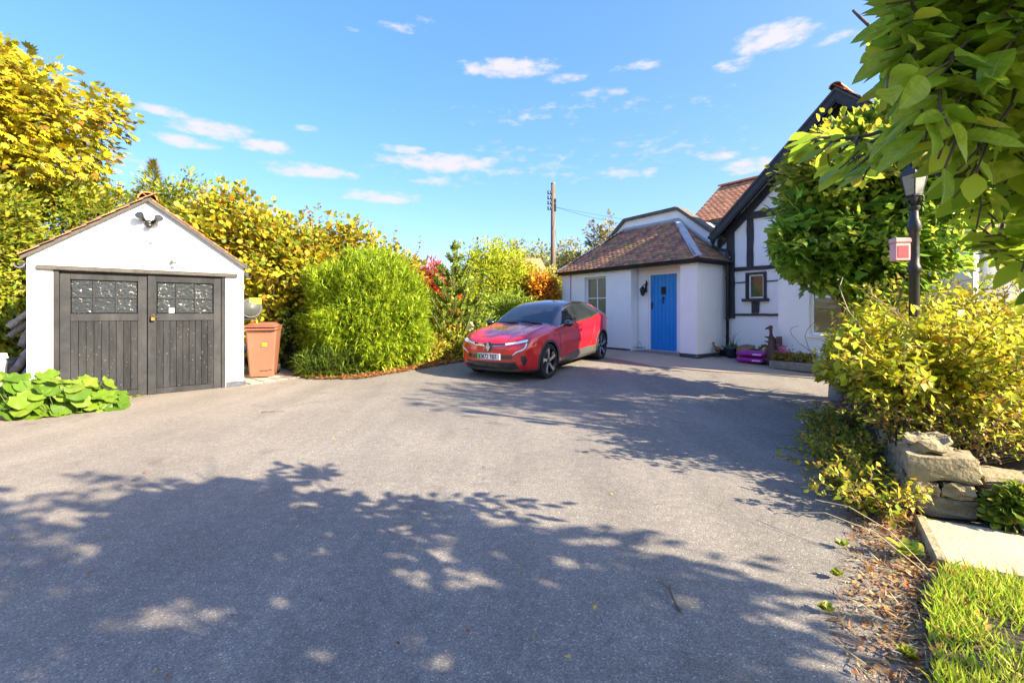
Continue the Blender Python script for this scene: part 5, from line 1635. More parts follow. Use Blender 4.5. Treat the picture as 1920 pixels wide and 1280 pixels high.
# feathery conifer tip behind the ridge
cf = empty('young_conifer', at(287, 330, 11.6) * 1.0, 0, 'thin feathery conifer tip poking up behind the garage ridge', 'conifer')
top = at(287, 303, 11.6) - cf.location
mb = MB(); limb(mb, (0.05, 0, -4.4), top, .05, .008, .01, 6, 6); mb.build('trunk', M['bark'], cf)
PP, DD = [], []
for k in range(1300):
    tq = random.random() ** 1.3
    a = random.uniform(0, 6.28); rr = tq * .55 * random.random() ** .6
    PP.append(top + Vector((math.cos(a) * rr, math.sin(a) * rr, -tq * 1.5 + rr * .4))); DD.append(Vector((math.cos(a), math.sin(a), .7 + random.uniform(-.3, .3))))
leaves('foliage', 'needle', PP, DD, rdir(len(PP)), rng.uniform(.08, .17, len(PP)), tints(len(PP), [(.20, .20, .03), (.28, .22, .03), (.14, .17, .03)]), parent=cf, widen=1.6)

# ---- the big feathery green bush
def tuft_bush(name, label, c, r, n, per, smin, smax, cols, weights, flat=0.0, base=None, kind='blade', upb=.55, group='shrubs', inner=.72, lump=.12, widen=1.0, cat='bush'):
    root = empty(name, (c[0], c[1], g(c[0], c[1])), 0, label, cat, group)
    off = np.array(root.location)
    P, d = shell(n, c, r, inner, .6, lump, c[0], off[2] + .02)
    base_r = np.repeat(P, per, 0); od = np.repeat(d, per, 0); m = len(base_r)
    axis = unit(d * 1.0 + np.array([0, 0, upb]) + rng.normal(0, .32, d.shape)); ax = np.repeat(axis, per, 0)
    tt = rng.random((m, 1))
    Pq = base_r + ax * (tt - .75) * .26 + rng.normal(0, .012, (m, 3))
    D = unit(ax * 1.0 + rdir(m) * .85)
    Nn = unit(rdir(m) * .5 + np.array([0, 0, 1.0]))
    C = tints(m, cols, .16, weights) * np.repeat(1 + rng.normal(0, .16, (len(P), 1)), per, 0)
    leaves('foliage', kind, Pq - off, D, Nn, rng.uniform(smin, smax, m), np.clip(C, .003, .9), parent=root, widen=widen)
    sel = P[rng.choice(len(P), 110)] - off
    mb_ = MB()
    for q in sel:
        limb(mb_, Vector((random.uniform(-.35, .35) * r[0], random.uniform(-.3, .3) * r[1], -.03)), Vector(q) * .96, .014, .004, .06, 4, 4)
    mb_.build('stems', M['twig'], root)
    return root
LIME = [(.30, .42, .02), (.37, .47, .022), (.22, .33, .02), (.44, .50, .025), (.16, .26, .02)]
tuft_bush('feathery_bush', 'large rounded bright green feathery bush beside the brown bin', (-3.32, 10.35, 1.25), (1.50, 1.25, 1.42), 8200, 11, .09, .165, LIME, [4, 4, 3, 2, 2], lump=.20, widen=1.35, inner=.66)
# darker skirts of the bush, spilling on the drive
tuft_bush('low_fern', 'dark green ferny growth spilling at the foot of the feathery bush', (-3.75, 9.45, .22), (.75, .45, .42), 620, 9, .12, .22, [(.06, .11, .012), (.10, .16, .015), (.15, .20, .02)], [3, 3, 2], cat='fern')
# dark leafy shrub between bin and bush
hedge_mass('evergreen_shrub', 'dark glossy evergreen shrub in the gap behind the brown bin', [((-4.75, 10.35, .85), (.55, .5, .85)), ((-5.3, 10.6, .9), (.7, .5, 1.0))], 'small', .05, .09, [(.03, .06, .012), (.05, .085, .015), (.13, .16, .03)], [4, 3, 1], 22, .16, 60, group='shrubs', mat=LEAF_GLOSSY)

# ---- red shrub and the plants in front of it
hedge_mass('sumac_shrub', 'fiery red leafed shrub behind the feathery bush', [((-2.35, 13.3, 1.55), (.62, .6, 1.15)), ((-2.0, 12.9, .9), (.40, .45, .85)), ((-2.75, 13.5, 1.7), (.5, .5, .9))], 'blade', .12, .2, [(.52, .06, .025), (.45, .09, .03), (.55, .17, .03), (.36, .04, .03)], [4, 3, 2, 2], 26, .2, 44, group='shrubs', droop=.6, widen=1.7)
hedge_mass('yellow_herb', 'clump of pale yellow-green leaves on the low border wall', [((-1.62, 11.55, .42), (.5, .42, .42)), ((-1.0, 11.95, .40), (.45, .4, .36)), ((-2.1, 11.1, .38), (.45, .4, .4))], 'small', .08, .16, [(.36, .34, .03), (.44, .40, .05), (.26, .29, .03), (.46, .30, .05)], [4, 3, 3, 1], 22, .18, 46, group='shrubs', cat='plant')
hedge_mass('border_weeds', 'low dark green weeds at the foot of the border wall', [((-1.55, 10.9, .10), (.40, .22, .14)), ((-1.15, 11.2, .12), (.3, .2, .15))], 'blade', .08, .15, [(.10, .17, .02), (.16, .21, .02)], [1, 1], 14, .10, 90, cat='weeds')
# white bloom
wf = empty('white_flower', on_ground(880, 668), 0, 'single white mophead bloom beside the red car bonnet', 'flower')
hgt = (at(880, 612, wf.location.y) - wf.location)
MB().tube([(0, 0, 0), (.02, .0, hgt.z * .6), hgt], .008, 5).build('stem', M['twig'], wf)
pts = rdir(70) * .075 + np.array(hgt)
leaves('petals', 'round', pts, pts - np.array(hgt), rdir(70), rng.uniform(.05, .07, 70), tints(70, [(.78, .74, .62), (.7, .62, .5)], .06), parent=wf)

# ---- monkey puzzle: trunk with whorls of upturned, scale-leaved arms
mp_base = Vector((-1.55, 12.6, g(-1.55, 12.6)))
mp_base = Vector(((853 - 960) / FPX * 11.9, 11.9, g(-1.5, 11.9)))
mpt = empty('monkey_puzzle_tree', mp_base, 0, 'young monkey puzzle tree with upturned spiny arms behind the car', 'tree', 'trees')
H_ = (at(853, 450, 11.9) - mp_base).z
mb = MB(); mb.tube([(0, 0, -.05), (.02, 0, H_ * .5), (0, 0, H_)], [.06, .045, .03], 8); mb.build('trunk', M['bark'], mpt, True)
PP, DD, NN, SS = [], [], [], []
def rope(pts, r_, parent_mb):
    parent_mb.tube(pts, r_ * .45, 5)
    pts = [Vector(p) for p in pts]
    for a, b_ in zip(pts[:-1], pts[1:]):
        L_ = (b_ - a).length; dv = (b_ - a).normalized()
        k = max(3, int(L_ / .010))
        for q in range(k):
            p = a.lerp(b_, q / k); th = q * 2.4 + random.random()
            e1 = dv.orthogonal().normalized(); e2 = dv.cross(e1)
            rad = e1 * math.cos(th) + e2 * math.sin(th)
            PP.append(p + rad * r_ * .3); DD.append(dv * .75 + rad * .8); NN.append(rad * .8 - dv * .6); SS.append(random.uniform(.055, .075) * r_ / .035)
rope([(0, 0, H_ * .35), (0, 0, H_ * .98)], .055, MB())
levels = [(.965, .06, 6), (.86, .24, 6), (.73, .40, 7), (.60, .55, 7), (.47, .72, 7), (.34, .84, 8), (.22, .92, 8), (.12, .85, 6)]
for li, (f_, L_, n_) in enumerate(levels):
    for k in range(n_):
        a = 2 * math.pi * k / n_ + li * .7 + random.uniform(-.25, .25)
        L2 = L_ * random.uniform(.8, 1.15)
        z0 = H_ * f_ - .08
        dirv = Vector((math.cos(a), math.sin(a), 0))
        mb2 = MB()
        pts = [dirv * (.02 + L2 * u) + Vector((0, 0, z0 - .10 * math.sin(math.pi * min(1, u * 1.25)) * (1 if li > 1 else .3) + L2 * .55 * u ** 2.6)) for u in (0, .2, .4, .6, .8, 1.0)]
        rope(pts, .052, mb2)
        if li > 1 and k % 2 == 0:
            for s in (-1, 1):
                e_ = Vector((-math.sin(a), math.cos(a), 0)) * s
                p0 = pts[3]
                rope([p0, p0 + e_ * .10 * L_ + dirv * .06, p0 + e_ * .20 * L_ + dirv * .13 + Vector((0, 0, .10)), p0 + e_ * .25 * L_ + dirv * .2 + Vector((0, 0, .22))], .042, mb2)
        mb2.build('arm', M['twig'], mpt)
leaves('foliage', 'small', PP, DD, NN, SS, tints(len(PP), [(.16, .26, .025), (.23, .34, .03), (.32, .41, .035)], .16), LEAF, mpt, widen=1.3)

# ---- hedge behind the car, between monkey puzzle and house
hedge_mass('privet_hedge', 'tall bright green hedge rising behind the car roof', [((-1.0, 15.3, 1.9), (1.05, .9, 1.75)), ((.05, 15.6, 1.75), (1.1, .9, 1.55)), ((-1.6, 15.0, 1.3), (.9, .7, 1.3))], 'small', .08, .15, [(.36, .44, .025), (.44, .48, .03), (.25, .34, .02), (.50, .46, .035)], [4, 3, 3, 2], 24, .24, 34, group='shrubs', lump=.3)
hedge_mass('arching_shrub', 'dense dark green arching shrub just behind the car windscreen', [((-.35, 13.7, .95), (.75, .6, .95)), ((.35, 13.9, .85), (.6, .55, .85)), ((-.9, 13.4, .6), (.6, .5, .7))], 'blade', .14, .24, [(.20, .30, .025), (.28, .36, .03), (.13, .21, .02)], [3, 3, 2], 22, .22, 46, group='shrubs', droop=.7, widen=1.3)
hedge_mass('orange_vine', 'orange leafed vine crowding the end of the porch wing', [((1.0, 15.0, 1.5), (.52, .55, 1.15)), ((1.3, 15.2, .9), (.4, .4, .9)), ((.75, 15.4, 2.0), (.4, .4, .55))], 'round', .09, .15, [(.60, .28, .02), (.52, .20, .02), (.62, .36, .03), (.40, .13, .03)], [4, 3, 3, 1], 22, .2, 50, cat='vine', group='shrubs', lump=.3)
hedge_mass('gold_shrub', 'golden green shrub between the hedge and the orange vine', [((.55, 16.2, 1.9), (.75, .6, 1.0)), ((1.2, 16.8, 2.0), (.8, .6, .9))], 'small', .08, .15, [(.40, .36, .03), (.30, .31, .03), (.48, .36, .04)], [3, 3, 2], 22, .24, 34, group='shrubs', lump=.3)

# ---- far trees and the neighbour's roof
def far_tree(label, px, top, Y, rx, rz, cols, kind='small', s=(.25, .45), n=150, per=22, name='far_tree', low=.3):
    tp = at(px, top, Y)
    zb = .23
    root = empty(name, (tp.x, Y, zb), 0, label, 'tree', 'far trees')
    c_ = (0, 0, tp.z - zb - rz)
    P_, d_ = shell(n, c_, (rx, rx, rz), .3, .7, .35, px * .1)
    clump_leaves(P_, d_, per, rx * .22, kind, s[0], s[1], cols, None, .5, .7, .2, .16, 'crown', None, root)
    branches('trunk', root, (0, 0, 0), P_[:22], .16, root, forks=4, trunk_top=(0, 0, max(.6, c_[2] - rz * low)))
DULL = [(.26, .28, .06), (.33, .32, .08), (.20, .23, .06)]
far_tree('far olive tree beside the pole, just left of it', 1000, 460, 45, 2.6, 2.6, DULL)
far_tree('far green-gold tree standing right behind the wooden pole', 1050, 466, 48, 2.2, 2.6, [(.24, .22, .05), (.28, .24, .06)])
far_tree('far pale pointed tree between the pole and the porch roof', 1078, 450, 42, 2.0, 3.2, [(.25, .25, .08), (.3, .28, .1)])
far_tree('far dull green tree peeping over the porch roof verge', 1100, 470, 40, 2.4, 2.4, DULL)
far_tree('far tall thin tree with open crown above the porch roof', 1130, 413, 38, 1.5, 1.9, [(.26, .22, .09), (.3, .26, .1), (.2, .19, .07)], n=60, per=20)
far_tree('far low bushy tree under the tall thin one', 1135, 458, 37, 1.8, 1.8, [(.25, .27, .07), (.3, .3, .08)])
far_tree('far yellowish treetop above the neighbour roof', 958, 455, 40, 1.9, 2.2, [(.3, .3, .05), (.24, .26, .05)])
nh = empty('far_house', (at(982, 500, 34).x, 34, .23), R(8), 'far brown tiled roof glimpsed between the trees', 'house')
MB().box(-1.6, 1.6, -1.4, 1.4, 0, 3.6).build('wall', pm('far_brick', (.30, .16, .10), .9, var=.2, scale=5), nh)
mb = MB(); mb.add([(-1.8, -1.6, 3.5), (1.8, -1.6, 3.5), (1.8, 1.6, 3.5), (-1.8, 1.6, 3.5), (-1.3, 0, 5.2), (1.3, 0, 5.2)], [(0, 1, 5, 4), (2, 3, 4, 5), (1, 2, 5), (3, 0, 4), (3, 2, 1, 0)])
mb.build('roof', M['tile_red'], nh)
# wooded skyline all round, so that no bare horizon is left
def skyline(name, label, a0, a1, rad, h, n, cols):
    a = rng.uniform(a0, a1, n); rr = rad * rng.uniform(.9, 1.15, n)
    P_ = np.stack([np.sin(a) * rr, np.cos(a) * rr, rng.uniform(.2, 1, n) * h * (.8 + .35 * np.sin(a * 9) + .2 * np.sin(a * 23))], 1)
    d_ = unit(rdir(n) + np.array([0, 0, .3]))
    o = clump_leaves(P_, d_, 7, .9, 'round', .6, 1.3, cols, None, .5, .7, .1, .2, name)
    tag(o, label, 'wood', kind='stuff')
skyline('far_wood', 'mixed far woodland closing the view all round', -math.pi, math.pi, 62, 3.2, 6500, DULL + [(.26, .2, .05)])

def spray_shrub(name, label, spots, n, Lmin, Lmax, kind, smin, smax, cols, weights, keep=None, arch=.75, rise=1.15, parent_group='shrubs', cat='shrub', zbase=None, shoot=.22, node=.032, widen=1.1, cane='twig', lean=None):
    """a loose shrub of arching canes with side shoots, leafed along their outer part"""
    root = empty(name, (0, 0, 0), 0, label, cat, parent_group)
    mb_ = MB(); PP_, DD_, CC_ = [], [], []
    for k in range(n):
        (sx, sy, sr) = spots[random.randrange(len(spots))]
        a = random.uniform(0, 6.283); rr = sr * math.sqrt(random.random())
        b_ = Vector((sx + math.cos(a) * rr, sy + math.sin(a) * rr, 0)); b_.z = (zbase if zbase is not None else g(b_.x, b_.y))
        a2 = random.uniform(0, 6.283)
        dv = Vector((math.cos(a2), math.sin(a2), 0))
        if lean is not None: dv = (dv + Vector(lean) * random.random()).normalized()
        L_ = random.uniform(Lmin, Lmax); bow = arch * random.uniform(.4, 1.25); ri = rise * random.uniform(.75, 1.1)
        curve = [b_ + dv * (L_ * bow * (t_ / 10) ** 1.35) + Vector((0, 0, L_ * (ri * t_ / 10 - .62 * bow * (t_ / 10) ** 2.2))) + Vector((random.uniform(-1, 1), random.uniform(-1, 1), random.uniform(-1, 1))) * .012 for t_ in range(11)]
        A_ = np.array([tuple(p) for p in curve])
        if keep is not None:
            kk = keep(A_ + np.array([0, 0, .25 * (A_[:, 2] < .35).mean()])) | (A_[:, 2] < .45)
            if not kk.all():
                cut = int(np.argmin(kk))
                if cut < 5: continue
                curve = curve[:cut]
        tint_ = 1 + random.gauss(0, .12)
        mb_.tube(curve, [.006 * (1 - i / len(curve)) + .0018 for i in range(len(curve))], 3, False)
        nseg = len(curve) - 1
        total = L_ * nseg / 10
        def leafy(p, dirv, side):
            PP_.append(tuple(p)); DD_.append(tuple(dirv * .55 + side + Vector((random.uniform(-.3, .3), random.uniform(-.3, .3), random.uniform(-.35, .25))))); CC_.append(tint_)
        m_ = int(total * .78 / node)
        for q in range(m_):
            f = (.22 + .78 * q / m_) * nseg; i = min(nseg - 1, int(f)); p = curve[i].lerp(curve[i+1], f - i); dirv = (curve[i+1] - curve[i]).normalized()
            th = q * 2.4; e1 = dirv.orthogonal().normalized(); e2 = dirv.cross(e1)
            leafy(p, dirv, e1 * math.cos(th) + e2 * math.sin(th))
            if q % 4 == 1 and random.random() < .75:
                sd = (e1 * math.cos(th + 1) + e2 * math.sin(th + 1) + dirv * .7 + Vector((0, 0, .2))).normalized()
                Ls = shoot * random.uniform(.4, 1.2)
                tipp = p + sd * Ls + Vector((0, 0, -.10 * Ls))
                mb_.tube([p, p + sd * Ls * .5, tipp], [.0028, .002, .001], 3, False)
                ns_ = max(2, int(Ls / (node * .85)))
                for w_ in range(ns_):
                    pp = p.lerp(tipp, (w_ + 1) / ns_); th2 = w_ * 2.4
                    f1 = sd.orthogonal().normalized(); f2 = sd.cross(f1)
                    leafy(pp, sd, f1 * math.cos(th2) + f2 * math.sin(th2))
    mb_.build('canes', M[cane], root)
    P_, D_ = np.array(PP_), np.array(DD_); m = len(P_)
    C_ = tints(m, cols, .17, weights) * np.array(CC_)[:, None]
    S_ = smin + (smax - smin) * rng.random(m) ** 1.4
    if keep is not None:
        kk = keep(P_); P_, D_, C_, S_ = P_[kk], D_[kk], C_[kk], S_[kk]
    m = len(P_)
    Nn = unit(rdir(m) * .6 + np.array([0, 0, .55]) + np.array(to_sun) * .45)
    leaves('foliage', kind, P_, D_, Nn, S_, np.clip(C_, .003, .95), None, root, widen)
    return root
# ================================================================== near side: shrubs, ivy, magnolia, wall, lawn
# ---- stone retaining wall
wall = empty('stone_wall', (W_A.x, W_A.y, g(2.7, 3.0)), 0, 'low mossy sandstone retaining wall holding the shrub bed', 'wall')
def stone(parent, x0, x1, z0, z1, base, along, back, depth, seed, jit=.016, name='stone'):
    """a rough block: along the wall, back into it"""
    bm = bmesh.new()
    bmesh.ops.create_cube(bm, size=1.0)
    bmesh.ops.subdivide_edges(bm, edges=bm.edges, cuts=5, use_grid_fill=True)
    for v in bm.verts:
        c_ = v.co.copy()
        for ax in range(3):
            oth = max(abs(c_[(ax + 1) % 3]), abs(c_[(ax + 2) % 3]))
            if abs(c_[ax]) > .49 and oth > .45: c_[ax] *= 1 - .035 * (oth - .45) / .05
        q = 1 - .10 * max(0, abs(c_.x) * 2 - .5) * max(0, abs(c_.z) * 2 - .5) * 4
        c_ = Vector((c_.x, c_.y * q, c_.z))
        sgn = noise.noise_vector(c_ * 3.1 + Vector((seed, seed * 2.1, 0))) * jit * 1.5 + noise.noise_vector(c_ * 7.3 + Vector((seed, 3.0, seed))) * jit * .8
        p = Vector(((x0 + x1) / 2 + c_.x * (x1 - x0), (c_.y + .5) * depth, (z0 + z1) / 2 + c_.z * (z1 - z0))) + sgn
        v.co = Vector((base.x + along.x * p.x + back.x * p.y, base.y + along.y * p.x + back.y * p.y, p.z))
    me = bpy.data.meshes.new(name); bm.to_mesh(me); bm.free()
    return auto_smooth(link_mesh(name, me, M['stone'], parent), 24)
b0 = Vector((0, 0))
rows = [[(0.0, .36, .02, .145)], [(-.01, .17, .15, .235), (.178, .35, .15, .24)], [(.0, .375, .243, .41)], [(.38, .80, .02, .13), (.38, .62, .135, .225), (.625, 1.0, .135, .225), (.385, .86, .23, .305), (.87, 1.4, .23, .31), (.81, 1.4, .02, .13), (1.01, 1.5, .135, .225), (1.42, 2.4, .02, .31)]]
k = 0
for row in rows[:3]:
    for (a, b_, c_, d_) in row:
        stone(wall, a, b_, c_, d_, b0, W_DIR, W_BACK, .30, k * 1.7); k += 1
for (a, b_, c_, d_) in rows[3][:8]:
    stone(wall, a + .004, b_ - .004, c_, d_, b0 + W_BACK * .05, W_DIR, W_BACK, .26, k * 1.7, .012); k += 1
stone(wall, .02, .26, .402, .50, b0 + W_BACK * .10, W_DIR, W_BACK, .22, 31.0, .03)
# flank along the drive
x = .31
for (L_, z1) in ((.34, .36), (.40, .30), (.36, .27), (.45, .24), (.4, .22), (.42, .2), (.45, .2)):
    stone(wall, x, x + L_ - .008, .0, z1 * .55, b0 + W_DIR * .0, W_BACK, W_DIR, .2, k * 1.3); k += 1
    stone(wall, x + .05, x + L_ + .03, z1 * .56, z1, b0 + W_DIR * .012, W_BACK, W_DIR, .2, k * 1.3); k += 1
    x += L_
# edging stone of the path
mb = MB(); mb.box(-.03, .03, -.62, -.005, -.05, .065, .01, Matrix.Translation((PA.x, PA.y, 0)) @ Matrix.Rotation(math.atan2(W_BACK.y, W_BACK.x) - R(90), 4, 'Z'))
tag(mb.build('edging_stone', M['stone']), 'narrow stone edging at the end of the garden path', 'edging')

# ---- yellow-green shrub over the wall
RY = [(.50, .47, .02), (.58, .52, .03), (.38, .42, .02), (.28, .36, .02), (.62, .46, .03), (.56, .30, .03)]
def off_path(P):
    u, v = project(P)
    inwall = (P[:, 0] - 2.66) * W_BACK.x + (P[:, 1] - 3.06) * W_BACK.y
    return (u + rng.normal(0, 9, len(u)) > 1522 + np.maximum(0, 690 - v) * .48) & (P[:, 2] > .22) & (inwall > -.05) & ~((u > 1690) & (v > 815 + .0 * u) & (P[:, 1] < 3.4))
spray_shrub('spiraea_shrub', 'big loose yellow-green shrub leaning over the drive above the stone wall', [(3.85, 4.35, .45), (4.4, 5.1, .55), (5.0, 5.9, .55), (4.7, 4.5, .6), (5.4, 5.2, .6), (3.6, 3.9, .3)], 420, .85, 1.75,
            'small', .05, .10, RY, [4, 4, 4, 3, 1, 1], off_path, .72, 1.02, zbase=.28, node=.030, widen=1.25, lean=(-.6, .0, 0))
spray_shrub('golden_shrub', 'taller golden and orange tinted canes around the lamp post foot', [(4.6, 5.4, .35), (4.15, 4.7, .3), (5.0, 4.6, .4)], 110, 1.3, 2.0,
            'small', .045, .085, [(.60, .50, .03), (.60, .36, .03), (.54, .48, .03), (.42, .43, .03)], [4, 3, 3, 2], off_path, .55, 1.02, zbase=.28, node=.045, widen=1.1, cane='twig')
spray_shrub('wall_undergrowth', 'dry yellow and brown undergrowth above the stone wall top', [(3.35, 3.5, .35), (3.9, 3.3, .4), (4.4, 3.0, .4), (3.6, 4.0, .4)], 240, .3, .75,
            'small', .03, .065, [(.40, .42, .03), (.48, .36, .04), (.34, .17, .04), (.28, .34, .03)], [4, 3, 2, 3], lambda P: ((P[:, 0] - 2.66) * W_BACK.x + (P[:, 1] - 3.06) * W_BACK.y > .06) & (P[:, 2] > .28), .8, 1.0, zbase=.30, node=.028, shoot=.12, cat='undergrowth')
hedge_mass('trailing_plant', 'green trailing plant hanging over the low part of the wall',
           [((3.13, 2.80, .15), (.17, .09, .13)), ((3.38, 2.68, .15), (.2, .10, .14)), ((3.7, 2.54, .17), (.2, .1, .14))], 'round', .03, .06, [(.10, .17, .02), (.17, .23, .02), (.28, .30, .03)], [3, 3, 1], 20, .07, 300, keep=lambda P: ((P[:, 0] - 2.66) * W_BACK.x + (P[:, 1] - 3.06) * W_BACK.y < .10) & (P[:, 2] > .07), lump=.3)
# bare tangled stems through the shrub
tg = empty('bramble_canes', (4.0, 4.2, .3), 0, 'pale bare tangled canes looping through the golden shrub', 'canes')
mb = MB()
for k in range(60):
    a0 = Vector((random.uniform(-.6, .9), random.uniform(-.6, 1.0), random.uniform(-.1, .5)))
    b1 = a0 + Vector((random.uniform(-.7, .7), random.uniform(-.6, .6), random.uniform(.2, 1.0)))
    limb(mb, a0, b1, .006, .003, .35, 4, 7)
mb.build('stems', pm('pale_cane', (.36, .28, .17), .85, c2=(.22, .16, .10), scale=10), tg)

# ---- ivy-clad stump in front of the gable
def ivy_keep(P):
    u, v = project(P)
    j_ = np.array([noise.noise(Vector(p) * 3.2) for p in P]) * 46 + rng.normal(0, 12, len(P))
    return (u > 1452 + j_ * .5) & ~((u < 1600) & (v > 488 + j_ + (u - 1450) * .45))
iv = hedge_mass('ivy_tree', 'ivy smothered tree standing before the timbered gable', [((5.35, 6.9, 3.05), (.75, .7, .82)), ((5.2, 6.75, 2.15), (.85, .75, .72)), ((4.35, 6.85, 2.4), (.5, .45, .45)), ((5.8, 6.6, 3.4), (.72, .65, .85)), ((4.55, 6.8, 1.85), (.4, .4, .4)), ((4.95, 6.9, 2.95), (.42, .4, .42)), ((4.12, 6.7, 2.15), (.25, .25, .28))],
     'ivy', .11, .19, [(.14, .27, .03), (.19, .34, .03), (.28, .42, .035), (.42, .50, .04)], [4, 4, 3, 3], 20, .31, 25, cat='ivy', group=None, mat=LEAF_GLOSSY, lump=.5, keep=ivy_keep, inner=.6, nstems=0)
spray_shrub('ivy_sprays', 'loose ivy sprays reaching out from the smothered tree', [(5.1, 6.75, .35), (4.7, 6.75, .25), (5.4, 6.8, .3)], 120, .7, 1.25, 'ivy', .08, .15, [(.13, .25, .025), (.20, .33, .03), (.32, .42, .035), (.42, .48, .04)], [3, 3, 3, 2], ivy_keep, 1.05, .75, None, 'ivy', 2.3, .25, .05, 1.0, lean=(-.5, -.2, 0))
mb = MB(); limb(mb, (5.2, 6.9, .1), (5.1, 6.85, 3.2), .16, .09, .03, 9, 6); mb.build('trunk', M['bark'], iv, True)
P_, d_ = shell(240, (5.2, 6.85, 3.35), (1.0, .85, .9), .7, .8, .3, 2.2)
k_ = P_[:, 2] > 2.95
clump_leaves(P_[k_], d_[k_], 22, .22, 'round', .08, .13, [(.30, .33, .025), (.40, .38, .03), (.22, .27, .02)], None, .5, .8, .1, .16, 'sunlit_tint_leaves', None, iv, keep=ivy_keep)  # paler leaf colours imitate sunlight on top of the ivy

# ---- lamp post with red box
lp0 = Vector(((1714 - 960) / FPX * 4.05, 4.05, .30))
lamp = empty('lamp_post', lp0, R(8), 'black cast lamp post with glass lantern among the shrubs', 'lamp post')
mb = MB(); hz_ = (at(1714, 383, 4.05) - lp0).z
prof = [(.065, 0), (.065, .10), (.042, .16), (.038, hz_ - .62), (.050, hz_ - .60), (.050, hz_ - .56), (.038, hz_ - .53), (.035, hz_ - .26), (.046, hz_ - .24), (.052, hz_ - .20), (.046, hz_ - .16), (.034, hz_ - .13), (.030, hz_ - .06), (.044, hz_ - .04), (.044, hz_ - .02)]
mb.lathe(prof, 16); auto_smooth(mb.build('column', M['black_metal'], lamp), 35)
mb = MB()
for k in range(4):
    a = math.pi / 4 + k * math.pi / 2
    dv = Vector((math.cos(a), math.sin(a), 0))
    mb.tube([dv * 0.0180 + Vector((0, 0, hz_)), dv * 0.0600 + Vector((0, 0, hz_ + 0.0248)), dv * 0.0630 + Vector((0, 0, hz_ + 0.0620)), dv * 0.0510 + Vector((0, 0, hz_ + 0.0744))], .008, 5)
    mb.tube([dv * 0.0510 + Vector((0, 0, hz_ + 0.0744)), dv * 0.0900 + Vector((0, 0, hz_ + 0.2604))], .007, 5)
mb.lathe([(.018, hz_ + 0.0006), (.042, hz_ + 0.0620), (.059, hz_ + 0.0732), (.059, hz_ + 0.0806)], 4, Matrix.Rotation(math.pi / 4, 4, 'Z'))
mb.lathe([(.10, hz_ + 0.2604), (.10, hz_ + 0.2728), (.03, hz_ + 0.3720), (.012, hz_ + 0.4092)], 4, Matrix.Rotation(math.pi / 4, 4, 'Z'))
lan = mb.build('lantern', M['black_metal'], lamp)
for k in range(4):
    a0, a1 = math.pi / 4 + k * math.pi / 2, math.pi / 4 + (k + 1) * math.pi / 2
    q = [Vector((math.cos(a0), math.sin(a0), 0)) * .055 + Vector((0, 0, hz_ + 0.0837)), Vector((math.cos(a1), math.sin(a1), 0)) * .055 + Vector((0, 0, hz_ + 0.0837)), Vector((math.cos(a1), math.sin(a1), 0)) * .086 + Vector((0, 0, hz_ + 0.2573)), Vector((math.cos(a0), math.sin(a0), 0)) * .086 + Vector((0, 0, hz_ + 0.2573))]
    n_ = (q[1] - q[0]).cross(q[3] - q[0]).normalized() * .004
    MB().add(q + [p + n_ for p in q], [(0,1,2,3), (7,6,5,4), (0,4,5,1), (1,5,6,2), (2,6,7,3), (3,7,4,0)]).build('pane', glass_mat('lantern_glass', (.22, .23, .22), .12), lan)
bx0 = at(1690, 468, 4.0)
box = empty('red_box', bx0, R(-6), 'small red and pink box fixed to the lamp post', 'box')
MB().box(-.072, .048, -.04, .04, -.10, .055, .006).build('body', M['pink_paint'], box)
MB().box(-.078, .054, -.047, .046, .0555, .098, .008).build('lid', M['pink_paint'], box)
MB().box(-.055, .031, -.0435, -.0405, -.075, .03, .001).build('front_panel', M['red_box'], box)
MB().box(.049, .066, -.02, .02, -.06, .05, .003).build('bracket', M['black_metal'], box)

# ---- magnolia reaching in from the near corner: trunk stands behind the camera's shoulder
def in_frame(u, v, Y, m=30):
    return (Y > .15) & (u > -m) & (u < 1920 + m) & (v > -m) & (v < 1280 + m)
MAGPOLY = [(1575, -60), (1640, 60), (1618, 110), (1640, 165), (1690, 225), (1625, 262), (1495, 228), (1468, 248), (1485, 285), (1540, 322), (1590, 350), (1640, 335), (1690, 285), (1735, 290), (1790, 390), (1830, 450), (1870, 510), (1960, 560), (2400, 700), (2400, -400), (1560, -400)]
def in_poly(u, v, poly=MAGPOLY):
    u, v = np.asarray(u, float), np.asarray(v, float)
    ins = np.zeros(u.shape, bool)
    n = len(poly); j = n - 1
    for i in range(n):
        xi, yi = poly[i]; xj, yj = poly[j]
        c_ = ((yi > v) != (yj > v)) & (u < (xj - xi) * (v - yi) / (yj - yi + 1e-9) + xi)
        ins ^= c_; j = i
    return ins
mag = empty('magnolia_tree', (4.2, -1.7, .05), 0, 'broad-leaved tree whose branches hang into the picture overhead', 'tree', 'trees')
MO = Vector((4.2, -1.7, .05))
mbT = MB()
fork = Vector((4.0, -1.3, 1.5))
limb(mbT, MO - Vector((0, 0, .2)), fork, .12, .08, .03, 10, 6)
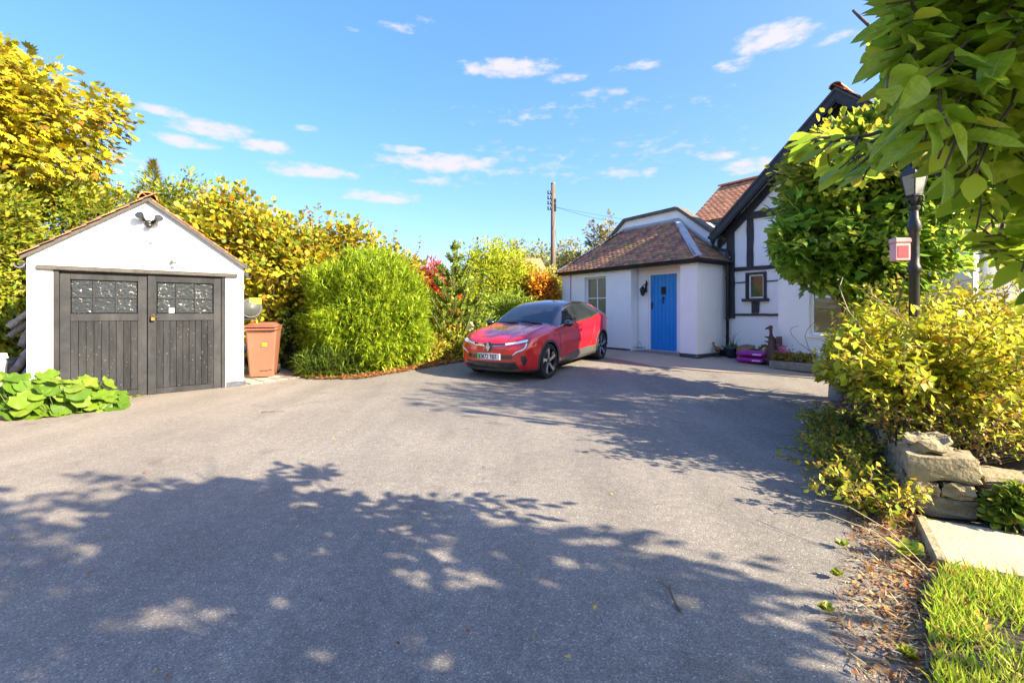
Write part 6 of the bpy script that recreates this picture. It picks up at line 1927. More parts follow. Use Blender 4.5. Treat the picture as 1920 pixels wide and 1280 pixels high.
LIMBS = [  # limbs that reach into view, then the ones behind and above
    [fork, (3.0, -.2, 2.0), (2.1, .75, 2.1), at(1800, 220, 1.45), at(1660, 250, 1.75), at(1530, 265, 2.0)],
    [fork, (2.9, -.3, 1.9), (2.15, .8, 1.85), at(1850, 360, 1.6), at(1700, 300, 1.9), at(1600, 320, 2.1)],
    [fork, (2.9, -.3, 2.2), (1.9, .6, 2.25), at(1800, 60, 1.3), at(1660, 110, 1.6), at(1600, 20, 1.75)],
    [fork, (3.0, .0, 1.7), (2.2, .9, 1.6), at(1880, 470, 1.6), at(1820, 440, 1.85)],
    [fork, (3.6, -.8, 2.6), (3.0, -.7, 3.6), (2.3, -.4, 4.1)],
    [fork, (4.0, -1.2, 2.7), (4.1, -1.4, 4.0), (4.0, -1.4, 4.8)],
    [fork, (4.5, -1.6, 2.3), (5.1, -2.0, 3.2), (5.5, -2.3, 3.8)],
    [fork, (3.5, -1.8, 2.4), (3.0, -2.5, 3.2), (2.5, -3.0, 3.6)],
    [fork, (3.8, -.6, 2.8), (3.6, .2, 3.6), (3.5, .9, 4.0)],
    [fork, (3.4, -1.3, 2.2), (2.6, -1.5, 2.9), (1.8, -1.7, 3.3)],
    [fork, (4.3, -.7, 2.4), (4.7, .1, 3.0), (5.0, .6, 3.5)]]
limbpts = []
for Lm in LIMBS:
    pts = [Vector(p) for p in Lm]
    fine = []
    for i in range(len(pts) - 1):
        for q in range(5):
            t_ = q / 5
            p = pts[i].lerp(pts[i+1], t_) + Vector((random.uniform(-1, 1), random.uniform(-1, 1), random.uniform(-1, 1))) * .012
            fine.append(p)
    fine.append(pts[-1])
    n = len(fine)
    mbT.tube(fine, [.045 * (1 - i / n) ** 1.8 + .005 for i in range(n)], 7)
    limbpts += fine[4:]
LPn = np.array([tuple(p) for p in limbpts])
trunk_o = mbT.build('trunk', M['bark'], None, True)
trunk_o.parent = mag; trunk_o.matrix_parent_inverse = Matrix.Translation(-MO)
# twigs: in view they keep to the space the tree fills; the rest of the crown is full
mbW = MB(); LP_, LD_, LN_ = [], [], []
def twig_to(target, spacing=.05, leafy=.45):
    T_ = np.array(target)
    dist = ((LPn - T_) ** 2).sum(1)
    s_ = Vector(LPn[int(np.argmin(dist + rng.random(len(dist)) * .05))])
    e_ = Vector(target)
    tmp = MB(); pts = limb(tmp, s_, e_, .007, .0025, .14, 4, 6)
    A_ = np.array([tuple(p) for p in pts]); uu, vv = project(A_)
    if (in_frame(uu, vv, A_[:, 1]) & ~in_poly(uu, vv)).any(): return False
    mbW.add(tmp.v, tmp.f)
    L_ = (e_ - s_).length
    k = max(3, int(min(L_, leafy) / spacing))
    for q in range(k):
        f = 1 - (q / k) * min(1, leafy / max(L_, .01))
        fi = f * 6; i = min(5, int(fi)); p = pts[i].lerp(pts[i+1], fi - i)
        dv = (pts[i+1] - pts[i]).normalized()
        side = dv.cross(Vector((random.uniform(-.3, .3), random.uniform(-.3, .3), 1))).normalized() * (1 if q % 2 else -1)
        LP_.append(p); LD_.append(dv * (.7 if q else 1.4) + side * (1.0 if q else .2) + Vector((random.uniform(-.3, .3), random.uniform(-.3, .3), random.uniform(-.40, .30))))
        LN_.append(Vector((random.uniform(-.5, .5), random.uniform(-.5, .5), .7)) + to_sun * .6)
cnt = 0
while cnt < 760:
    u_, v_ = random.uniform(1440, 2050), random.uniform(-160, 600)
    if not in_poly(np.array([u_]), np.array([v_]))[0]: continue
    Y_ = random.uniform(1.0, 2.0)
    if u_ < 1640: Y_ = random.uniform(1.6, 2.2)
    if v_ > 330: Y_ = random.uniform(1.3, 2.1)
    twig_to(at(u_, v_, Y_)); cnt += 1
# the bulk of the crown, over and behind the camera's shoulder
cnt = 0
while cnt < 760:
    d_ = rdir(1)[0]; q = random.random() ** .45
    p = np.array([3.45, -1.45, 3.3]) + d_ * np.array([2.5, 2.5, 1.5]) * q
    if p[0] * .47 + p[1] * .88 > 1.7: continue
    u_, v_ = project(p)
    if p[1] > -.15 and -200 < u_ < 2120 and -260 < v_ < 1400: continue
    if np.linalg.norm(p - np.array([0, 0, CAM_H])) < 1.2: continue
    twig_to(p, .055, .6); cnt += 1
cnt = 0
while cnt < 70:                     # the near side of the crown, between trunk and picture
    d_ = rdir(1)[0]; q = random.random() ** .45
    p = np.array([2.9, .35, 2.65]) + d_ * np.array([1.3, 1.3, .8]) * q
    u_, v_ = project(p)
    if p[1] > .1 and -60 < u_ < 1980 and -60 < v_ < 1340: continue
    if p[1] <= .1 and p[0] < 1.4: continue
    if p[0] * .47 + p[1] * .88 > 2.0: continue
    twig_to(p, .055, .55); cnt += 1
for k in range(150):
    d_ = rdir(1)[0]; q = random.random() ** .45
    p = np.array([4.45, -.05, 2.55]) + d_ * np.array([.95, .95, .6]) * q
    twig_to(p, .055, .55)
o = mbW.build('twigs', M['twig'], mag); o.matrix_parent_inverse = Matrix.Translation(-MO)
LPa = np.array([tuple(p) for p in LP_]); LDa = unit(np.array([tuple(p) for p in LD_])); LNa = unit(np.array([tuple(p) for p in LN_]))
Sa = rng.uniform(.075, .135, len(LPa))
u_, v_ = project(LPa)
Sa = np.where(in_frame(u_, v_, LPa[:, 1], 80), Sa, Sa * 1.25)
tip = LPa + LDa * Sa[:, None]; mid = LPa + LDa * Sa[:, None] * .5
ok = np.ones(len(LPa), bool)
for Q in (LPa * .6 + mid * .4, mid):
    u_, v_ = project(Q); Yq = Q[:, 1]
    ok &= ~(in_frame(u_, v_, Yq) & ~in_poly(u_, v_))
    ok &= ~((Yq < .85) & in_frame(u_, v_, Yq, 0))
LPa, LDa, LNa, Sa = LPa[ok], LDa[ok], LNa[ok], Sa[ok]
MAGC = [(.32, .47, .025), (.40, .53, .03), (.47, .56, .035), (.24, .38, .022), (.58, .53, .035)]
Ca = tints(len(LPa), MAGC, .14, [4, 4, 3, 2, 1])
u_, v_ = project(mid[ok]); Yq = mid[ok][:, 1]
seen = in_frame(u_, v_, Yq, 0)
order = np.argsort(np.where(seen, -Sa / np.maximum(Yq, .1), 1e3))
nbig = min(300, int(seen.sum()))
big, rest = order[:nbig], order[nbig:]
# each of the large leaves in view is its own piece
def veined_leaf():
    m = leaf_material('veined_leaf', .58, .33, .5); nt = m.node_tree; L = nt.links
    tcn = nt.nodes.new('ShaderNodeTexCoord'); sx = nt.nodes.new('ShaderNodeSeparateXYZ'); L.new(tcn.outputs['Object'], sx.inputs[0])
    def mth(op, a, b_=None, c_=None):
        n = nt.nodes.new('ShaderNodeMath'); n.operation = op
        for i, v in enumerate((a, b_, c_)):
            if v is None: continue
            if isinstance(v, (int, float)): n.inputs[i].default_value = v
            else: L.new(v, n.inputs[i])
        return n.outputs[0]
    ax = mth('ABSOLUTE', sx.outputs[0])
    side = mth('SINE', mth('MULTIPLY', mth('SUBTRACT', sx.outputs[1], mth('MULTIPLY', ax, .9)), 56.0))
    side = mth('GREATER_THAN', side, .90)
    rib = mth('LESS_THAN', ax, .010)
    vein = mth('MAXIMUM', rib, mth('MULTIPLY', side, .55))
    nz_ = nt.nodes.new('ShaderNodeTexNoise'); nz_.inputs['Scale'].default_value = 5; nz_.inputs['Detail'].default_value = 6
    oi = nt.nodes.new('ShaderNodeObjectInfo')
    av = nt.nodes.new('ShaderNodeVectorMath'); av.operation = 'ADD'; L.new(tcn.outputs['Object'], av.inputs[0]); L.new(oi.outputs['Location'], av.inputs[1])
    L.new(av.outputs[0], nz_.inputs['Vector'])
    mot = nt.nodes.new('ShaderNodeMapRange'); mot.inputs['From Min'].default_value = .3; mot.inputs['From Max'].default_value = .72; mot.inputs['To Min'].default_value = .72; mot.inputs['To Max'].default_value = 1.22
    L.new(nz_.outputs[0], mot.inputs[0])
    at_ = [n for n in nt.nodes if n.type == 'ATTRIBUTE'][0]
    sc = nt.nodes.new('ShaderNodeVectorMath'); sc.operation = 'SCALE'; L.new(at_.outputs['Color'], sc.inputs[0]); L.new(mot.outputs[0], sc.inputs['Scale'])
    spot = nt.nodes.new('ShaderNodeMapRange'); spot.inputs['From Min'].default_value = .68; spot.inputs['From Max'].default_value = .74; L.new(nz_.outputs[0], spot.inputs[0])
    m1 = nt.nodes.new('ShaderNodeMix'); m1.data_type = 'RGBA'; L.new(spot.outputs[0], m1.inputs['Factor']); L.new(sc.outputs[0], m1.inputs['A']); m1.inputs['B'].default_value = (.30, .19, .05, 1)
    m2 = nt.nodes.new('ShaderNodeMix'); m2.data_type = 'RGBA'; L.new(mth('MULTIPLY', vein, .45), m2.inputs['Factor']); L.new(m1.outputs['Result'], m2.inputs['A']); m2.inputs['B'].default_value = (.62, .66, .22, 1)
    b = nt.nodes['Principled BSDF']; L.new(m2.outputs['Result'], b.inputs['Base Color'])
    gm = [n for n in nt.nodes if n.type == 'GAMMA'][0]; L.new(m2.outputs['Result'], gm.inputs[0])
    bp = nt.nodes.new('ShaderNodeBump'); bp.inputs['Strength'].default_value = .35; bp.inputs['Distance'].default_value = .004; L.new(vein, bp.inputs['Height']); L.new(bp.outputs[0], b.inputs['Normal'])
    return m
VEINED = veined_leaf()
def magleaf_template(c_, v):
    """a broad leaf with folded halves, wavy margin and a midrib"""
    bm = bmesh.new(); nseg = 7; rows_ = []
    for i in range(nseg + 1):
        t_ = i / nseg
        w_ = .215 * math.sin(math.pi * min(1, t_ ** .8)) ** .75 * (1 if t_ < 1 else 0) + (.006 if t_ < .01 else 0)
        z_ = -.14 * t_ * t_ + .02 * math.sin(6 * t_ + v)
        rows_.append([bm.verts.new((s_ * w_, t_, z_ + (abs(s_) ** 1.2) * w_ * (.38 + .1 * math.sin(9 * t_ + v * 2)))) for s_ in (-1, -.5, 0, .5, 1)])
    for i in range(nseg):
        for q in range(4):
            bm.faces.new((rows_[i][q], rows_[i][q+1], rows_[i+1][q+1], rows_[i+1][q]))
    bmesh.ops.remove_doubles(bm, verts=bm.verts, dist=1e-4)
    me = bpy.data.meshes.new('leaf'); bm.to_mesh(me); bm.free()
    ca = me.color_attributes.new('Col', 'FLOAT_COLOR', 'POINT')
    ca.data.foreach_set('color', np.array([[*c_, 1]] * len(me.vertices), np.float32).ravel())
    me.polygons.foreach_set('use_smooth', [True] * len(me.polygons))
    me.materials.append(VEINED)
    return me
tmpl = [magleaf_template(c_, v) for v in (0, 1.7, 3.3) for c_ in MAGC]
for i in big:
    me = tmpl[int(rng.choice(len(tmpl), p=np.tile([4, 4, 3, 2, 1], 3) / 42))]
    o = bpy.data.objects.new('leaf', me); col.objects.link(o); o.parent = mag
    D = Vector(LDa[i]); X = D.cross(Vector(LNa[i])).normalized(); Nn = X.cross(D)
    rot = Matrix((X, D, Nn)).transposed().to_4x4()
    o.matrix_basis = Matrix.Translation(Vector(LPa[i]) - MO) @ rot @ Matrix.Diagonal((Sa[i], Sa[i], Sa[i], 1))
fo = leaves('foliage', 'oval', LPa[rest] - np.array(MO), LDa[rest], LNa[rest], Sa[rest], Ca[rest], LEAF_GLOSSY, mag)
fo['kind'] = 'stuff'

# ---- a taller tree beyond the picture's edge, whose shade lies across the middle of the drive
bt = empty('garden_tree', (8.7, 2.8, .1), 0, 'tall garden tree out of view that shades the middle of the drive', 'tree', 'trees')
P_, d_ = shell(120, (0, 0, 5.0), (1.45, 1.5, 1.0), .25, .8, .3, 4.4)
clump_leaves(P_, d_, 20, .34, 'oval', .09, .16, [(.20, .30, .025), (.28, .36, .03)], None, .7, .7, .2, .16, 'crown', None, bt)
branches('trunk', bt, (0, 0, 0), P_[:60], .13, bt, forks=6, trunk_top=(0, 0, 3.6))
# ---- lawn
def scatter(poly, n):
    p = np.array(poly); lo, hi = p.min(0), p.max(0)
    out = np.zeros((0, 2))
    while len(out) < n:
        q = rng.uniform(lo, hi, (n, 2)); out = np.concatenate([out, q[in_poly(q[:, 0], q[:, 1], poly)]])
    return out[:n]
LAWN_NEAR = [(1.62, 1.25), (1.52, 1.62), (1.95, 2.13), (PD.x + .03, PD.y - .03), (PD.x + W_DIR.x * 2.4, PD.y + W_DIR.y * 2.4 - .02), (4.0, .7), (2.0, .7)]
q = scatter(LAWN_NEAR, 52000)
nz_ = np.array([noise.noise(Vector((a * 3, b_ * 3, 0))) for a, b_ in q[:]])
q = q[rng.random(len(q)) < np.clip(.62 + nz_ * 1.2, .08, 1)]
n = len(q)
P = np.stack([q[:, 0], q[:, 1], np.full(n, .03)], 1)
D = unit(rng.normal(0, .55, (n, 3)) * np.array([1, 1, .2]) + np.array([0, 0, 1.0]))
lawn = leaves('lawn', 'blade', P, D, rdir(n), rng.uniform(.035, .085, n), tints(n, [(.22, .36, .02), (.32, .44, .025), (.42, .46, .04), (.48, .42, .09)], .2, [4, 4, 3, 2]), parent=None, widen=.8)
tag(lawn, 'short bright green grass of the lawn corner', 'grass', kind='stuff')
q = scatter(LAWN, 26000); keepq = ~in_poly(q[:, 0], q[:, 1], LAWN_NEAR); q = q[keepq]; n = len(q)
lawn2 = leaves('lawn', 'blade', np.stack([q[:, 0], q[:, 1], np.full(n, .03)], 1), unit(rng.normal(0, .5, (n, 3)) * np.array([1, 1, .2]) + np.array([0, 0, 1.0])), rdir(n), rng.uniform(.05, .1, n), tints(n, [(.16, .27, .02), (.22, .33, .02), (.30, .36, .03)], .2), widen=1.6)
tag(lawn2, 'grass of the lawn running on out of the picture', 'grass', kind='stuff')

# ---- leaf litter
def litter(name, label, poly, n, cols, smin, smax, lift=.006, kind='small', tilt=.35, edge=None):
    q = scatter(poly, n)
    if edge is not None:
        q = q[edge(q)]
    n = len(q)
    z = np.array([g(a, b_) for a, b_ in q]) + lift + rng.random(n) * .012
    P = np.stack([q[:, 0], q[:, 1], z], 1)
    D = unit(rng.normal(0, 1, (n, 3)) * np.array([1, 1, tilt * .5]))
    Nn = unit(rdir(n) * tilt + np.array([0, 0, 1.0]))
    o = leaves(name, kind, P, D, Nn, rng.uniform(smin, smax, n), tints(n, cols, .25), DRY)
    return tag(o, label, 'leaf litter', kind='stuff')
BRN = [(.34, .13, .035), (.26, .10, .035), (.40, .22, .06), (.18, .09, .045), (.44, .30, .10)]
litter('leaf_litter', 'rust coloured fallen leaves along the border in front of the bushes', [(-4.6, 9.35), (-3.9, 8.9), (-3.0, 8.85), (-2.35, 9.5), (-1.6, 10.4), (-.9, 11.1), (-1.3, 11.5), (-2.2, 10.6), (-3.0, 9.7), (-4.4, 9.7)], 6500, BRN + [(.42, .10, .03)], .03, .075, .035)
edge_near = [(1.1, 1.2), (1.38, 1.95), (1.85, 2.5), (2.28, 3.1), (2.62, 3.7), (3.5, 5.1), (4.6, 6.9), (5.0, 6.9), (4.15, 5.4), (3.15, 3.75), (2.75, 3.15), (2.62, 2.85), (2.15, 2.25), (1.62, 1.55), (1.6, 1.1)]
litter('leaf_litter', 'brown leaves and debris along the near drive edge', edge_near, 15000, BRN + [(.30, .22, .15), (.12, .08, .05)], .015, .05, .004, 'small', .5,
       edge=lambda q: rng.random(len(q)) < np.clip(.30 + 1.5 * ((q[:, 0] - 1.1) * .83 - (q[:, 1] - 1.2) * .56 - .0) * 1.6, .05, 1))
litter('straw_litter', 'pale dry stalks strewn along the near drive edge', edge_near, 5200, [(.42, .34, .22), (.34, .25, .15), (.25, .16, .09)], .03, .09, .006, 'needle', .35)
litter('leaf_litter', 'small leaves fallen on the lawn corner', LAWN_NEAR, 420, BRN, .025, .055, .05, 'small', .6)
litter('petal_litter', 'pale petals and chips lying under the yellow shrub', [(2.55, 3.7), (3.2, 5.0), (4.0, 6.3), (4.6, 6.8), (4.0, 5.4), (3.1, 3.85)], 900, [(.62, .58, .54), (.52, .45, .38)], .012, .032, .008, 'round', .4)
litter('leaf_litter', 'scattered single leaves lying about the open drive', [(-5.5, 5.5), (-4.5, 8.5), (-2.4, 8.7), (.5, 7.5), (3.6, 6.6), (3.2, 5.2), (2.0, 3.3), (1.0, 1.7), (-1.5, 1.6), (-4.0, 3.0)], 260, BRN + [(.46, .34, .05)], .012, .038, .004, 'small', .3)
spray_shrub('edge_weeds', 'yellowing weeds along the foot of the stone wall', [(2.55, 3.35, .14), (2.8, 3.8, .2), (3.1, 4.3, .22), (3.4, 4.8, .25), (3.8, 5.4, .25), (2.38, 3.0, .08), (2.95, 4.0, .2)], 330, .14, .46, 'small', .025, .07, [(.40, .38, .03), (.26, .33, .02), (.50, .40, .03), (.44, .22, .04)], [3, 4, 2, 1], None, .9, .95, None, 'weeds', None, .09, .024, 1.2)
# broad-leaved weed at the path corner and a few tufts at the drive edge
def rosette(name, label, loc, n, s, cols, up=.6, cat='weed', mat=None):
    root = empty(name, loc, 0, label, cat)
    a = rng.uniform(0, 6.283, n)
    D = np.stack([np.cos(a), np.sin(a), rng.uniform(.15, 1.2, n) * up], 1)
    leaves('leaves', 'oval', rng.normal(0, s * .12, (n, 3)) * np.array([1, 1, 0]) + np.array([0, 0, .01]), D, rdir(n) * .3 + np.array([0, 0, 1.0]), rng.uniform(.6, 1.1, n) * s, tints(n, cols, .12), mat or LEAF, root, widen=1.3)
    return root
rosette('broadleaf_weed', 'green broad-leaved weed at the corner of the garden path', (PD.x - .10, PD.y + .10, .03), 16, .11, [(.16, .26, .02), (.24, .32, .03), (.36, .38, .04)], .9)
for i, (x, y, lab) in enumerate(((1.42, 2.05, 'small light green weed tuft at the drive edge nearest the camera'), (1.66, 2.32, 'small light green weed tuft half way along the lawn edge'), (1.90, 2.62, 'small light green weed tuft close to the broad-leaved weed'), (1.55, 1.78, 'small light green weed tuft at the lawn edge in the brown litter'))):
    rosette('weed_tuft', lab, (x, y, g(x, y) + .01), 26, .042, [(.30, .36, .03), (.22, .30, .02), (.42, .40, .04)], 1.2)
gs = empty('dry_grass_stalks', (2.0, 2.55, .02), 0, 'two long pale grass stalks leaning out over the drive edge', 'stalks')
MB().tube([(.10, -.25, .02), (.02, -.02, .12), (-.12, .18, .14), (-.30, .32, .08)], .0022, 5).build('stalk', pm('straw', (.55, .46, .28), .8, var=.1), gs)
MB().tube([(.12, -.27, .02), (.08, -.05, .14), (.0, .15, .19), (-.10, .30, .17)], .0022, 5).build('stalk', pm('straw_pale', (.55, .46, .28), .8, var=.1), gs)
# ================================================================== smaller things
def rz_mat(loc, rz): return Matrix.Translation(loc) @ Matrix.Rotation(rz, 4, 'Z')
# ---- slabs by the garage and the brown bin
sl0 = Vector((-5.25, 8.55)); 
k = 0
slabs = tag(sheet('slab_path', [(-5.6, 8.95), (-4.93, 8.28), (-4.28, 9.0), (-4.4, 9.5), (-5.2, 10.3), (-5.9, 9.8)], .006, M['mortar'], .4, .05), kind='structure')
for i in range(4):
    for j in range(3):
        c_ = Vector((-4.86, 8.44)) + Vector((.63, .77)) * (.235 * i) * 1.0 + Vector((-.74, .67)) * (.40 * j - .02)
        m_ = rz_mat((c_.x, c_.y, g(c_.x, c_.y) + .008), math.atan2(.77, .63) + random.uniform(-.02, .02))
        o = MB().box(.003, .228, .003, .392, 0, .018 + random.uniform(0, .006), .005).build('paving_slab', M['slab'], slabs)
        o.matrix_basis = m_
bl = Vector(((494 - 960) / FPX * 9.28, 9.28, 0)); bl.z = g(bl.x, bl.y) + .03
binn = empty('wheelie_bin', bl, R(19), 'brown wheelie bin with small yellow sticker beside the garage', 'bin')
def taper(mb_, w0, d0, z0, w1, d1, z1, dy=0.0, bev=.03):
    vs = []
    for (w, d, z, sh) in ((w0, d0, z0, 0), (w1, d1, z1, dy)):
        for (x, y) in ((-w + bev, -d), (w - bev, -d), (w, -d + bev), (w, d - bev), (w - bev, d), (-w + bev, d), (-w, d - bev), (-w, -d + bev)):
            vs.append((x, y + sh, z))
    mb_.add(vs, [tuple(range(8))[::-1], tuple(range(8, 16))] + [(i, (i+1) % 8, 8 + (i+1) % 8, 8 + i) for i in range(8)])
mb = MB(); taper(mb, .215, .23, 0, .275, .335, .93, .06); taper(mb, .29, .35, .931, .29, .35, .985, .06)
auto_smooth(mb.build('body', M['bin'], binn), 30)
mb = MB(); mb.box(-.205, .205, -.318, -.27, .08, .80, .02, Matrix.Rotation(R(-6.4), 4, 'X') @ Matrix.Translation((0, .055, 0)))
mb = MB()
taper(mb, .298, .362, .987, .300, .364, 1.02, .06, .04); taper(mb, .27, .33, 1.021, .20, .24, 1.075, .06, .05)
auto_smooth(mb.build('lid', M['bin'], binn), 30)
MB().box(-.30, .30, -.330, -.303, .985, 1.012, .008).build('lid_handle', M['bin'], binn)
MB().tube([(-.24, .46, 1.0), (.24, .46, 1.0)], .016, 8).build('handle', M['bin'], binn)
for s in (-1, 1):
    MB().lathe([(.02, -.025), (.095, -.025), (.10, -.015), (.10, .015), (.095, .025), (.02, .025)], 20, Matrix.Translation((s * .235, .30, .10)) @ Matrix.Rotation(R(90), 4, 'Y')).build('wheel', M['rubber'], binn)
st = MB().add([(.02, -.2785, .60), (.11, -.2785, .60), (.11, -.2855, .665), (.02, -.2855, .665), (.02, -.2745, .60), (.11, -.2745, .60), (.11, -.2815, .665), (.02, -.2815, .665)], [(0,1,2,3), (7,6,5,4), (0,4,5,1), (1,5,6,2), (2,6,7,3), (3,7,4,0)]).build('sticker', M['yellow'], binn)
for i_, x_ in enumerate((.032, .050, .078)):
    MB().box(x_, x_ + .012, -.2865, -.2840, .622, .645).build('sticker_print', M['plate_ink'], st)
for k, (x0, x1, z) in enumerate(((-.02, .02, .11), (.03, .05, .113), (.06, .12, .112), (.14, .19, .125))):
    MB().box(x0, x1, -.245, -.2355, z, z + .012).build('moulded_mark', M['plate_ink'], binn)
# ---- hose reel on the garage flank
hr = empty('hose_reel', on_garage(GW - .02, .75, 1.48), GA, 'grey hose reel with yellow label on the garage flank', 'hose reel')
mb = MB(); mb.lathe([(.19, -.13), (.205, -.11), (.205, .11), (.19, .13)], 26, Matrix.Translation((.24, 0, 0)) @ Matrix.Rotation(R(90), 4, 'X'))
auto_smooth(mb.build('casing', M['grey_plastic'], hr), 40)
mb = MB(); mb.lathe([(.16, .131), (.15, .15), (.06, .155), (.05, .165), (.002, .166)], 26, Matrix.Translation((.24, 0, 0)) @ Matrix.Rotation(R(90), 4, 'X')); mb.build('drum_cover', M['grey_plastic'], hr, True)
mb = MB(); mb.box(0, .05, -.06, .06, -.2, .2, .01); mb.build('bracket', M['black_plastic'], hr)
lb = MB().box(.20, .42, -.152, -.134, .08, .20, .01).build('label', M['yellow'], hr)
for i_ in range(5): MB().box(.25 + i_ * .027, .268 + i_ * .027, -.155, -.1525, .125, .155).build('label_print', M['plate_ink'], lb)
MB().box(.02, .40, -.135, .135, -.235, -.205, .008).build('tray', M['black_plastic'], hr)
MB().tube([(.33, -.10, -.20), (.34, -.12, -.28), (.32, -.12, -.38)], .014, 7).build('hose', M['yellow'], hr)
MB().tube([(.03, -.08, -.385), (.15, -.1, -.40), (.27, -.09, -.39), (.30, .02, -.40), (.16, .10, -.40)], .013, 7).build('hose', M['yellow'], hr)
# ---- broad-leaved clump in front of the garage: each leaf its own piece
cl0 = Vector((-5.98, 6.2, 0))
clump = empty('broadleaf_clump', cl0, 0, 'bright green round-leaved plants growing against the garage door', 'plant')
def round_leaf(seed, c_):
    bm = bmesh.new(); n = 16; ce = bm.verts.new((0, .28, -.01)); ringv = []
    for i in range(n):
        a = 2 * math.pi * i / n - math.pi / 2
        rr = .5 * (1 + .10 * math.sin(a * 5 + seed) + .05 * math.sin(a * 9 + seed * 2))
        if i == 0: rr *= .55
        ringv.append(bm.verts.new((math.cos(a) * rr * 1.08, .45 + math.sin(a) * rr * .95, .06 * math.sin(a * 5 + seed) + .05 * abs(math.cos(a)))))
    for i in range(n): bm.faces.new((ce, ringv[i], ringv[(i+1) % n]))
    me = bpy.data.meshes.new('leaf'); bm.to_mesh(me); bm.free()
    ca = me.color_attributes.new('Col', 'FLOAT_COLOR', 'POINT'); ca.data.foreach_set('color', np.array([[*c_, 1]] * len(me.vertices), np.float32).ravel())
    me.polygons.foreach_set('use_smooth', [True] * len(me.polygons)); me.materials.append(LEAF)
    return me
rl = [round_leaf(s, c_) for s in (0, 1.3, 2.9) for c_ in ((.12, .23, .02), (.16, .27, .022), (.21, .30, .03), (.09, .18, .015))]
mb = MB()
for k in range(130):
    s_ = random.uniform(-.8, .48)
    cx2 = Vector((.78, .626, 0)) * s_ * .95 + Vector((.626, -.78, 0)) * random.uniform(-.30, .20)
    hh = (.50 if s_ < -.15 else .40 if s_ < .3 else .16) * (.12 + .93 * random.random() ** .8)
    o = bpy.data.objects.new('leaf', random.choice(rl)); col.objects.link(o); o.parent = clump
    a = random.uniform(0, 6.28); sz = random.uniform(.16, .27)
    o.location = (cx2.x, cx2.y, hh)
    tl = random.uniform(.15, .75)
    o.rotation_euler = (Matrix.Rotation(a, 4, 'Z') @ Matrix.Rotation(-tl * .8, 4, 'X') @ Matrix.Rotation(random.uniform(-.4, .4), 4, 'Y')).to_euler()
    o.rotation_euler = (Matrix.Rotation(random.uniform(.2, .9), 4, Vector((.4, .9, 0))) @ o.rotation_euler.to_matrix().to_4x4()).to_euler()
    o.scale = (sz, sz, sz)
    limb(mb, (cx2.x * .7, cx2.y * .7, -.02), (cx2.x, cx2.y, hh), .006, .004, .1, 4, 3)
mb.build('stems', pm('green_stalk', (.07, .12, .02), .6, var=.2), clump)
rosette('weed_tuft', 'tiny yellow-green weed at the foot of the garage doors', on_garage(1.22, -.06, .03) - Vector((0, 0, .03)), 18, .09, [(.34, .36, .03), (.26, .32, .03)], .7)
# ---- log heap, pipes and pale bin at the far side of the garage
lg0 = Vector((-7.55, 6.95, -.02))
LOGS = [  # start, end, radius: boughs leaning in the heap
    ((-.02, .1, .0), (.28, .3, .78), .085), ((.18, .05, .0), (.10, .2, .70), .075), ((-.22, .1, .0), (.0, .25, .62), .07), ((.30, .2, .1), (.30, .45, .95), .07),
    ((-.25, .15, .45), (.2, .3, .92), .06), ((.0, .1, .70), (.22, .3, 1.12), .075), ((.12, .1, .9), (.3, .35, 1.38), .07), ((-.35, .2, 1.0), (-.05, .35, 1.30), .045), ((-.1, .15, .85), (.06, .3, 1.25), .06), ((-.3, .15, 1.15), (-.12, .3, 1.42), .045), ((.05, .12, .55), (.33, .3, .70), .05), ((.25, .1, 1.05), (.34, .3, 1.42), .06)]
labs = ['thick grey log upright at the bottom of the heap by the garage', 'pale split log beside the thick upright one', 'log leaning at the open side of the heap', 'dark log pressed to the garage wall', 'long bough slanting across the heap middle', 'stout bent bough above the slanting one', 'topmost dark bough of the heap by the wall', 'thin pale stick poking out of the heap', 'knotted bough in the heap centre', 'pale sawn stick at the top of the heap', 'short crosswise stick low in the heap', 'black rounded bough near the top by the wall']
for (a, b_, r_), lab in zip(LOGS, labs):
    mb = MB(); pts = limb(mb, a, b_, r_, r_ * .85, .10, 9, 5)
    for v in range(len(mb.v)):
        q = Vector(mb.v[v]); mb.v[v] = tuple(q + noise.noise_vector(q * 14) * .02)
    o = mb.build('log', M['dry_wood'], None, True); o.location = lg0; tag(o, lab, 'log', 'logs heaped beside the garage')
gp = empty('grey_planter', lg0 + Vector((-.42, .25, 0)), R(10), 'pale green-grey tub behind the log heap', 'tub')
MB().lathe([(.20, 0), (.24, .55), (.25, .58), (.25, .66), (.22, .66)], 20).build('tub', M['grey_plastic'], gp, True)
wb0 = Vector((-7.28, 6.08, 0))
pb = empty('pale_bin', wb0, R(20), 'pale grey bin cut off by the picture edge', 'bin')
mb = MB(); taper(mb, .22, .24, 0, .26, .29, .72, 0, .04); auto_smooth(mb.build('body', pm('pale_plastic', (.55, .58, .58), .5, var=.06), pb), 30)
mb = MB(); taper(mb, .28, .31, .722, .27, .30, .79, 0, .05); auto_smooth(mb.build('lid', M['white_plastic'], pb), 30)
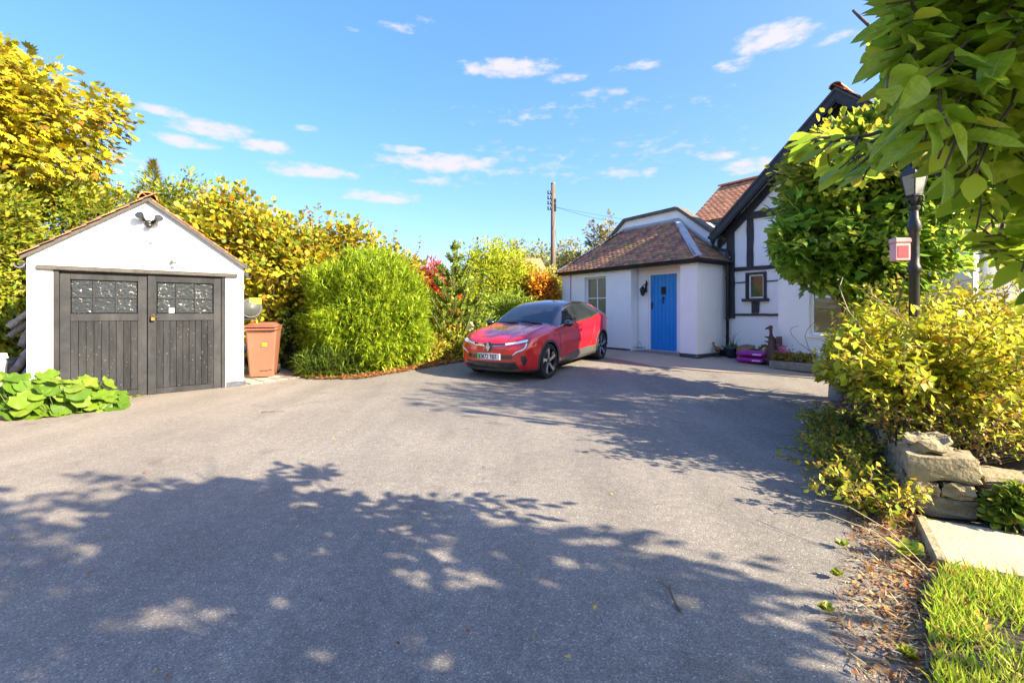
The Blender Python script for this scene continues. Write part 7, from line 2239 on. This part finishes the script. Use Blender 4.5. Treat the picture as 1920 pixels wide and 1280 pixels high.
# ---- low border walls of rough stone
def dry_wall(name, label, pts, h, L0):
    w = empty(name, (0, 0, 0), 0, label, 'wall')
    for A2, B2 in zip(pts[:-1], pts[1:]):
        A2, B2 = Vector(A2), Vector(B2); al = (B2 - A2).normalized(); bk = Vector((-al.y, al.x)); L_ = (B2 - A2).length
        for row in range(2):
            x = 0 if row == 0 else -.06
            while x < L_ - .05:
                w_ = random.uniform(.8, 1.3) * L0; z0 = g(A2.x + al.x * x, A2.y + al.y * x)
                stone(w, max(0, x), min(L_, x + w_ - .01), z0 + row * h * .5, z0 + row * h * .5 + h * .49, A2, al, bk, .18, random.random() * 50, .010)
                x += w_
    return w
dry_wall('border_wall', 'low rough stone edging of the border behind the car nose', [(-2.55, 10.35), (-1.75, 11.05), (-1.0, 11.75), (-.3, 12.5)], .22, .42)
dry_wall('border_wall', 'short mossy stone edging between the brown bin and the bush', [(-4.62, 9.62), (-4.05, 9.45)], .24, .3)
# ---- wall lantern and bottle carrier by the door
wl = empty('wall_lantern', hw(RX0 + .27, .31, 1.70), HA, 'black wall lantern beside the blue door', 'lantern')
mb = MB(); mb.box(-.035, .035, -.012, -.001, -.02, .22, .004)
mb.tube([(0, -.01, .16), (0, -.09, .19), (0, -.15, .15)], .010, 6); mb.build('bracket', M['black_metal'], wl)
mb = MB(); mb.lathe([(.012, .15), (.03, .13), (.085, .06), (.088, .05)], 8, Matrix.Translation((0, -.15, 0))); mb.lathe([(.055, -.08), (.04, -.10), (.012, -.13)], 8, Matrix.Translation((0, -.15, 0)))
for k in range(6):
    a = k * math.pi / 3; mb.tube([(math.cos(a) * .08, -.15 + math.sin(a) * .08, .05), (math.cos(a) * .052, -.15 + math.sin(a) * .052, -.08)], .006, 4)
mb.build('cage', M['black_metal'], wl)
MB().lathe([(.046, -.078), (.070, .048)], 8, Matrix.Translation((0, -.15, 0))).build('glass', M['frost'], wl)
mb = MB(); mb.tube([(.0, -.012, .10), (.05, -.05, .16), (.06, -.05, .25), (.02, -.03, .30)], .016, 6); mb.ball((.055, -.055, .22), (.035, .02, .065)); mb.build('leaf_ornament', M['black_metal'], wl)
bc = empty('bottle_carrier', hw(RX0 + .20, .12, .076), HA, 'small wire bottle carrier standing on the doorstep', 'carrier')
mb = MB()
for z in (.01, .10):
    mb.tube([(-.13, -.08, z), (.13, -.08, z), (.13, .08, z), (-.13, .08, z), (-.13, -.08, z)], .006, 5)
for x in (-.13, -.043, .043, .13):
    for y in (-.08, .08): mb.tube([(x, y, .0), (x, y, .10)], .005, 4)
mb.tube([(0, -.08, .10), (0, -.05, .22), (0, 0, .27), (0, .05, .22), (0, .08, .10)], .006, 5)
mb.build('wire_frame', M['galv'], bc)
# ---- things along the foot of the gable
def onapron(x, y): p = hw(x, y, 0); p.z = g(p.x, p.y) + .024; return p
# rusty bird
bd = empty('bird_ornament', onapron(.16, .62), HA + R(160), 'small rusty metal bird ornament by the porch side wall', 'ornament')
mb = MB(); mb.ball((0, 0, .20), (.10, .055, .06)); mb.tube([(.07, 0, .22), (.12, 0, .28), (.12, 0, .33), (.15, 0, .345)], [.03, .02, .018, .022], 7); mb.tube([(.15, 0, .345), (.21, 0, .32)], [.018, .003], 6); mb.tube([(-.08, 0, .21), (-.17, 0, .20)], [.03, .008], 6)
for y in (-.03, .03): mb.tube([(0, y, .15), (.0, y, .01)], .008, 5); mb.box(-.03, .05, y - .02, y + .02, 0, .012)
mb.build('bird', M['rust'], bd, True)
pt1 = empty('blue_pot', onapron(.42, .80), 0, 'dark blue glazed pot with a bare twiggy plant', 'pot')
MB().lathe([(.11, 0), (.17, .20), (.185, .22), (.185, .26), (.165, .26), (.15, .20)], 20).build('pot', M['blue_pot'], pt1, True)
mb = MB()
for k in range(10): limb(mb, (random.uniform(-.06, .06), random.uniform(-.06, .06), .2), (random.uniform(-.28, .28), random.uniform(-.2, .2), random.uniform(.4, .75)), .006, .002, .2, 4, 4)
mb.build('stems', M['twig'], pt1)
leaves('leaves', 'small', rng.normal(0, .07, (90, 3)) * np.array([1, 1, .3]) + np.array([0, 0, .26]), rdir(90) + np.array([0, 0, .6]), rdir(90), rng.uniform(.04, .08, 90), tints(90, [(.10, .2, .02), (.2, .28, .03)]), parent=pt1)
pt2 = empty('black_trough_pot', onapron(.18, .95), 0, 'low black plant pot tucked behind the blue pot', 'pot')
MB().lathe([(.10, 0), (.14, .14), (.15, .16), (.13, .16)], 16).build('pot', M['black_pot'], pt2, True)
# overturned terracotta pots
tp = empty('terracotta_urn', onapron(.80, .78), HA + R(25), 'brown earthenware urn lying on its side by the wall', 'urn')
mb = MB(); mb.lathe([(.08, -.22), (.15, -.14), (.18, .0), (.16, .14), (.17, .17), (.145, .17), (.13, .05)], 20, Matrix.Translation((0, 0, .18)) @ Matrix.Rotation(R(90), 4, 'Y')); mb.build('urn', pm('earthenware', (.30, .17, .09), .7, c2=(.16, .10, .06), scale=8), tp, True)
tp2 = empty('dark_sack', onapron(1.02, .72), HA, 'dark slumped sack behind the purple bags', 'sack')
MB().ball((0, 0, .12), (.20, .14, .15), 14, 10, .35).build('sack', M['black_pot'], tp2, True)
pg = empty('pansy_pot', onapron(1.22, .72), 0, 'small dark pot with orange flowers against the wall', 'pot')
MB().lathe([(.08, 0), (.11, .16), (.12, .18), (.10, .18)], 16).build('pot', M['black_pot'], pg, True)
q_ = rdir(70) * .11 + np.array([0, 0, .27])
fl_ = leaves('flowers', 'round', q_, rdir(70), rdir(70), rng.uniform(.05, .08, 70), tints(70, [(.55, .26, .02), (.5, .2, .02), (.08, .13, .02), (.08, .13, .02)], .1), parent=pg); fl_['kind'] = 'stuff'
# purple compost bags
for i, (zz, lab, dxs) in enumerate(((0, 'purple plastic compost bag lying at the bottom of the pair', 0), (.135, 'purple plastic compost bag lying on top of the other', .015))):
    p0 = onapron(1.12, .40); rt = empty('compost_bag', p0 + Vector((dxs, 0, zz)), HA + R(4), lab, 'bag', 'purple bags by the wall')
    bm = bmesh.new(); bmesh.ops.create_cube(bm, size=1); bmesh.ops.subdivide_edges(bm, edges=bm.edges, cuts=7, use_grid_fill=True)
    for v in bm.verts:
        c_ = v.co * 2
        f = (1 - abs(c_.x) ** 4) * (1 - abs(c_.y) ** 4)
        v.co = Vector((c_.x * .30, c_.y * .19, .07 + c_.z * (.022 + .046 * f ** .5)))
        v.co += noise.noise_vector(v.co * 11 + Vector((i * 5, 0, 0))) * .010
    me = bpy.data.meshes.new('bag'); bm.to_mesh(me); bm.free()
    bo = link_mesh('bag', me, M['purple'], rt, True)
    MB().box(.06, .24, -.196, -.192, .055, .085).build('printed_band', pm('bag_print', (.75, .55, .72), .4, var=.2, scale=20), bo)
# carved goose on a board
gsn = empty('carved_goose', onapron(1.50, .48), HA + R(180), 'tall carved wooden goose ornament leaning at the bay corner', 'ornament')
mb = MB(); mb.tube([(0, 0, 0), (-.01, 0, .12), (-.02, 0, .30), (-.02, 0, .46), (.0, 0, .56), (.02, 0, .60)], [.14, .15, .13, .10, .075, .055], 12)
mb.build('body', M['carved'], gsn, True)
mb = MB(); mb.tube([(.02, 0, .57), (.025, 0, .70), (.03, 0, .78), (.05, 0, .82)], [.05, .028, .035, .042], 10); mb.tube([(.06, 0, .815), (.13, 0, .785), (.155, 0, .775)], [.03, .018, .004], 8); mb.ball((.03, 0, .82), (.05, .035, .045)); mb.build('head', M['carved'], gsn, True)
for z in (.50, .60): mb = MB(); mb.tube([(-.04, .05, z - .03), (.08, .03, z), (.16, .0, z + .01)], [.035, .022, .006], 7); mb.build('wing', M['carved'], gsn, True)
MB().box(-.20, -.155, -.09, .11, .0, .62, .01, Matrix.Rotation(R(3), 4, 'Y')).build('board', M['carved'], gsn)
mb = MB(); mb.ball((.10, .05, .12), (.13, .11, .11), 12, 8, .3); mb.ball((.17, .02, .23), .05); mb.build('small_duck', M['carved'], gsn, True)
# stone trough with flowers
tr = empty('stone_trough', onapron(2.05, .20), HA, 'grey stone trough planted with pink flowers before the bay', 'planter')
mb = MB(); mb.box(-.42, .42, -.16, .16, 0, .17, .02); mb.build('trough', M['trough'], tr)
n = 900; q_ = np.stack([rng.uniform(-.40, .40, n), rng.uniform(-.14, .14, n), rng.uniform(.16, .34, n)], 1)
leaves('foliage', 'small', q_, rdir(n) + np.array([0, 0, .6]), rdir(n), rng.uniform(.04, .085, n), tints(n, [(.10, .17, .02), (.2, .22, .03), (.34, .16, .03), (.42, .26, .04)], .2), parent=tr)
n = 90; c_ = np.array([(-.20, 0, .40)]) + rng.normal(0, .05, (n, 3)) * np.array([1.4, .6, .5])
fl_ = leaves('flowers', 'round', c_ + rng.normal(0, .04, (n, 3)), rdir(n), rdir(n), rng.uniform(.03, .05, n), tints(n, [(.60, .10, .30), (.68, .22, .42)], .1), parent=tr); fl_['kind'] = 'stuff'
# ---- telegraph pole and its wires
tp0 = Vector(((1037 - 960) / FPX * 24, 24, .23)); ph = at(1037, 345, 24).z - tp0.z
pole = empty('telegraph_pole', tp0, 0, 'tall wooden telegraph pole with insulators beyond the hedge', 'pole')
MB().tube([(0, 0, 0), (0, 0, ph)], [.155, .105], 12).build('post', M['pole'], pole, True)
MB().lathe([(.12, ph), (.12, ph + .05), (.02, ph + .07)], 10).build('cap', M['galv'], pole)
for k, z in enumerate((ph - .45, ph - .72, ph - .99, ph - 1.27)):
    for dx_, nm in ((-.26, 'insulator'), (-.115, 'insulator')):
        MB().lathe([(.02, -.10), (.055, -.07), (.035, -.02), (.055, .03), (.03, .08)], 10, Matrix.Translation((dx_, -.06, z))).build(nm, M['black_metal'], pole, True)
    MB().tube([(-.30, -.06, z - .10), (0, -.06, z - .10)], .018, 5).build('bracket', M['black_metal'], pole)
for k, (z0, z1) in enumerate(((ph - 1.0, ph - .45), (ph - 1.45, ph - 1.05))):
    MB().box(.06, .16, -.12, -.02, z0 if k else z0 - .0, z1 if k else z1 - .35, .01).build('junction_box', M['black_metal'], pole)
for k, (A2, B2, sag) in enumerate((((.05, 0, ph - 1.2), (9.5, -6.5, 4.0), .5), ((.0, 0, ph - 1.3), (1.6, 8.0, .5), .1), ((.0, 0, ph - 1.2), (30, 12, ph - .8), .8))):
    A2, B2 = Vector(A2), Vector(B2)
    MB().tube([A2.lerp(B2, t / 12) - Vector((0, 0, sag * 4 * (t / 12) * (1 - t / 12))) for t in range(13)], .007, 4).build('wire', M['black_metal'], pole)
# ---- twigs lying on the drive
for (px, py, L_, ang, lab) in ((1275, 1148, .20, 1.45, 'crooked dark twig in the shade on the near drive'), (1552, 1166, .10, -.5, 'short dark twig near the lawn edge'), (490, 774, .30, .15, 'thin brown twig on the drive before the garage'), (1510, 770, .28, .5, 'forked grey twig below the yellow shrub'), (1590, 960, .30, .9, 'pale bent stick beside the stone wall weeds'), (1580, 800, .35, .25, 'dark bark strip in the shade under the shrub')):
    p = on_ground(px, py); mb = MB()
    pts = limb(mb, (0, 0, .008), (math.cos(ang) * L_, math.sin(ang) * L_, .012), .006, .003, .12, 5, 6)
    limb(mb, pts[3], pts[3] + Vector((math.cos(ang + .8) * L_ * .35, math.sin(ang + .8) * L_ * .35, .02)), .004, .002, .1, 4, 3)
    o = mb.build('twig', M['twig']); o.location = p; tag(o, lab, 'twig', 'twigs on the drive')
